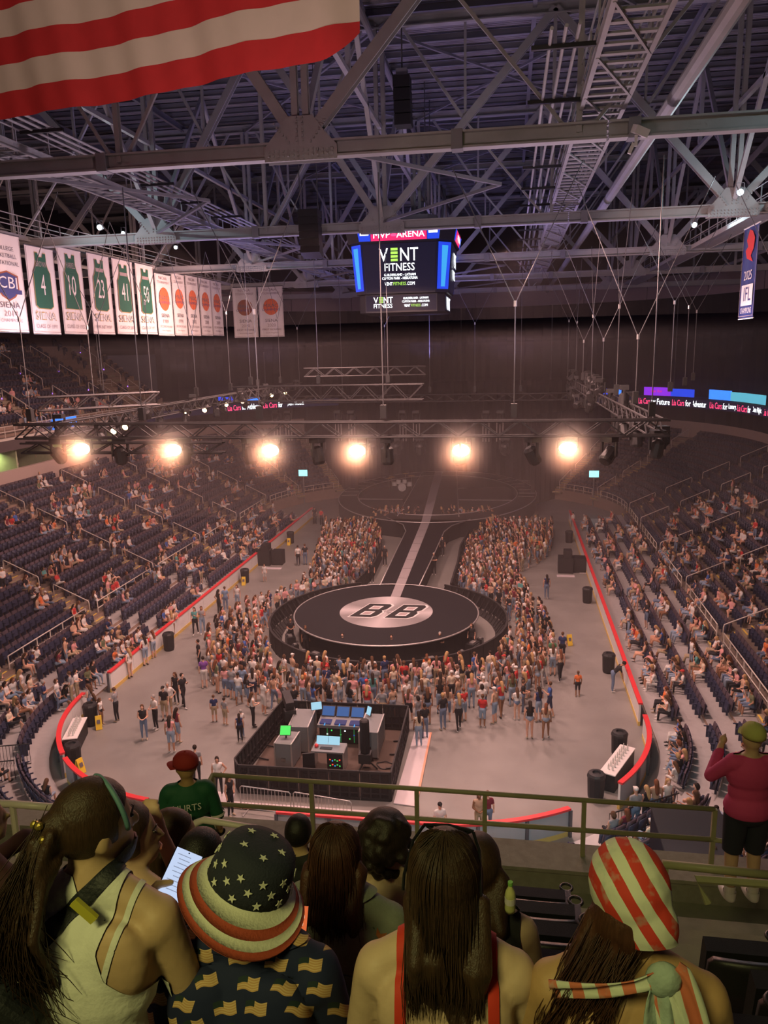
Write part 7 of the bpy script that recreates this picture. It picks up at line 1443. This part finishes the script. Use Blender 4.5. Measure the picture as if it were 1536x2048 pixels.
ribbon_strip('tail', bez(kn, kn+Vector((.03, -.05, -.10)), kn+Vector((.085, -.045, -.28)), kn+Vector((.075, -.03, -.55))), [.05, .06, .07, .08, .085]+[.09]*9, 'tail_stripe', scf, .4); ribbon_strip('tail', bez(kn, kn+Vector((-.02, -.05, -.08)), kn+Vector((-.01, -.045, -.25)), kn+Vector((.04, -.02, -.5))), [.05, .06, .07]+[.075]*11, 'scarf_knot', scf, 1.1, .016)
ribbon_strip('band_end', bez(kn, kn+Vector((-.06, -.04, .0)), kn+Vector((-.15, -.01, -.04)), kn+Vector((-.24, .05, -.10))), [.06, .06, .055, .05]+[.045]*10, 'tail_stripe', scf, .2, .008); ribbon_strip('tail', bez(kn+Vector((.02, 0, .03)), kn+Vector((.07, -.03, -.02)), kn+Vector((.10, -.04, -.2)), kn+Vector((.10, -.03, -.42))), [.04]+[.06]*13, 'tail_stripe', scf, 2.0)
# ------------------------------------------------------------------ woman in the denim jacket
F_ = sitter('jacket', 'long haired woman in a pale denim jacket with star patches', 672, 1712, 2.85, .02, 'skin_rose')
wear(F_, 'jacket', 'denim_jacket', 'jacket_denim', lambda x, y, z: np.minimum(-.15-z-.15*np.maximum(0, y), 1), .020, .15, 1.15); wear(F_, 'jacket', 'collar', 'jacket_denim', lambda x, y, z: np.minimum(-.115-z, z+.185), .034, .15, 1.15); wear_hair(F_, 'hair_wave', 'hair_auburn', .05, (300, ((-.12, -.145, -.28), (.12, -.145, -.27)), .010))
wear(F_, 'jacket', 'yoke_seam', 'patch_blue', lambda x, y, z: np.minimum(.0035-np.abs(z+.395+.10*x), -y), .022, .15, 1.15)
for x, z, r, m in ((.02, -.545, .058, 'patch_orange'), (.155, -.285, .034, 'patch_orange'), (-.11, -.31, .028, 'patch_blue'), (.17, -.40, .022, 'patch_blue')):
    p, n_ = surf('jacket', x, z, .15, 1.15); stick(star_mesh(r, m, .004), 'star_patch', F_, p, n_, .2, .021)
# ------------------------------------------------------------------ others of the rows ahead
G_ = sitter('dark_curls', 'bare shouldered person with a mass of dark curls', 772, 1668, 3.6, .0, 'skin_fair'); wear_hair(G_, 'hair_curls', 'hair_dark', .3); wear(G_, 'dark_curls', 'top', 'shirt_black', lambda x, y, z: -.50-z, .01, .15)
C_ = sitter('bob', 'woman with a brown bob looking to the right, shoulders bare', 346, 1676, 3.2, .0, 'skin_tan'); wear_hair(C_, 'hair_bob', 'hair_brown', -1.1); face(C_, 'bob', (1,)); wear(C_, 'bob', 'top', 'shirt_black', lambda x, y, z: -.42-z, .01, .12)
B_ = sitter('chin_hand', 'woman resting her chin on her hand behind the ponytail', 258, 1672, 2.75, .0, 'skin_rose'); wear_hair(B_, 'hair_short', 'hair_brown', -1.0); face(B_, 'chin_hand', (1,)); wear(B_, 'chin_hand', 'top', 'shirt_black', lambda x, y, z: -.40-z, .01, .12)
D_ = sitter('black_top', 'dark haired person behind the bright phone', 402, 1724, 2.8, .0, 'skin_tan'); wear_hair(D_, 'hair_short', 'hair_black', -.4); wear(D_, 'black_top', 'top', 'shirt_black', lambda x, y, z: -.15-z, .012, .2)
H_ = sitter('boy', 'small dark haired child between hat and denim jacket', 597, 1668, 4.3, .0, 'skin_tan'); wear_hair(H_, 'hair_short', 'hair_black'); wear(H_, 'boy', 'top', 'shirt_black', lambda x, y, z: -.15-z, .012, .1); H_.scale = (.9,)*3
M_ = sitter('maroon_top', 'person in black and maroon at the picture edge, arm on the rail', -42, 1640, 3.3, -.2, 'skin_tan'); wear_hair(M_, 'hair_short', 'hair_dark', -.6); wear(M_, 'maroon_top', 'top', 'shirt_maroon', lambda x, y, z: np.minimum(-.17-z, .24-np.abs(x)), .012, .1)
N_ = sitter('side_arm', 'person mostly hidden behind the woman with sunglasses', 955, 1730, 2.95, .0, 'skin_fair'); wear_hair(N_, 'hair_wave', 'hair_brown', -.2); wear(N_, 'side_arm', 'top', 'shirt_black', lambda x, y, z: np.minimum(-.20-z, .16-np.abs(x)), .01, .2)
bt_ = thing('soft_drink_bottle', 'small yellow drink bottle with a green cap beside the centre woman', 'bottle', deep(1020, 1822, 2.8)); bt_.scale = (.62,)*3; mat('drink_yellow', (.70, .72, .30), .2); mat('cap_green', (.25, .60, .12), .4)
MB().lathe([(.030, 0), (.032, .02), (.030, .07), (.032, .11), (.026, .135), (.012, .165), (.012, .175)], 14).build('body', 'drink_yellow', bt_, smooth=True); MB().lathe([(.015, .172), (.015, .195)], 12).build('cap', 'cap_green', bt_); MB().lathe([(.0325, .055), (.0325, .095)], 14).build('paper_wrap', 'cloth_white', bt_)
# ------------------------------------------------------------------ standing men at the rail
def standing(key, pos, rz, sc, name): 
    v, f = FG[key][:2]; o = tri_obj('person', v, f, name, None, pos, (0, 0, rz)); o.scale = (sc,)*3; return o
def sclip(o, key, name, m, g, off):
    v, f = FG[key][:2]; n = vnorm(v, f); a, b = clip(v+n*off, f, g(v[:, 0], v[:, 1], v[:, 2])); return tri_obj(name, a, b, m, o)
pk = at(1480, 1798, 'Z', rowz(5)); K_ = tag(standing('man_phone', pk, .12, 1.04, 'skin_rose'), 'heavy man in pink shirt and olive cap filming with a phone', 'person')
sclip(K_, 'man_phone', 'shirt', 'shirt_pink', lambda x, y, z: np.minimum(np.minimum(1.45-z, z-.80), np.where((np.abs(x) > .2) | (y > .22), .30-np.sqrt((np.abs(x)-.19)**2+y*y+(z-1.38)**2), 1)), .013); sclip(K_, 'man_phone', 'shorts', 'shorts_navy', lambda x, y, z: np.minimum(.90-z, z-.50), .020); sclip(K_, 'man_phone', 'socks', 'cloth_white', lambda x, y, z: np.minimum(.16-z, z-.06), .006)
sclip(K_, 'man_phone', 'shoes', 'board_white', lambda x, y, z: .095-z, .014)
def ball_cap(parent, c, m, rz, sc=1.0, brim=True):
    t = thing('baseball_cap', f'{"olive" if m == "cap_olive" else "red"} baseball cap on the {"man in pink" if m == "cap_olive" else "man in the green jersey"}', 'cap', c, rz); t.scale = (sc,)*3
    MB().lathe([(.102, -.01), (.105, .02), (.098, .06), (.07, .095), (.03, .112), (0, .115)], 20, M=Matrix.Diagonal((.93, 1.08, 1))).build('crown', m, t, smooth=True); MB().sphere((0, 0, .115), .009, 8, 6).build('button', m, t)
    vs = [(x*.085, .10+.075*math.cos(x*PI/2), -.006-.012*x*x) for x in np.linspace(-1, 1, 11)]+[(x*.088, .07*math.sqrt(max(0, 1-x*x*.8)), .0) for x in np.linspace(-1, 1, 11)]; vs += [(a, b, c2-.004) for a, b, c2 in vs]
    MB().add(vs, [(i, i+1, 12+i, 11+i) for i in range(10)]+[(22+i, 33+i, 34+i, 23+i) for i in range(10)]+[(i, 22+i, 23+i, i+1) for i in range(10)]).build('visor', m, t)
ball_cap(K_, K_.matrix_basis @ Vector((0, -.0, 1.645)), 'cap_olive', .3, 1.05)
pp = at(1468, 1530, 'Y', pk.y+.42); ph = phone('dark phone held up by the man in pink', pp, facing(pp, 0, roll=.15, tip=-.2), 'desk_screen', False)
hj = at(368, 1537, 'Y', -17.55); jz = hj.z-1.60*1.03; L_ = tag(standing('man_stand', (hj.x+.02, hj.y, jz), .35, 1.03, 'skin_deep'), 'man in a green football jersey and red cap at the stairs', 'person')
sclip(L_, 'man_stand', 'jersey', 'jersey_green', lambda x, y, z: np.minimum(np.minimum(1.46-z, z-.78), np.where(np.abs(x) > .20, z-1.10, 1)), .015); sclip(L_, 'man_stand', 'shorts', 'shirt_black', lambda x, y, z: np.minimum(.86-z, z-.45), .018)
ball_cap(L_, L_.matrix_basis @ Vector((0, 0, 1.645)), 'cap_dark_red', .35+1.15, 1.05)
for s, w, h, z in (('HURTS', .235, .062, 1.335), ('1', .065, .17, 1.20)):
    v0, f0 = TX[s]; me = bpy.data.meshes.new('lettering'); me.from_pydata([(p[0]*w, -.200+.55*(p[0]*w)**2+(.012 if z > 1.3 else -.006), z+p[1]*h) for p in v0], [], f0); me.materials.append(MT['cloth_white']); ob('lettering', me, L_)
sclip(L_, 'man_stand', 'sleeve_stripe', 'cloth_white', lambda x, y, z: np.minimum(.012-np.abs(z-1.14), np.abs(x)-.20), .026)

# ------------------------------------------------------------------ near corners below the deck
bx = thing('tunnel_drape', 'black draped tunnel box below the deck by the right corner', 'drape', (12.6, -1.9, 0)); MB().box((0, 0, 1.35), (2.0, 2.6, 2.5)).build('drape_cover', 'drape', bx); MB().box((0, 0, 2.64), (2.06, 2.66, .08)).build('top_frame', 'black', bx); MB().sphere((-.2, -1.32, 2.2), .05, 8, 6).build('lamp_dot', 'case_grey', bx)
def bar_fence(a, b, label, h=1.0):
    a, b = Vector(a), Vector(b); L = (b-a).length; t = thing('bar_fence', label, 'fence', a, math.atan2((b-a).y, (b-a).x))
    for z in (.1, h): MB().tube([(0, 0, z), (L, 0, z)], .025, 6).build('rail', 'fence_black', t)
    for k in range(int(L/.13)+1): MB().tube([(k*.13, 0, .1), (k*.13, 0, h)], .011, 5).build('bar', 'fence_black', t)
bar_fence((-14.6, 2.6, .15), (-12.6, 3.2, .15), 'black bar fence at the left corner deck by the picture edge'); bar_fence((-13.9, 1.4, .15), (-12.4, 1.9, .15), 'shorter black bar fence nearest at the left corner'); bar_fence((10.6, 1.2, .1), (13.2, 2.8, .1), 'black bar fence across the right corner rows')
# ------------------------------------------------------------------ stage haze hanging in the hall, thinning with height
hzt = thing('haze', 'thin stage haze hanging under the roof steel', 'haze', kind='stuff')
for i_, (z0_, z1_, dn_) in enumerate(((.05, 13.0, .0024), (13.0, 17.5, .0012), (17.5, 21.5, .0004))):
    hz = bpy.data.materials.new('stage_haze'); hz.use_nodes = True; nt = hz.node_tree; nt.nodes.remove(nt.nodes['Principled BSDF'])
    vs_ = nt.nodes.new('ShaderNodeVolumeScatter'); vs_.inputs['Color'].default_value = (1.0, .88, .90, 1); vs_.inputs['Density'].default_value = dn_; vs_.inputs['Anisotropy'].default_value = .35
    nt.links.new(vs_.outputs[0], nt.nodes['Material Output'].inputs['Volume']); MT['haze%d' % i_] = hz
    o = MB().box((0, 37, (z0_+z1_)/2), (64, 86, z1_-z0_)).build('haze_layer', 'haze%d' % i_, hzt); o['kind'] = 'stuff'
